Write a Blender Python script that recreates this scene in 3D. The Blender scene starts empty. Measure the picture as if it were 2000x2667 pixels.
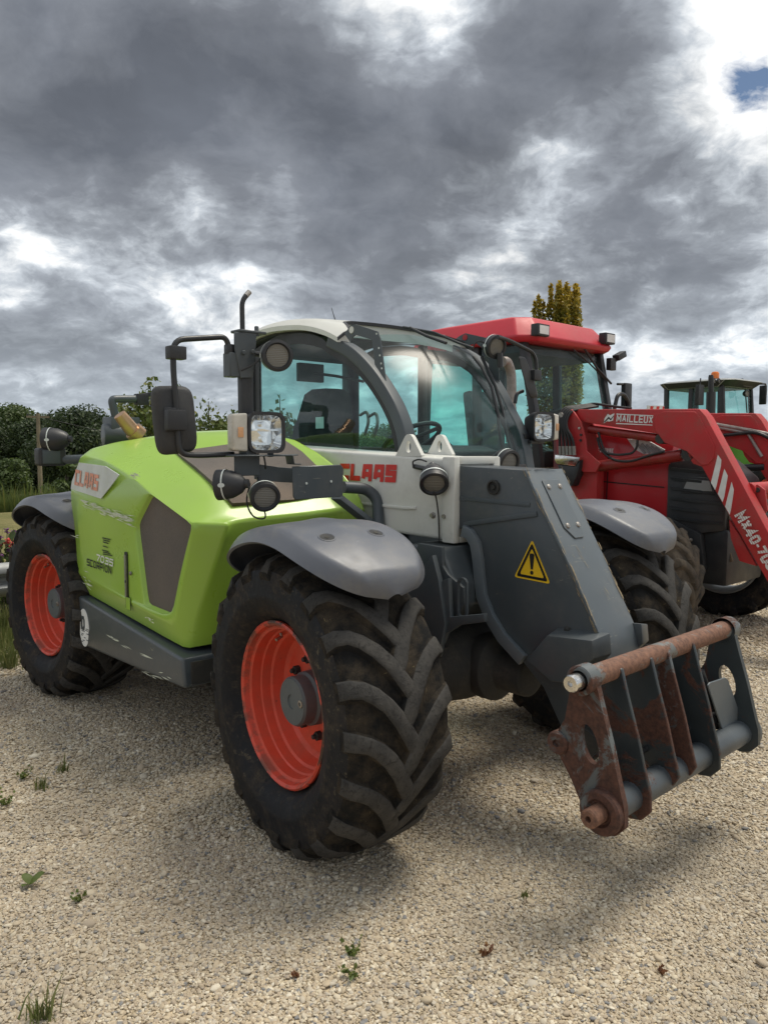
import bpy, bmesh, math, random
from mathutils import Vector, Matrix, Euler
import numpy as np

# ------------------------------------------------------------------ camera, sky, sun, exposure
RAD = math.radians
scene = bpy.context.scene
col = scene.collection
FPX, CX, CY, HOR, CAMH = 2004.0, 1000.0, 1333.5, 1171.0, 1.63
PITCH = math.atan((CY - HOR) / FPX)

camd = bpy.data.cameras.new('camera')
cam = bpy.data.objects.new('camera', camd)
col.objects.link(cam)
cam.location = (0, 0, CAMH)
cam.rotation_euler = (RAD(90) - PITCH, 0, 0)
camd.sensor_fit = 'VERTICAL'
camd.sensor_height = 24.0
camd.lens = 24.0 * FPX / 2667.0
camd.clip_start = 0.05
camd.clip_end = 3000.0
scene.camera = cam

SUN_AZ = RAD(58)      # clockwise from +Y (the way the camera looks)
SUN_EL = RAD(68)
world = bpy.data.worlds.new('World')
scene.world = world
world.use_nodes = True
WN, WL = world.node_tree.nodes, world.node_tree.links
for n in list(WN): WN.remove(n)
def wn(t, **k):
    n = WN.new(t)
    for a, b in k.items(): setattr(n, a, b)
    return n
def wmath(op, a, b=None, c=None, clamp=False):
    n = wn('ShaderNodeMath', operation=op, use_clamp=clamp)
    for i, v in enumerate((a, b, c)):
        if v is None: continue
        if isinstance(v, (int, float)): n.inputs[i].default_value = v
        else: WL.new(v, n.inputs[i])
    return n.outputs[0]
wout = wn('ShaderNodeOutputWorld')
sky = wn('ShaderNodeTexSky', sky_type='NISHITA')
sky.sun_disc = False
sky.sun_elevation = SUN_EL
sky.sun_rotation = SUN_AZ
sky.air_density = 1.0; sky.dust_density = 0.6; sky.ozone_density = 1.5
bg_sky = wn('ShaderNodeBackground'); bg_sky.inputs[1].default_value = 0.05
WL.new(sky.outputs[0], bg_sky.inputs[0])
# clouds: a layer at constant height seen in perspective
tc = wn('ShaderNodeTexCoord')
nrm = wn('ShaderNodeVectorMath', operation='NORMALIZE'); WL.new(tc.outputs['Generated'], nrm.inputs[0])
sep = wn('ShaderNodeSeparateXYZ'); WL.new(nrm.outputs[0], sep.inputs[0])
zc = wmath('ADD', wmath('MAXIMUM', sep.outputs[2], 0.0), 0.40)
px_ = wmath('DIVIDE', sep.outputs[0], zc); py_ = wmath('DIVIDE', sep.outputs[1], zc)
comb = wn('ShaderNodeCombineXYZ'); WL.new(px_, comb.inputs[0]); WL.new(py_, comb.inputs[1])
comb.inputs[2].default_value = 3.7
def wnoise(scale, detail, rough, dist=0.0, off=(0, 0, 0), vec=None):
    m = wn('ShaderNodeMapping'); m.inputs['Location'].default_value = off
    WL.new(vec or comb.outputs[0], m.inputs[0])
    n = wn('ShaderNodeTexNoise'); n.inputs['Scale'].default_value = scale
    n.inputs['Detail'].default_value = detail; n.inputs['Roughness'].default_value = rough
    n.inputs['Distortion'].default_value = dist
    WL.new(m.outputs[0], n.inputs['Vector'])
    return n
# billows: the place looked up is pushed about by a coarser noise
wob = wnoise(3.4, 4.0, 0.55, 0.0, (2.0, 5.0, 1.0))
wsub = wn('ShaderNodeVectorMath', operation='SUBTRACT'); WL.new(wob.outputs['Color'], wsub.inputs[0]); wsub.inputs[1].default_value = (.5, .5, .5)
wscl = wn('ShaderNodeVectorMath', operation='SCALE'); WL.new(wsub.outputs[0], wscl.inputs[0]); wscl.inputs['Scale'].default_value = .15
wadd = wn('ShaderNodeVectorMath', operation='ADD'); WL.new(comb.outputs[0], wadd.inputs[0]); WL.new(wscl.outputs[0], wadd.inputs[1])
big = wnoise(1.7, 2.0, 0.5, 0.0, (1.3, 0.4, 0), wadd.outputs[0]).outputs[0]
mid = wnoise(3.9, 9.0, 0.55, 0.0, (4.1, 2.2, 0.5), wadd.outputs[0]).outputs[0]
fine = wnoise(13.0, 8.0, 0.60, 0.0, (0.3, 7.1, 1.5), wadd.outputs[0]).outputs[0]
def cray(x, y):
    c, s = math.cos(PITCH), math.sin(PITCH)
    d = Vector(((x - CX) / FPX, c + (CY - y) / FPX * s, -s + (CY - y) / FPX * c))
    return d.normalized()
# the large clouds and breaks of this sky: direction (from the photograph), tightness, weight
BLOBS = [(500, 230, 30, .26), (180, 430, 60, .18), (900, 460, 60, .20), (1150, 620, 130, .16), (1600, 220, 130, .26), (1680, 700, 90, .22), (1350, 330, 110, .10),
         (800, 640, 400, .10), (250, 760, 160, .12), (1000, 760, 300, .12), (1900, 560, 200, .12), (380, 880, 220, .08), (1500, 860, 160, .08), (60, 130, 90, .06),
         (1960, 330, 150, -.22), (1890, 260, 420, -.15), (1950, 225, 2200, -.12), (1850, 350, 2500, -.10), (1830, 60, 200, -.24), (1060, 110, 260, -.42), (520, 590, 300, -.17), (80, 640, 160, -.17), (230, 670, 300, -.12),
         (330, 690, 300, -.12), (760, 590, 500, -.16), (1330, 480, 260, -.26), (1450, 420, 500, -.16), (1470, 630, 500, -.10), (970, 690, 700, -.18), (500, 455, 1400, -.12),
         (1230, 760, 260, -.16), (480, 800, 300, -.12), (700, 745, 300, -.12), (700, 310, 900, -.08), (1640, 830, 300, -.14)]
dens = wmath('MULTIPLY', wmath('SUBTRACT', big, 0.5), 0.55)
dens = wmath('ADD', dens, wmath('MULTIPLY', wmath('SUBTRACT', mid, 0.5), 1.25))
dens = wmath('ADD', dens, wmath('MULTIPLY', wmath('SUBTRACT', fine, 0.5), 0.66))
for bx_, by_, k, w in BLOBS:
    dp = wn('ShaderNodeVectorMath', operation='DOT_PRODUCT'); WL.new(nrm.outputs[0], dp.inputs[0])
    dp.inputs[1].default_value = cray(bx_, by_)
    e = wmath('EXPONENT', wmath('MULTIPLY', wmath('SUBTRACT', dp.outputs['Value'], 1.0), float(k)))
    dens = wmath('MULTIPLY_ADD', e, w, dens)
dens = wmath('ADD', dens, 0.425)
ramp = wn('ShaderNodeValToRGB')
R = ramp.color_ramp
R.elements[0].position = 0.0; R.elements[0].color = (.92, .92, .91, 1)
R.elements[1].position = 1.0; R.elements[1].color = (0.094, 0.104, 0.124, 1)
for p, c in ((.16, (.86, .865, .86)), (.27, (.64, .655, .665)), (.38, (.385, .415, .45)), (.50, (.228, .247, .276)), (.66, (.145, .157, .180))):
    e = R.elements.new(p); e.color = (*c, 1)
WL.new(dens, ramp.inputs[0])
body = wnoise(3.0, 7.0, 0.55, 0.0, (8.0, 3.0, 2.0), wadd.outputs[0]).outputs[0]
body = wmath('MULTIPLY_ADD', wmath('SUBTRACT', body, 0.5), 1.3, 1.04)
bcl = wn('ShaderNodeVectorMath', operation='SCALE'); WL.new(ramp.outputs[0], bcl.inputs[0]); WL.new(wmath('MAXIMUM', body, 0.55), bcl.inputs['Scale'])
# clouds pale a little towards the horizon (they are seen edge-on, through more air)
hz = wmath('POWER', wmath('SUBTRACT', 1.0, wmath('MAXIMUM', wmath('MINIMUM', sep.outputs[2], 1.0), 0.0)), 10.0)
mixh = wn('ShaderNodeMix', data_type='RGBA'); WL.new(wmath('MULTIPLY', hz, 0.62), mixh.inputs[0])
WL.new(bcl.outputs[0], mixh.inputs[6]); mixh.inputs[7].default_value = (.44, .50, .55, 1)
bg_cl = wn('ShaderNodeBackground'); WL.new(mixh.outputs[2], bg_cl.inputs[0]); bg_cl.inputs[1].default_value = 1.0
cover = wn('ShaderNodeMapRange'); cover.inputs[1].default_value = -0.08; cover.inputs[2].default_value = 0.10
WL.new(dens, cover.inputs[0])
mixw = wn('ShaderNodeMixShader'); WL.new(cover.outputs[0], mixw.inputs[0])
WL.new(bg_sky.outputs[0], mixw.inputs[1]); WL.new(bg_cl.outputs[0], mixw.inputs[2])
WL.new(mixw.outputs[0], wout.inputs[0])

sund = bpy.data.lights.new('sun', 'SUN')
sun = bpy.data.objects.new('sun', sund); col.objects.link(sun)
sund.energy = 2.1; sund.angle = RAD(26); sund.color = (1.0, .93, .80)
sdir = Vector((math.sin(SUN_AZ) * math.cos(SUN_EL), math.cos(SUN_AZ) * math.cos(SUN_EL), math.sin(SUN_EL)))
sun.rotation_euler = sdir.to_track_quat('Z', 'Y').to_euler()

vs = scene.view_settings
vs.view_transform = 'Standard'; vs.look = 'None'; vs.exposure = 0.56; vs.gamma = 1.0
vs.use_curve_mapping = False
scene.cycles.max_bounces = 8
scene.cycles.transparent_max_bounces = 16
scene.cycles.use_denoising = True

# ------------------------------------------------------------------ from pixels of the photograph to places
def ray(x, y):
    c, s = math.cos(PITCH), math.sin(PITCH); u = (CY - y) / FPX
    return Vector(((x - CX) / FPX, c + u * s, -s + u * c))
def ground_at(x, y, z=0.0):
    d = ray(x, y); t = (z - CAMH) / d.z
    return Vector((0, 0, CAMH)) + d * t
def at_depth(x, y, dep):
    d = ray(x, y); return Vector((0, 0, CAMH)) + d * (dep / d.y)
class Frame:
    """a vehicle's own axes: x forward, y left, z up, origin on the ground under the front axle"""
    def __init__(self, ox, oy, heading):
        self.o = Vector((ox, oy)); self.h = heading
        self.f = Vector((math.cos(heading), math.sin(heading))); self.l = Vector((-self.f.y, self.f.x))
    def inv(self, P):
        v = Vector((P[0], P[1])) - self.o
        return Vector((v.dot(self.f), v.dot(self.l), P[2]))
    def un(self, px, py, x=None, y=None, z=None):
        o = self.inv((0, 0, CAMH)); d = self.inv(Vector((0, 0, CAMH)) + ray(px, py)) - o
        i, v = (0, x) if x is not None else (1, y) if y is not None else (2, z)
        return o + d * ((v - o[i]) / d[i])
HEAD = RAD(-47.63)
TF = Frame(0.3997, 3.7448, HEAD)        # telehandler
RF = Frame(2.80, 7.00, HEAD)            # red tractor, parked parallel
# pixel helpers for the enlargements the outlines were read from
def Z1(x, y): return .3617 * x, 1000 + .3617 * y
def Z2(x, y): return 350 + .3918 * x, 730 + .3918 * y
def Z3(x, y): return 800 + .422 * x, 780 + .422 * y
def Z4(x, y): return 1100 + .5425 * x, 740 + .5425 * y
def Z5(x, y): return 1000 + .5425 * x, 1200 + .5425 * y
def Z6(x, y): return 500 + .4521 * x, 1300 + .4521 * y
def B1(x, y): return 1400 + .3617 * x, 1560 + .3617 * y
def B2(x, y): return 1500 + .3014 * x, 1000 + .3014 * y

# ------------------------------------------------------------------ materials
MATS = {}
def nodes(name):
    m = bpy.data.materials.new(name); m.use_nodes = True
    t = m.node_tree
    return m, t, t.nodes['Principled BSDF'], t.nodes, t.links
def tex(N, L, scale, detail=5, rough=.6, coord='Object', dist=0.0, stretch=None):
    c = N.new('ShaderNodeTexCoord'); n = N.new('ShaderNodeTexNoise')
    n.inputs['Scale'].default_value = scale; n.inputs['Detail'].default_value = detail
    n.inputs['Roughness'].default_value = rough; n.inputs['Distortion'].default_value = dist
    if stretch:
        mp = N.new('ShaderNodeMapping'); mp.inputs['Scale'].default_value = stretch
        L.new(c.outputs[coord], mp.inputs[0]); L.new(mp.outputs[0], n.inputs['Vector'])
    else: L.new(c.outputs[coord], n.inputs['Vector'])
    return n.outputs[0]
def rng(N, L, v, a, b, lo=0.0, hi=1.0):
    r = N.new('ShaderNodeMapRange'); r.inputs[1].default_value = a; r.inputs[2].default_value = b
    r.inputs[3].default_value = lo; r.inputs[4].default_value = hi
    L.new(v, r.inputs[0]); return r.outputs[0]
def mixc(N, L, f, a, b):
    m = N.new('ShaderNodeMix'); m.data_type = 'RGBA'
    if isinstance(f, float): m.inputs[0].default_value = f
    else: L.new(f, m.inputs[0])
    for i, v in ((6, a), (7, b)):
        if isinstance(v, tuple): m.inputs[i].default_value = (*v, 1)
        else: L.new(v, m.inputs[i])
    return m.outputs[2]
def mul(N, L, a, b):
    m = N.new('ShaderNodeMath'); m.operation = 'MULTIPLY'
    for i, v in enumerate((a, b)):
        if isinstance(v, float): m.inputs[i].default_value = v
        else: L.new(v, m.inputs[i])
    return m.outputs[0]
def bump(N, L, P, h, strength, dist=.01):
    b = N.new('ShaderNodeBump'); b.inputs['Strength'].default_value = strength; b.inputs['Distance'].default_value = dist
    L.new(h, b.inputs['Height']); L.new(b.outputs[0], P.inputs['Normal'])
def surf(name, c, rough=.45, metal=0.0, dirt=.35, dirtc=(.16, .14, .11), ds=5.0, vary=.12, bmp=.0, bs=120.0, coat=0.0, scratch=0.0, scrc=(.6, .6, .55), spec=.5):
    """paint, plastic or metal with uneven dust, small tone changes and, if asked, thin scratches"""
    if name in MATS: return MATS[name]
    m, t, P, N, L = nodes(name)
    n1 = tex(N, L, ds, 8, .65); n2 = tex(N, L, ds * 7, 6, .7); n3 = tex(N, L, ds * .35, 3, .5)
    dk = tuple(x * (1 - vary) for x in c); lt = tuple(min(1, x * (1 + vary)) for x in c)
    base = mixc(N, L, rng(N, L, n3, .35, .65), dk, lt)
    dm = mul(N, L, mul(N, L, rng(N, L, n1, .45, .75), rng(N, L, n2, .3, .7)), float(dirt))
    base = mixc(N, L, dm, base, dirtc)
    if scratch:
        s = tex(N, L, 26, 2, .5, stretch=(1.0, .35, 4.0), dist=1.5); s2 = tex(N, L, 3.5, 3, .5)
        sm = mul(N, L, mul(N, L, rng(N, L, s, .70, .72), rng(N, L, s2, .5, .62)), float(scratch))
        base = mixc(N, L, sm, base, scrc)
    L.new(base, P.inputs['Base Color'])
    L.new(rng(N, L, n1, .3, .8, max(.05, rough - .08), min(1, rough + .22)), P.inputs['Roughness'])
    P.inputs['Metallic'].default_value = metal
    P.inputs['Specular IOR Level'].default_value = spec
    P.inputs['Coat Weight'].default_value = coat; P.inputs['Coat Roughness'].default_value = .12
    if bmp:
        bump(N, L, P, tex(N, L, bs, 4, .6), bmp, .004)
    MATS[name] = m; return m
def rusty(name, paint, amount, rust=((.045, .021, .016), (.112, .048, .031))):
    m, t, P, N, L = nodes(name)
    a = tex(N, L, 4.5, 12, .72, dist=.8); b = tex(N, L, 55, 6, .7); c2 = tex(N, L, 4, 3, .5)
    rc = mixc(N, L, rng(N, L, b, .35, .65), rust[0], rust[1])
    dk = mixc(N, L, rng(N, L, c2, .35, .7), paint, tuple(x * .6 for x in paint))
    msk = rng(N, L, a, amount - .02, amount + .02)
    base = mixc(N, L, msk, rc, dk)
    L.new(base, P.inputs['Base Color'])
    L.new(rng(N, L, msk, 0, 1, .8, .42), P.inputs['Roughness'])
    bump(N, L, P, mul(N, L, b, rng(N, L, msk, 0, 1, 1.0, .3)), .35, .004)
    MATS[name] = m; return m
surf('lime', (.305, .495, .060), .30, dirt=.32, dirtc=(.36, .40, .19), ds=2.5, vary=.07, coat=.35, scratch=.0)
surf('grey_paint', (.058, .070, .078), .36, dirt=.55, dirtc=(.14, .135, .12), ds=4, scratch=.55, scrc=(.35, .33, .25), coat=.15)
surf('grey_paint_plain', (.060, .073, .082), .42, dirt=.5, dirtc=(.12, .115, .10), ds=5)
surf('nose_front', (.105, .125, .140), .38, dirt=.5, dirtc=(.2, .19, .17), ds=5, scratch=.5, scrc=(.5, .46, .32))
surf('white_paint', (.66, .66, .61), .35, dirt=.5, dirtc=(.36, .35, .30), ds=4, vary=.05, coat=.2)
surf('fender_plastic', (.112, .121, .143), .36, scratch=.45, scrc=(.20, .21, .23), dirt=.9, dirtc=(.20, .19, .17), ds=6, bmp=.15, bs=260, vary=.10)
surf('black_plastic', (.022, .023, .026), .45, dirt=.5, dirtc=(.07, .065, .06), ds=9, bmp=.12, bs=300)
surf('mirror_plastic', (.035, .036, .038), .6, dirt=.8, dirtc=(.10, .095, .085), ds=7, bmp=.2, bs=240)
surf('black_metal', (.020, .022, .025), .38, dirt=.4, dirtc=(.08, .075, .065), ds=8)
surf('axle_grime', (.030, .030, .028), .75, dirt=1.0, dirtc=(.10, .085, .065), ds=7, bmp=.5, bs=60)
surf('hub_grey', (.085, .10, .105), .5, dirt=.7, dirtc=(.14, .13, .11), ds=14, bmp=.1)
surf('chrome', (.75, .75, .74), .16, metal=1.0, dirt=.6, dirtc=(.22, .14, .09), ds=20)
surf('steel', (.40, .38, .35), .42, metal=1.0, dirt=.8, dirtc=(.14, .08, .05), ds=25)
surf('exhaust_copper', (.52, .33, .20), .34, metal=.75, dirt=.5, dirtc=(.22, .13, .08), ds=8)
surf('exhaust_grey', (.30, .27, .25), .5, metal=.5, dirt=.8, dirtc=(.14, .10, .08), ds=20)
surf('red_paint', (.44, .018, .025), .34, dirt=.35, dirtc=(.20, .07, .06), ds=4, coat=.25)
surf('loader_red', (.43, .024, .026), .50, dirt=1.0, dirtc=(.20, .10, .075), ds=5, scratch=.4, scrc=(.16, .08, .07))
surf('roof_red', (.48, .020, .034), .42, dirt=.4, dirtc=(.34, .12, .11), ds=3)
surf('silver_plastic', (.26, .27, .27), .4, dirt=.4, ds=8)
surf('seat_fabric', (.018, .022, .024), .75, dirt=.2, ds=10)
surf('cab_lining', (.05, .055, .06), .8, dirt=.2, ds=6)
surf('logo_red', (.62, .028, .022), .4, dirt=.25, dirtc=(.5, .2, .15), ds=20)
surf('logo_red_faded', (.70, .30, .20), .5, dirt=.9, dirtc=(.62, .62, .58), ds=22)
surf('decal_white', (.70, .71, .69), .42, dirt=.4, dirtc=(.45, .45, .4), ds=15)
surf('decal_grey', (.60, .64, .63), .45, dirt=.5, dirtc=(.40, .47, .22), ds=12)
surf('decal_black', (.012, .012, .012), .4, dirt=.1, ds=15)
surf('sign_yellow', (.72, .46, .015), .4, dirt=.4, dirtc=(.4, .28, .05), ds=18)
surf('scratch_pale', (.60, .63, .52), .6, dirt=.4, dirtc=(.42, .5, .25), ds=30)
surf('amber_lens', (.62, .33, .16), .25, dirt=.2, ds=30)
surf('clear_ribbed', (.55, .52, .45), .25, dirt=.4, ds=30)
surf('beacon_orange', (.8, .2, .03), .3, dirt=.2, ds=30)
surf('tractor_green', (.10, .30, .03), .35, dirt=.4, ds=5)
surf('wood_pole', (.22, .18, .12), .8, dirt=.6, dirtc=(.10, .085, .06), ds=3)
surf('galvanised', (.30, .31, .31), .55, metal=.6, dirt=.6, dirtc=(.25, .24, .21), ds=6)
surf('hose', (.014, .014, .015), .5, dirt=.5, dirtc=(.07, .06, .05), ds=20)
rusty('carriage_rust', (.115, .13, .135), .535)
rusty('carriage_mixed', (.040, .052, .058), .45)
rusty('tube_rust', (.16, .17, .165), .55, ((.10, .05, .035), (.24, .12, .075)))
rusty('tube_grey', (.085, .10, .112), .36)
rusty('cyl_red', (.30, .022, .018), .42, ((.16, .035, .02), (.24, .06, .03)))
def rubber():
    m, t, P, N, L = nodes('rubber')
    a = tex(N, L, 6, 8, .7); b = tex(N, L, 45, 6, .7); c = tex(N, L, 2.2, 4, .6)
    mud = mul(N, L, rng(N, L, a, .46, .70), rng(N, L, b, .32, .62))
    base = mixc(N, L, mud, (.0095, .0105, .0135), (.075, .058, .040))
    base = mixc(N, L, mul(N, L, rng(N, L, c, .50, .70), .22), base, (.040, .037, .034))
    sp_ = tex(N, L, 26, 4, .75, stretch=(1, .5, 1)); base = mixc(N, L, mul(N, L, rng(N, L, sp_, .56, .66), rng(N, L, c, .40, .60, .15, .75)), base, (.105, .085, .055))
    L.new(base, P.inputs['Base Color'])
    L.new(rng(N, L, a, .35, .7, .48, .9), P.inputs['Roughness'])
    bump(N, L, P, b, .35, .006)
    P.inputs['Specular IOR Level'].default_value = .22
    MATS['rubber'] = m
    m, t, P, N, L = nodes('rubber_tread')
    a = tex(N, L, 9, 9, .72); b = tex(N, L, 60, 6, .75); s_ = tex(N, L, 34, 3, .6, stretch=(1, 3, 1), dist=2)
    base = mixc(N, L, rng(N, L, a, .42, .66), (.011, .011, .011), (.055, .043, .030))
    base = mixc(N, L, mul(N, L, rng(N, L, s_, .66, .70), rng(N, L, a, .5, .6)), base, (.20, .16, .085))
    L.new(base, P.inputs['Base Color']); P.inputs['Roughness'].default_value = .92; P.inputs['Specular IOR Level'].default_value = .2
    bump(N, L, P, b, .7, .01)
    MATS['rubber_tread'] = m
    m, t, P, N, L = nodes('rubber_worn')
    a = tex(N, L, 10, 8, .7); b = tex(N, L, 70, 6, .7)
    base = mixc(N, L, rng(N, L, a, .35, .7), (.034, .033, .032), (.072, .067, .060))
    base = mixc(N, L, rng(N, L, b, .52, .72), base, (.022, .021, .020)); k_ = tex(N, L, 22, 4, .6, dist=1.0); base = mixc(N, L, mul(N, L, rng(N, L, k_, .60, .68), .7), base, (.018, .017, .016))
    L.new(base, P.inputs['Base Color']); P.inputs['Roughness'].default_value = .8; P.inputs['Specular IOR Level'].default_value = .25
    bump(N, L, P, mul(N, L, b, k_), .8, .010)
    MATS['rubber_worn'] = m
    m, t, P, N, L = nodes('rubber_muddy')
    a = tex(N, L, 8, 8, .7); b = tex(N, L, 60, 6, .7)
    base = mixc(N, L, rng(N, L, a, .35, .65), (.022, .021, .019), (.11, .085, .058))
    L.new(base, P.inputs['Base Color']); P.inputs['Roughness'].default_value = .9
    bump(N, L, P, b, .6, .008)
    MATS['rubber_muddy'] = m
rubber()
def rim_mat():
    m, t, P, N, L = nodes('rim_orange')
    c = N.new('ShaderNodeTexCoord'); sx = N.new('ShaderNodeSeparateXYZ'); L.new(c.outputs['Object'], sx.inputs[0])
    cb = N.new('ShaderNodeCombineXYZ'); L.new(sx.outputs[0], cb.inputs[0]); L.new(sx.outputs[2], cb.inputs[2])
    ln = N.new('ShaderNodeVectorMath'); ln.operation = 'LENGTH'; L.new(cb.outputs[0], ln.inputs[0]); rad_ = ln.outputs['Value']
    a = tex(N, L, 7, 8, .7); b = tex(N, L, 30, 6, .7); d = tex(N, L, 3, 4, .6)
    base = mixc(N, L, rng(N, L, d, .35, .65), (.60, .058, .028), (.72, .085, .042))
    base = mixc(N, L, mul(N, L, rng(N, L, a, .42, .70), .50), base, (.30, .085, .05))
    chip = mul(N, L, rng(N, L, rad_, .300, .332), rng(N, L, a, .46, .54)); base = mixc(N, L, chip, base, (.085, .050, .035))
    spot = mul(N, L, rng(N, L, b, .66, .70), rng(N, L, a, .45, .60)); base = mixc(N, L, spot, base, (.07, .045, .035))
    L.new(base, P.inputs['Base Color']); L.new(rng(N, L, a, .35, .7, .36, .75), P.inputs['Roughness']); bump(N, L, P, b, .12, .004)
    MATS['rim_orange'] = m
rim_mat()
def grille_mat():
    m, t, P, N, L = nodes('grille_mesh')
    c = N.new('ShaderNodeTexCoord'); v = N.new('ShaderNodeTexVoronoi'); v.inputs['Scale'].default_value = 260
    v.inputs['Randomness'].default_value = .15
    L.new(c.outputs['Object'], v.inputs['Vector'])
    hole = rng(N, L, v.outputs['Distance'], .28, .38)
    n = tex(N, L, 4, 7, .6); n2 = tex(N, L, 1.6, 3, .5)
    dust = mixc(N, L, rng(N, L, n, .35, .7), (.115, .085, .062), (.19, .138, .098))
    dust = mixc(N, L, mul(N, L, rng(N, L, n2, .45, .62), .55), dust, (.13, .125, .12))
    L.new(mixc(N, L, hole, (.012, .011, .010), dust), P.inputs['Base Color'])
    P.inputs['Roughness'].default_value = .75
    bump(N, L, P, hole, .5, .002)
    MATS['grille_mesh'] = m
grille_mat()
def glassmat(name, tint, gloss=.9, dusty=.06, rough=.02):
    m, t, P, N, L = nodes(name); N.remove(P)
    out = N['Material Output']
    tr = N.new('ShaderNodeBsdfTransparent'); tr.inputs[0].default_value = (*tint, 1)
    gl = N.new('ShaderNodeBsdfGlossy'); gl.inputs['Roughness'].default_value = rough
    gl.inputs['Color'].default_value = (gloss, gloss, gloss, 1)
    df = N.new('ShaderNodeBsdfDiffuse'); df.inputs[0].default_value = (.5, .52, .5, 1)
    ge = N.new('ShaderNodeNewGeometry'); dt = N.new('ShaderNodeVectorMath'); dt.operation = 'DOT_PRODUCT'
    L.new(ge.outputs['Normal'], dt.inputs[0]); L.new(ge.outputs['Incoming'], dt.inputs[1])
    ab = N.new('ShaderNodeMath'); ab.operation = 'ABSOLUTE'; L.new(dt.outputs['Value'], ab.inputs[0])
    sb = N.new('ShaderNodeMath'); sb.operation = 'SUBTRACT'; sb.inputs[0].default_value = 1.0; L.new(ab.outputs[0], sb.inputs[1])
    pw = N.new('ShaderNodeMath'); pw.operation = 'POWER'; L.new(sb.outputs[0], pw.inputs[0]); pw.inputs[1].default_value = 4.0
    fr = N.new('ShaderNodeMath'); fr.operation = 'MULTIPLY_ADD'; L.new(pw.outputs[0], fr.inputs[0]); fr.inputs[1].default_value = .65; fr.inputs[2].default_value = .05
    mx = N.new('ShaderNodeMixShader'); L.new(fr.outputs[0], mx.inputs[0]); L.new(tr.outputs[0], mx.inputs[1]); L.new(gl.outputs[0], mx.inputs[2])
    n = tex(N, L, 5, 7, .7)
    d = mul(N, L, rng(N, L, n, .4, .8), float(dusty))
    m2 = N.new('ShaderNodeMixShader'); L.new(d, m2.inputs[0]); L.new(mx.outputs[0], m2.inputs[1]); L.new(df.outputs[0], m2.inputs[2])
    L.new(m2.outputs[0], out.inputs[0])
    MATS[name] = m; return m
glassmat('cab_glass', (.64, .90, .86))
glassmat('wind_glass', (.70, .90, .88), gloss=.55, dusty=.06, rough=.22)
glassmat('clear_glass', (.92, .94, .94), dusty=.05)
def reflector():
    m, t, P, N, L = nodes('reflector'); P.inputs['Metallic'].default_value = 1.0
    P.inputs['Base Color'].default_value = (.85, .85, .84, 1); P.inputs['Roughness'].default_value = .12
    c = N.new('ShaderNodeTexCoord'); v = N.new('ShaderNodeTexVoronoi'); v.inputs['Scale'].default_value = 13
    L.new(c.outputs['Object'], v.inputs['Vector']); bump(N, L, P, v.outputs['Distance'], .25, .02)
    MATS['reflector'] = m
    m, t, P, N, L = nodes('work_lens'); P.inputs['Base Color'].default_value = (.19, .18, .155, 1); P.inputs['Roughness'].default_value = .25
    w = N.new('ShaderNodeTexWave'); w.inputs['Scale'].default_value = 40; w.bands_direction = 'Z'
    c = N.new('ShaderNodeTexCoord'); L.new(c.outputs['Object'], w.inputs['Vector']); bump(N, L, P, w.outputs['Fac'], .5, .004)
    MATS['work_lens'] = m
reflector()
M = MATS

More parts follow.
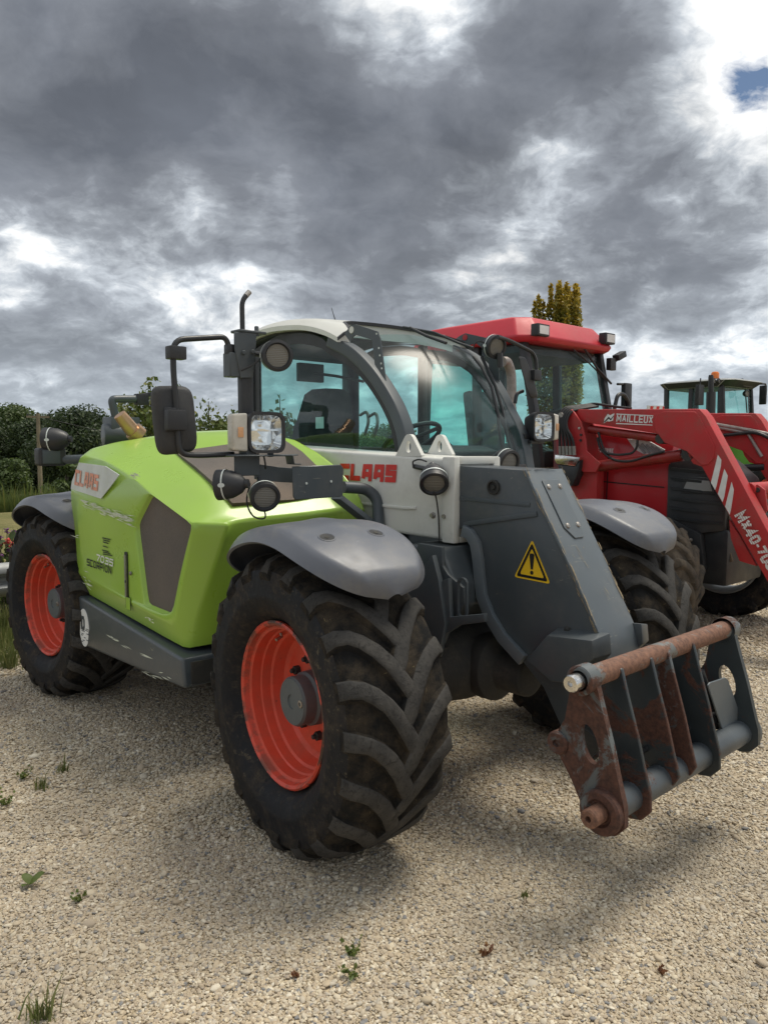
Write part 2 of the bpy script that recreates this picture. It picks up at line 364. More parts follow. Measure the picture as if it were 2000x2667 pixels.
# ------------------------------------------------------------------ mesh helpers
class MB:
    def __init__(self): self.v = []; self.f = []; self.m = []
    def add(self, vs, fs, m=0):
        o = len(self.v); self.v += [tuple(p) for p in vs]
        for f in fs: self.f.append(tuple(i + o for i in f)); self.m.append(m)
        return self
    def box(self, x0, x1, y0, y1, z0, z1, m=0):
        return self.add([(x, y, z) for z in (z0, z1) for y in (y0, y1) for x in (x0, x1)],
                        [(0, 2, 3, 1), (4, 5, 7, 6), (0, 1, 5, 4), (2, 6, 7, 3), (0, 4, 6, 2), (1, 3, 7, 5)], m)
    def obox(self, c, ax, ay, az, sx, sy, sz, m=0):
        c, ax, ay, az = map(Vector, (c, ax, ay, az))
        P = [c + ax * (sx * a / 2) + ay * (sy * b / 2) + az * (sz * d / 2) for d in (-1, 1) for b in (-1, 1) for a in (-1, 1)]
        return self.add(P, [(0, 2, 3, 1), (4, 5, 7, 6), (0, 1, 5, 4), (2, 6, 7, 3), (0, 4, 6, 2), (1, 3, 7, 5)], m)
    def loops(self, A, B, m=0, cap=True, mc=None):
        n = len(A); fs = [(i, (i + 1) % n, n + (i + 1) % n, n + i) for i in range(n)]
        self.add(list(A) + list(B), fs, m)
        if cap:
            self.add(A, [tuple(range(n - 1, -1, -1))], m if mc is None else mc); self.add(B, [tuple(range(n))], m if mc is None else mc)
        return self
    def prism_y(self, poly, y0, y1, m=0, mc=None):      # poly of (x, z)
        return self.loops([(p[0], y0, p[1]) for p in poly], [(p[0], y1, p[1]) for p in poly], m, True, mc)
    def prism_x(self, poly, x0, x1, m=0):               # poly of (y, z)
        return self.loops([(x0, p[0], p[1]) for p in poly], [(x1, p[0], p[1]) for p in poly], m)
    def prism_z(self, poly, z0, z1, m=0):
        return self.loops([(p[0], p[1], z0) for p in poly], [(p[0], p[1], z1) for p in poly], m)
    def tube(self, pts, r, n=10, m=0, cap=True):
        pts = [Vector(p) for p in pts]; rs = r if isinstance(r, (list, tuple)) else [r] * len(pts)
        T = []
        for i in range(len(pts)):
            a = pts[max(0, i - 1)]; b = pts[min(len(pts) - 1, i + 1)]; T.append((b - a).normalized())
        u = T[0].orthogonal().normalized(); rings = []
        for i, p in enumerate(pts):
            if i:
                q = T[i - 1].rotation_difference(T[i]); u = q @ u
            u = (u - T[i] * u.dot(T[i])).normalized(); w = T[i].cross(u)
            rings.append([p + (u * math.cos(2 * math.pi * k / n) + w * math.sin(2 * math.pi * k / n)) * rs[i] for k in range(n)])
        V = [q for R_ in rings for q in R_]; Fs = []
        for i in range(len(pts) - 1):
            for k in range(n):
                Fs.append((i * n + k, i * n + (k + 1) % n, (i + 1) * n + (k + 1) % n, (i + 1) * n + k))
        if cap: Fs += [tuple(range(n - 1, -1, -1)), tuple((len(pts) - 1) * n + k for k in range(n))]
        return self.add(V, Fs, m)
    def rect_sweep(self, pts, wdir, w, t, m=0):
        """rectangular bar along pts; w along wdir, t across"""
        pts = [Vector(p) for p in pts]; wd = Vector(wdir).normalized(); rings = []
        for i in range(len(pts)):
            a = pts[max(0, i - 1)]; b = pts[min(len(pts) - 1, i + 1)]
            n = (b - a).normalized().cross(wd).normalized()
            rings.append([pts[i] + wd * (w * s / 2) + n * (t * q / 2) for s, q in ((-1, -1), (1, -1), (1, 1), (-1, 1))])
        V = [q for R_ in rings for q in R_]; Fs = []
        for i in range(len(pts) - 1):
            for k in range(4): Fs.append((i * 4 + k, i * 4 + (k + 1) % 4, (i + 1) * 4 + (k + 1) % 4, (i + 1) * 4 + k))
        Fs += [(3, 2, 1, 0), tuple((len(pts) - 1) * 4 + k for k in range(4))]
        return self.add(V, Fs, m)
    def lathe(self, prof, o, axis, n=32, m=0, mfun=None):
        """prof: (radius, distance along axis)"""
        o, ax = Vector(o), Vector(axis).normalized(); u = ax.orthogonal().normalized(); w = ax.cross(u)
        V = []
        for r, h in prof:
            for k in range(n):
                a = 2 * math.pi * k / n; V.append(o + ax * h + (u * math.cos(a) + w * math.sin(a)) * r)
        b = len(self.v); self.v += [tuple(p) for p in V]
        for i in range(len(prof) - 1):
            for k in range(n):
                self.f.append((b + i * n + k, b + i * n + (k + 1) % n, b + (i + 1) * n + (k + 1) % n, b + (i + 1) * n + k))
                self.m.append(mfun(i) if mfun else m)
        return self
    def grid(self, G, m=0):
        nu, nv = len(G), len(G[0])
        return self.add([p for r in G for p in r], [(i * nv + j, i * nv + j + 1, (i + 1) * nv + j + 1, (i + 1) * nv + j) for i in range(nu - 1) for j in range(nv - 1)], m)
    def build(self, name, mats, parent=None, bevel=0.0, seg=2, sharp=38, smooth=True, solid=0.0, weld=True, matrix=None, sub=0, crease=0.0):
        me = bpy.data.meshes.new(name)
        me.from_pydata(self.v, [], self.f)
        mats = mats if isinstance(mats, (list, tuple)) else [mats]
        for k in mats: me.materials.append(MATS[k] if isinstance(k, str) else k)
        me.polygons.foreach_set('material_index', self.m)
        bm = bmesh.new(); bm.from_mesh(me)
        if weld: bmesh.ops.remove_doubles(bm, verts=bm.verts, dist=1e-5)
        bmesh.ops.recalc_face_normals(bm, faces=bm.faces)
        if solid:
            bmesh.ops.solidify(bm, geom=bm.faces[:], thickness=solid)
            bmesh.ops.recalc_face_normals(bm, faces=bm.faces)
        if bevel:
            es = [e for e in bm.edges if len(e.link_faces) == 2 and e.calc_face_angle(0) > RAD(28)]
            bmesh.ops.bevel(bm, geom=es, offset=bevel, segments=seg, profile=.6, affect='EDGES', clamp_overlap=True)
        if crease:
            cl = bm.edges.layers.float.new('crease_edge')
            for e in bm.edges:
                if len(e.link_faces) == 2:
                    g_ = math.degrees(e.calc_face_angle(0)); e[cl] = 0.0 if g_ < 14 else min(crease, crease * (g_ - 8) / 24)
                else: e[cl] = 1.0
        bm.to_mesh(me); bm.free()
        if smooth:
            me.shade_smooth(); me.set_sharp_from_angle(angle=RAD(sharp))
        o = bpy.data.objects.new(name, me); col.objects.link(o)
        if parent is not None: o.parent = parent
        if matrix is not None: o.matrix_basis = matrix
        if sub:
            s = o.modifiers.new('sub', 'SUBSURF'); s.levels = s.render_levels = sub
        return o
def fillet(pts, rad, seg=5):
    pts = [Vector(p) for p in pts]; out = [pts[0]]
    for i in range(1, len(pts) - 1):
        a, b, c = pts[i - 1], pts[i], pts[i + 1]
        d1 = (a - b); d2 = (c - b); r = min(rad, d1.length * .48, d2.length * .48)
        p, q = b + d1.normalized() * r, b + d2.normalized() * r
        for k in range(seg + 1):
            t = k / seg; out.append(p * (1 - t) ** 2 + b * 2 * t * (1 - t) + q * t * t)
    out.append(pts[-1]); return out
def circ(cx, cy, r, n=20, a0=0, a1=2 * math.pi, close=False):
    k = n if not close else n - 1
    return [(cx + r * math.cos(a0 + (a1 - a0) * i / k), cy + r * math.sin(a0 + (a1 - a0) * i / k)) for i in range(n)]
def ring_plate(mb, outer, hole, fn0, fn1, m=0):
    """plate with a hole: outer and hole are loops of equal length, fn0/fn1 map (a,b) to the two faces"""
    n = len(outer)
    V = [fn0(*p) for p in outer] + [fn0(*p) for p in hole] + [fn1(*p) for p in outer] + [fn1(*p) for p in hole]
    Fs = []
    for i in range(n):
        j = (i + 1) % n
        Fs += [(i, j, n + j, n + i), (2 * n + i, 3 * n + i, 3 * n + j, 2 * n + j), (i, 2 * n + i, 2 * n + j, j), (n + i, n + j, 3 * n + j, 3 * n + i)]
    return mb.add(V, Fs, m)
def resample(poly, n, closed=True):
    P = [Vector((p[0], p[1])) for p in poly]; Q = P + ([P[0]] if closed else [])
    L_ = [0]
    for i in range(1, len(Q)): L_.append(L_[-1] + (Q[i] - Q[i - 1]).length)
    out = []; tot = L_[-1]; k = n if closed else n - 1
    for i in range(n):
        s = tot * i / k; j = max(q for q in range(len(L_)) if L_[q] <= s + 1e-9); j = min(j, len(Q) - 2)
        t = (s - L_[j]) / max(1e-9, L_[j + 1] - L_[j]); p = Q[j].lerp(Q[j + 1], t); out.append((p.x, p.y))
    return out
def match_hole(outer, c, hole_fn, n=None):
    """for each outer point, the hole point in the same direction from c"""
    out = []
    for p in outer:
        a = math.atan2(p[1] - c[1], p[0] - c[0]); out.append(hole_fn(a))
    return out
def empty(name, loc, rz=0, label=None, cat=None, group=None):
    o = bpy.data.objects.new(name, None); col.objects.link(o)
    o.location = loc; o.rotation_euler = (0, 0, rz); o.empty_display_size = .2
    if label: tag(o, label, cat, group)
    return o
def tag(o, label=None, cat=None, group=None, kind=None):
    for k, v in (('label', label), ('category', cat), ('group', group), ('kind', kind)):
        if v: o[k] = v
    return o

# stroke lettering: each glyph is a few polylines in a 1 x 1 box
GL = {
 'A': [[(0, 0), (.5, 1), (1, 0)], [(.2, .33), (.8, .33)]], 'C': [[(1, 1), (0, 1), (0, 0), (1, 0)]],
 'D': [[(0, 0), (0, 1), (.7, 1), (1, .7), (1, .3), (.7, 0), (0, 0)]], 'E': [[(1, 1), (0, 1), (0, 0), (1, 0)], [(0, .5), (.85, .5)]],
 'I': [[(.5, 0), (.5, 1)]], 'L': [[(0, 1), (0, 0), (1, 0)]], 'M': [[(0, 0), (0, 1), (.5, .25), (1, 1), (1, 0)]],
 'N': [[(0, 0), (0, 1), (1, 0), (1, 1)]], 'O': [[(.2, 0), (0, .2), (0, .8), (.2, 1), (.8, 1), (1, .8), (1, .2), (.8, 0), (.2, 0)]],
 'P': [[(0, 0), (0, 1), (1, 1), (1, .42), (0, .42)]], 'R': [[(0, 0), (0, 1), (1, 1), (1, .45), (0, .45)], [(.45, .45), (1, 0)]],
 'S': [[(1, 1), (0, 1), (0, .52), (1, .52), (1, 0), (0, 0)]], 'U': [[(0, 1), (0, .15), (.2, 0), (.8, 0), (1, .15), (1, 1)]],
 'X': [[(0, 0), (1, 1)], [(0, 1), (1, 0)]], '7': [[(0, 1), (1, 1), (.35, 0)]], '0': [[(.2, 0), (0, .2), (0, .8), (.2, 1), (.8, 1), (1, .8), (1, .2), (.8, 0), (.2, 0)]],
 '3': [[(0, 1), (1, 1), (1, .52), (.3, .52)], [(1, .52), (1, 0), (0, 0)]], '5': [[(1, 1), (0, 1), (0, .55), (1, .55), (1, 0), (0, 0)]],
 '4': [[(.75, 0), (.75, 1), (0, .3), (1, .3)]], '.': [[(.3, .42), (.7, .42)]],
 'a': [[(0, 0), (.12, 1), (1, 1), (1, 0)], [(.05, .36), (1, .36)]],
}
def strokes(mb, text, fn, h, w, gap, thick, slant=0.0, lift=.0015, m=0, widths=None):
    """fn(u, v, n) -> point; text along u from 0"""
    u0 = 0.0; k = 0
    for ch in text:
        ww = w * ({'I': .35, '.': .5, 'M': 1.25}.get(ch, 1.0) if widths is None else widths.get(ch, 1.0))
        for pl in GL.get(ch, []):
            closed = pl[0] == pl[-1] and len(pl) > 2
            P = [Vector((u0 + p[0] * (ww - thick) + thick / 2, thick / 2 + p[1] * (h - thick))) for p in pl]
            n = len(P); Lf, Rt = [], []
            for i in range(n):
                if closed: a, b, c = P[(i - 1) % (n - 1)], P[i], P[(i + 1) % (n - 1)] if i < n - 1 else P[1]
                else: a, b, c = P[max(0, i - 1)], P[i], P[min(n - 1, i + 1)]
                d1 = (b - a).normalized() if (b - a).length > 1e-9 else (c - b).normalized()
                d2 = (c - b).normalized() if (c - b).length > 1e-9 else d1
                n1, n2 = Vector((-d1.y, d1.x)), Vector((-d2.y, d2.x)); mm = (n1 + n2)
                mm = mm.normalized() if mm.length > 1e-6 else n1
                s = thick / 2 / max(.35, mm.dot(n1)); ext = Vector((0, 0))
                if not closed and i == 0: ext = -d2 * (thick / 2 if abs(d2.x) < .05 or abs(d2.y) < .05 else 0)
                if not closed and i == n - 1: ext = d1 * (thick / 2 if abs(d1.x) < .05 or abs(d1.y) < .05 else 0)
                Lf.append(b + mm * s + ext); Rt.append(b - mm * s + ext)
            for i in range(n - 1):
                k += 1
                z = lift + .00025 * (k % 5)
                q = [Lf[i], Lf[i + 1], Rt[i + 1], Rt[i]]
                mb.add([fn(p.x + slant * p.y, p.y, z) for p in q], [(0, 1, 2, 3)], m)
        u0 += ww + gap
    return u0
def plane_fn(o, U, V):
    o, U, V = Vector(o), Vector(U).normalized(), Vector(V).normalized(); Nn = U.cross(V).normalized()
    return lambda u, v, n=0.0: o + U * u + V * v + Nn * n
# ------------------------------------------------------------------ ground
def grade(x, y):
    """height of the land: a level yard, then a field that falls away behind"""
    m = TF.inv((x, y, 0)); back = -m.x - 4.2
    if back <= 0: return 0.0
    return -3.6 * (1 - math.exp(-(max(0, back - 15) / 14.0) ** 1.5)) - .02 * min(back, 2)
def ground_mats():
    m, t, P, N, L = nodes('ground_cover')
    c = N.new('ShaderNodeTexCoord')
    # gravel seen between and beyond the loose stones
    v = N.new('ShaderNodeTexVoronoi'); v.inputs['Scale'].default_value = 62; L.new(c.outputs['Object'], v.inputs['Vector'])
    v2 = N.new('ShaderNodeTexVoronoi'); v2.inputs['Scale'].default_value = 62; v2.feature = 'DISTANCE_TO_EDGE'; L.new(c.outputs['Object'], v2.inputs['Vector'])
    rp = N.new('ShaderNodeValToRGB'); e = rp.color_ramp.elements; e[0].color = (.33, .27, .19, 1); e[1].color = (.66, .55, .38, 1)
    for p, cc in ((.25, (.42, .34, .23)), (.5, (.50, .41, .28)), (.75, (.57, .47, .32))):
        q = e.new(p); q.color = (*cc, 1)
    sp = N.new('ShaderNodeSeparateColor'); L.new(v.outputs['Color'], sp.inputs[0]); L.new(sp.outputs[0], rp.inputs[0])
    gap = rng(N, L, v2.outputs['Distance'], .0, .12, .6, 1.0)
    g = N.new('ShaderNodeMix'); g.data_type = 'RGBA'; g.blend_type = 'MULTIPLY'; g.inputs[0].default_value = 1.0
    L.new(rp.outputs[0], g.inputs[6]); cg = N.new('ShaderNodeCombineColor')
    for i in range(3): L.new(gap, cg.inputs[i])
    L.new(cg.outputs[0], g.inputs[7])
    patch = tex(N, L, .9, 5, .6)
    grav = mixc(N, L, mul(N, L, rng(N, L, patch, .45, .7), .45), g.outputs[2], (.24, .21, .165))
    n1 = tex(N, L, .35, 6, .6); n2 = tex(N, L, 6, 6, .7)
    grass = mixc(N, L, rng(N, L, n1, .35, .65), (.13, .135, .045), (.30, .25, .115))
    grass = mixc(N, L, mul(N, L, rng(N, L, n2, .4, .7), .5), grass, (.05, .065, .02))
    at = N.new('ShaderNodeAttribute'); at.attribute_name = 'turf'
    edge = N.new('ShaderNodeMath'); edge.operation = 'ADD'; L.new(at.outputs['Fac'], edge.inputs[0]); L.new(rng(N, L, tex(N, L, 2.2, 5, .65), .3, .7, -.4, .4), edge.inputs[1])
    msk = rng(N, L, edge.outputs[0], .42, .58)
    L.new(mixc(N, L, msk, grav, grass), P.inputs['Base Color']); P.inputs['Roughness'].default_value = .95
    P.inputs['Specular IOR Level'].default_value = .15
    bump(N, L, P, gap, .9, .012)
    MATS['ground_cover'] = m
    m, t, P, N, L = nodes('stones')
    oi = N.new('ShaderNodeObjectInfo'); rp = N.new('ShaderNodeValToRGB'); rp.color_ramp.interpolation = 'LINEAR'; e = rp.color_ramp.elements
    e[0].color = (.20, .205, .21, 1); e[1].color = (.71, .65, .53, 1)
    for p, cc in ((.05, (.23, .225, .22)), (.08, (.38, .315, .24)), (.30, (.43, .35, .245)), (.52, (.52, .43, .30)), (.72, (.49, .44, .36)), (.88, (.60, .52, .38))):
        q = e.new(p); q.color = (*cc, 1)
    L.new(oi.outputs['Random'], rp.inputs[0])
    wide = N.new('ShaderNodeTexNoise'); wide.inputs['Scale'].default_value = 1.1; wide.inputs['Detail'].default_value = 4; L.new(oi.outputs['Location'], wide.inputs['Vector'])
    n = tex(N, L, 2.5, 4, .6)
    b = mixc(N, L, mul(N, L, rng(N, L, wide.outputs[0], .46, .68), .50), rp.outputs[0], (.27, .235, .185))
    b = mixc(N, L, mul(N, L, rng(N, L, n, .4, .7), .25), b, (.33, .28, .22))
    L.new(b, P.inputs['Base Color']); P.inputs['Roughness'].default_value = .85; P.inputs['Specular IOR Level'].default_value = .25
    MATS['stones'] = m
ground_mats()
YARD_BACK = -3.75       # the gravel ends this far behind the telehandler's front axle
def turf_at(x, y):
    m = TF.inv((x, y, 0)); return 1 / (1 + math.exp(-max(-60, min(60, (YARD_BACK - m.x) * 3.0))))
gx = [-400, -250, -150, -100, -70, -50, -36] + [-28 + 1.0 * k for k in range(57)] + [36, 50, 70, 100, 150, 250, 400]
gy = [-40, -10, 0] + [1 + 1.0 * k for k in range(60)] + [66, 74, 84, 100, 130, 180, 260, 400, 700, 1200]
mb = MB(); mb.grid([[(x, y, grade(x, y)) for y in gy] for x in gx])
gr = mb.build('ground', 'ground_cover', sharp=180, weld=False); tag(gr, 'pale gravel yard running out into a falling grass field', 'ground', kind='structure')
at = gr.data.attributes.new('turf', 'FLOAT', 'POINT'); at.data.foreach_set('value', [turf_at(v.co.x, v.co.y) for v in gr.data.vertices])

def scatter(name, mat, pos, scl, rot, sub=1, label=None, cat=None, rough=.35, seed=0):
    """many small stones: points carrying size and turn, one rough pebble set on each"""
    me = bpy.data.meshes.new(name); me.vertices.add(len(pos)); me.vertices.foreach_set('co', np.asarray(pos, np.float32).ravel())
    for nm, arr in (('scl', scl), ('rot', rot)):
        a = me.attributes.new(nm, 'FLOAT_VECTOR', 'POINT'); a.data.foreach_set('vector', np.asarray(arr, np.float32).ravel())
    me.update(); o = bpy.data.objects.new(name, me); col.objects.link(o)
    ng = bpy.data.node_groups.new(name, 'GeometryNodeTree')
    ng.interface.new_socket('Geometry', in_out='INPUT', socket_type='NodeSocketGeometry'); ng.interface.new_socket('Geometry', in_out='OUTPUT', socket_type='NodeSocketGeometry')
    N, L = ng.nodes, ng.links; gi, go = N.new('NodeGroupInput'), N.new('NodeGroupOutput')
    ico = N.new('GeometryNodeMeshIcoSphere'); ico.inputs['Radius'].default_value = .5; ico.inputs['Subdivisions'].default_value = sub
    nz = N.new('ShaderNodeTexNoise'); nz.inputs['Scale'].default_value = 1.9
    sp = N.new('GeometryNodeSetPosition'); vm = N.new('ShaderNodeVectorMath'); vm.operation = 'SUBTRACT'; vm.inputs[1].default_value = (.5, .5, .5); L.new(nz.outputs['Color'], vm.inputs[0])
    vs_ = N.new('ShaderNodeVectorMath'); vs_.operation = 'SCALE'; vs_.inputs['Scale'].default_value = rough; L.new(vm.outputs[0], vs_.inputs[0])
    L.new(ico.outputs[0], sp.inputs['Geometry']); L.new(vs_.outputs[0], sp.inputs['Offset'])
    sm = N.new('GeometryNodeSetMaterial'); sm.inputs['Material'].default_value = MATS[mat]
    ss = N.new('GeometryNodeSetShadeSmooth'); L.new(sp.outputs[0], ss.inputs[0]); L.new(ss.outputs[0], sm.inputs[0])
    ip = N.new('GeometryNodeInstanceOnPoints'); L.new(gi.outputs[0], ip.inputs['Points']); L.new(sm.outputs[0], ip.inputs['Instance'])
    for nm, sk in (('scl', 'Scale'), ('rot', 'Rotation')):
        na = N.new('GeometryNodeInputNamedAttribute'); na.data_type = 'FLOAT_VECTOR'; na.inputs['Name'].default_value = nm; L.new(na.outputs[0], ip.inputs[sk])
    L.new(ip.outputs[0], go.inputs[0])
    md = o.modifiers.new('scatter', 'NODES'); md.node_group = ng
    me.materials.append(MATS[mat])
    tag(o, label, cat, kind='stuff'); return o
rs = np.random.default_rng(7)
def yard_points(n, d0, d1, side):
    d = np.sqrt(rs.uniform(d0 * d0, d1 * d1, n)); x = rs.uniform(-1, 1, n) * (.53 * d + side)
    mx = (x - TF.o.x) * TF.f.x + (d - TF.o.y) * TF.f.y
    keep = mx > YARD_BACK + rs.normal(0, .25, n)
    return np.stack([x[keep], d[keep]], 1)
pos, scl, rot = [], [], []
for n, d0, d1, size, side in ((105000, 1.75, 3.1, .0118, .35), (150000, 3.1, 5.4, .0145, .5), (120000, 5.4, 9.5, .022, .6)):
    p = yard_points(n, d0, d1, side); k = len(p)
    s = size * np.exp(rs.normal(0, .26, k)); big_ = rs.random(k) < .006; s[big_] *= rs.uniform(1.5, 2.4, big_.sum())
    sc = np.stack([s * rs.uniform(.85, 1.35, k), s * rs.uniform(.7, 1.0, k), s * rs.uniform(.38, .66, k)], 1)
    z = sc[:, 2] * rs.uniform(.05, .42, k)
    pos.append(np.column_stack([p, z])); scl.append(sc); rot.append(np.stack([rs.normal(0, .35, k), rs.normal(0, .35, k), rs.uniform(0, 6.28, k)], 1))
scatter('gravel', 'stones', np.concatenate(pos), np.concatenate(scl), np.concatenate(rot), 1, 'loose beige gravel covering the yard', 'gravel')
# ------------------------------------------------------------------ the telehandler
tele = empty('telehandler', (TF.o.x, TF.o.y, 0), TF.h,
             'lime green and grey telehandler with orange rims, white boom and rusty front carriage', 'telehandler')
U = TF.un
def XZ(Z, pts, y): return [(lambda q: (q.x, q.z))(U(*Z(*p), y=y)) for p in pts]

def tyre_mesh(R, W, rim, nl, side, lug=.040, seed=1, worn=1, hw=1.0):
    mb = MB(); h = W / 2; rc = R - lug
    half = [(rim + .004, h * .70), (rim + .030, h * .80), (rim + (rc - rim) * .20, h * .93), (rim + (rc - rim) * .40, h * 1.0), (rim + (rc - rim) * .44, h * 1.012), (rim + (rc - rim) * .48, h * 1.0),
            (rim + (rc - rim) * .68, h * 1.0), (rim + (rc - rim) * .86, h * .965), (rc - .022, h * .91), (rc - .004, h * .78), (rc + .006, h * .4)]
    prof = half + [(rc + .008, 0)] + [(r, -y) for r, y in reversed(half)]
    mb.lathe(prof, (0, 0, 0), (0, 1, 0), 72, 0, mfun=lambda i: 2 if 7 <= i <= 14 else 0)
    rnd = random.Random(seed); pitch = 2 * math.pi / nl
    def Rt(l): return R - .028 * (abs(l) / h) ** 2
    def rb(l): return rc - .012 - .03 * max(0, (abs(l) / h - .8) / .2)
    ls = [-.035, .0, .045, .09, .135, .175, h * .92, h * 1.0]
    for s in (-1, 1):
        for k in range(nl):
            th0 = pitch * (k + (.5 if s > 0 else 0)) + rnd.uniform(-.004, .004)
            secs = []
            pts = []
            for l in ls:
                q = max(-.2, l / h); c = .225 * (1 - (1 - min(1, q)) ** 2) * R / .62
                pts.append((l, c))
            for i, (l, c) in enumerate(pts):
                a = pts[max(0, i - 1)]; b = pts[min(len(pts) - 1, i + 1)]
                d = Vector((b[0] - a[0], b[1] - a[1])).normalized(); n = Vector((-d.y, d.x))
                top = Rt(l) - (.004 if i == 0 else 0); bot = rb(l); wt, wb = .027 * hw, .044 * hw
                if i == 0: wt, wb = .020 * hw, .036 * hw
                if i == len(pts) - 2: wt, wb = .032 * hw, .052 * hw; top -= .012
                if i == len(pts) - 1: top = R - .080; bot = R - .125; wt, wb = .036 * hw, .056 * hw
                sec = []; ch = .006; top += rnd.uniform(-.0025, .0015); wt *= rnd.uniform(.94, 1.06)
                for off, r in ((-wb, bot), (-wt - ch * .6, top - ch), (-wt + ch, top), (wt - ch, top), (wt + ch * .6, top - ch), (wb, bot)):
                    ll = l + n.x * off; cc = c + n.y * off
                    if i == len(pts) - 1: ll = l + (.006 if r > bot else -.004)
                    th = th0 + cc / R
                    sec.append((r * math.cos(th), s * ll, r * math.sin(th)))
                secs.append(sec)
            V = [p for q in secs for p in q]; n4 = len(secs)
            sides, tops = [], []
            for i in range(n4 - 1):
                o = i * 6
                for k_ in range(5): (tops if k_ in (1, 2, 3) else sides).append((o + k_, o + 6 + k_, o + 7 + k_, o + 1 + k_))
            sides += [(0, 1, 2, 3, 4, 5), tuple((n4 - 1) * 6 + q for q in (5, 4, 3, 2, 1, 0))]
            b0 = len(mb.v); mb.v += V
            for f in tops: mb.f.append(tuple(i + b0 for i in f)); mb.m.append(worn)
            for f in sides: mb.f.append(tuple(i + b0 for i in f)); mb.m.append(2)
    return mb
def wheel(parent, frame_name, c, steer, s, R, W, rim, nl, rimmat='rim_orange', hubmat='hub_grey', rubb=('rubber', 'rubber_worn'), nuts=8, hw=1.0, mesh_from=None):
    """the dished disc is the part; tyre, hub cover and nuts are its pieces. s: outward side (-1 right, 1 left)"""
    mtx = Matrix.Translation(Vector(c)) @ Matrix.Rotation(steer, 4, 'Z')
    h = W / 2; k = rim / .33
    mb = MB()
    lip = h * .80
    prof = [(.338, lip - .012), (.338, lip), (.330, lip + .006), (.318, lip - .002), (.312, lip - .024), (.304, lip - .030), (.299, lip - .068), (.289, lip - .075), (.284, lip - .112), (.273, lip - .119), (.268, lip - .140), (.258, lip - .165), (.240, lip - .178), (.150, lip - .170), (.06, lip - .168), (.0, lip - .168)]
    mb.lathe([(r * k, y) for r, y in prof], (0, 0, 0), (0, s, 0), 56)
    mb.lathe([(.338 * k, lip - .012), (.300 * k, lip - .03), (.285 * k, 0), (.285 * k, -h * .6), (.338 * k, -h * .78), (.325 * k, -h * .80), (.27 * k, -h * .6), (.27 * k, lip - .17), (.236 * k, lip - .190), (0, lip - .19)], (0, 0, 0), (0, s, 0), 56)
    w = mb.build('wheel', rimmat, parent, matrix=mtx, sharp=30, weld=False)
    tm = tyre_mesh(R, W, rim, nl, s, hw=hw * .98)
    t = tm.build('tyre', list(rubb) + ['rubber_tread' if rubb[1] == 'rubber_worn' else rubb[1]], w, sharp=50, weld=False)
    hb = MB(); hr = .101 * k; hf_ = lip - .055
    hb.lathe([(hr * 1.12, lip - .175), (hr * 1.10, lip - .125), (hr * 1.0, lip - .115), (hr, hf_ - .010), (hr * .93, hf_), (hr * .30, hf_ + .001), (hr * .28, hf_ - .004), (0, hf_ - .004)], (0, 0, 0), (0, s, 0), 40)
    hb.build('hub_cover', hubmat, w, sharp=30)
    pb = MB(); pb.lathe([(.016, hf_ - .003), (.016, hf_ + .004), (.008, hf_ + .005), (.007, hf_ - .002), (0, hf_ - .002)], (hr * .72, 0, .01), (0, s, 0), 12)
    pb.build('drain_plug', 'steel', w)
    vb = MB(); va = RAD(118); vo = Vector((math.cos(va) * .292 * k, s * (lip - .085), math.sin(va) * .292 * k)); vb.tube([vo + Vector((math.cos(va), 0, math.sin(va))) * .01, vo - Vector((math.cos(va), 0, math.sin(va))) * .02, vo + Vector((-math.cos(va) * .03, s * .03, -math.sin(va) * .03))], .007, 8); vb.build('tyre_valve', 'steel', w)
    for q in range(nuts):
        a = 2 * math.pi * (q + .3) / nuts; nb = MB()
        o = (math.cos(a) * .158 * k, 0, math.sin(a) * .158 * k)
        nb.lathe([(.019, lip - .175), (.019, lip - .146), (.010, lip - .146), (.010, lip - .130), (0, lip - .130)], o, (0, s, 0), 6)
        nb.build('wheel_nut', 'axle_grime', w, sharp=20)
    return w
WB = 2.7235; ST = RAD(5.5); STR = RAD(3.2)
wheel(tele, 'fr', (0, -.905, .608), -ST, -1, .622, .47, .33, 20)
wheel(tele, 'fl', (.06, .965, .608), -ST, 1, .622, .47, .33, 20)
wheel(tele, 'rr', (-WB, -.905, .608), STR, -1, .622, .47, .33, 20)
wheel(tele, 'rl', (-WB - .04, .965, .608), STR, 1, .622, .47, .33, 20)

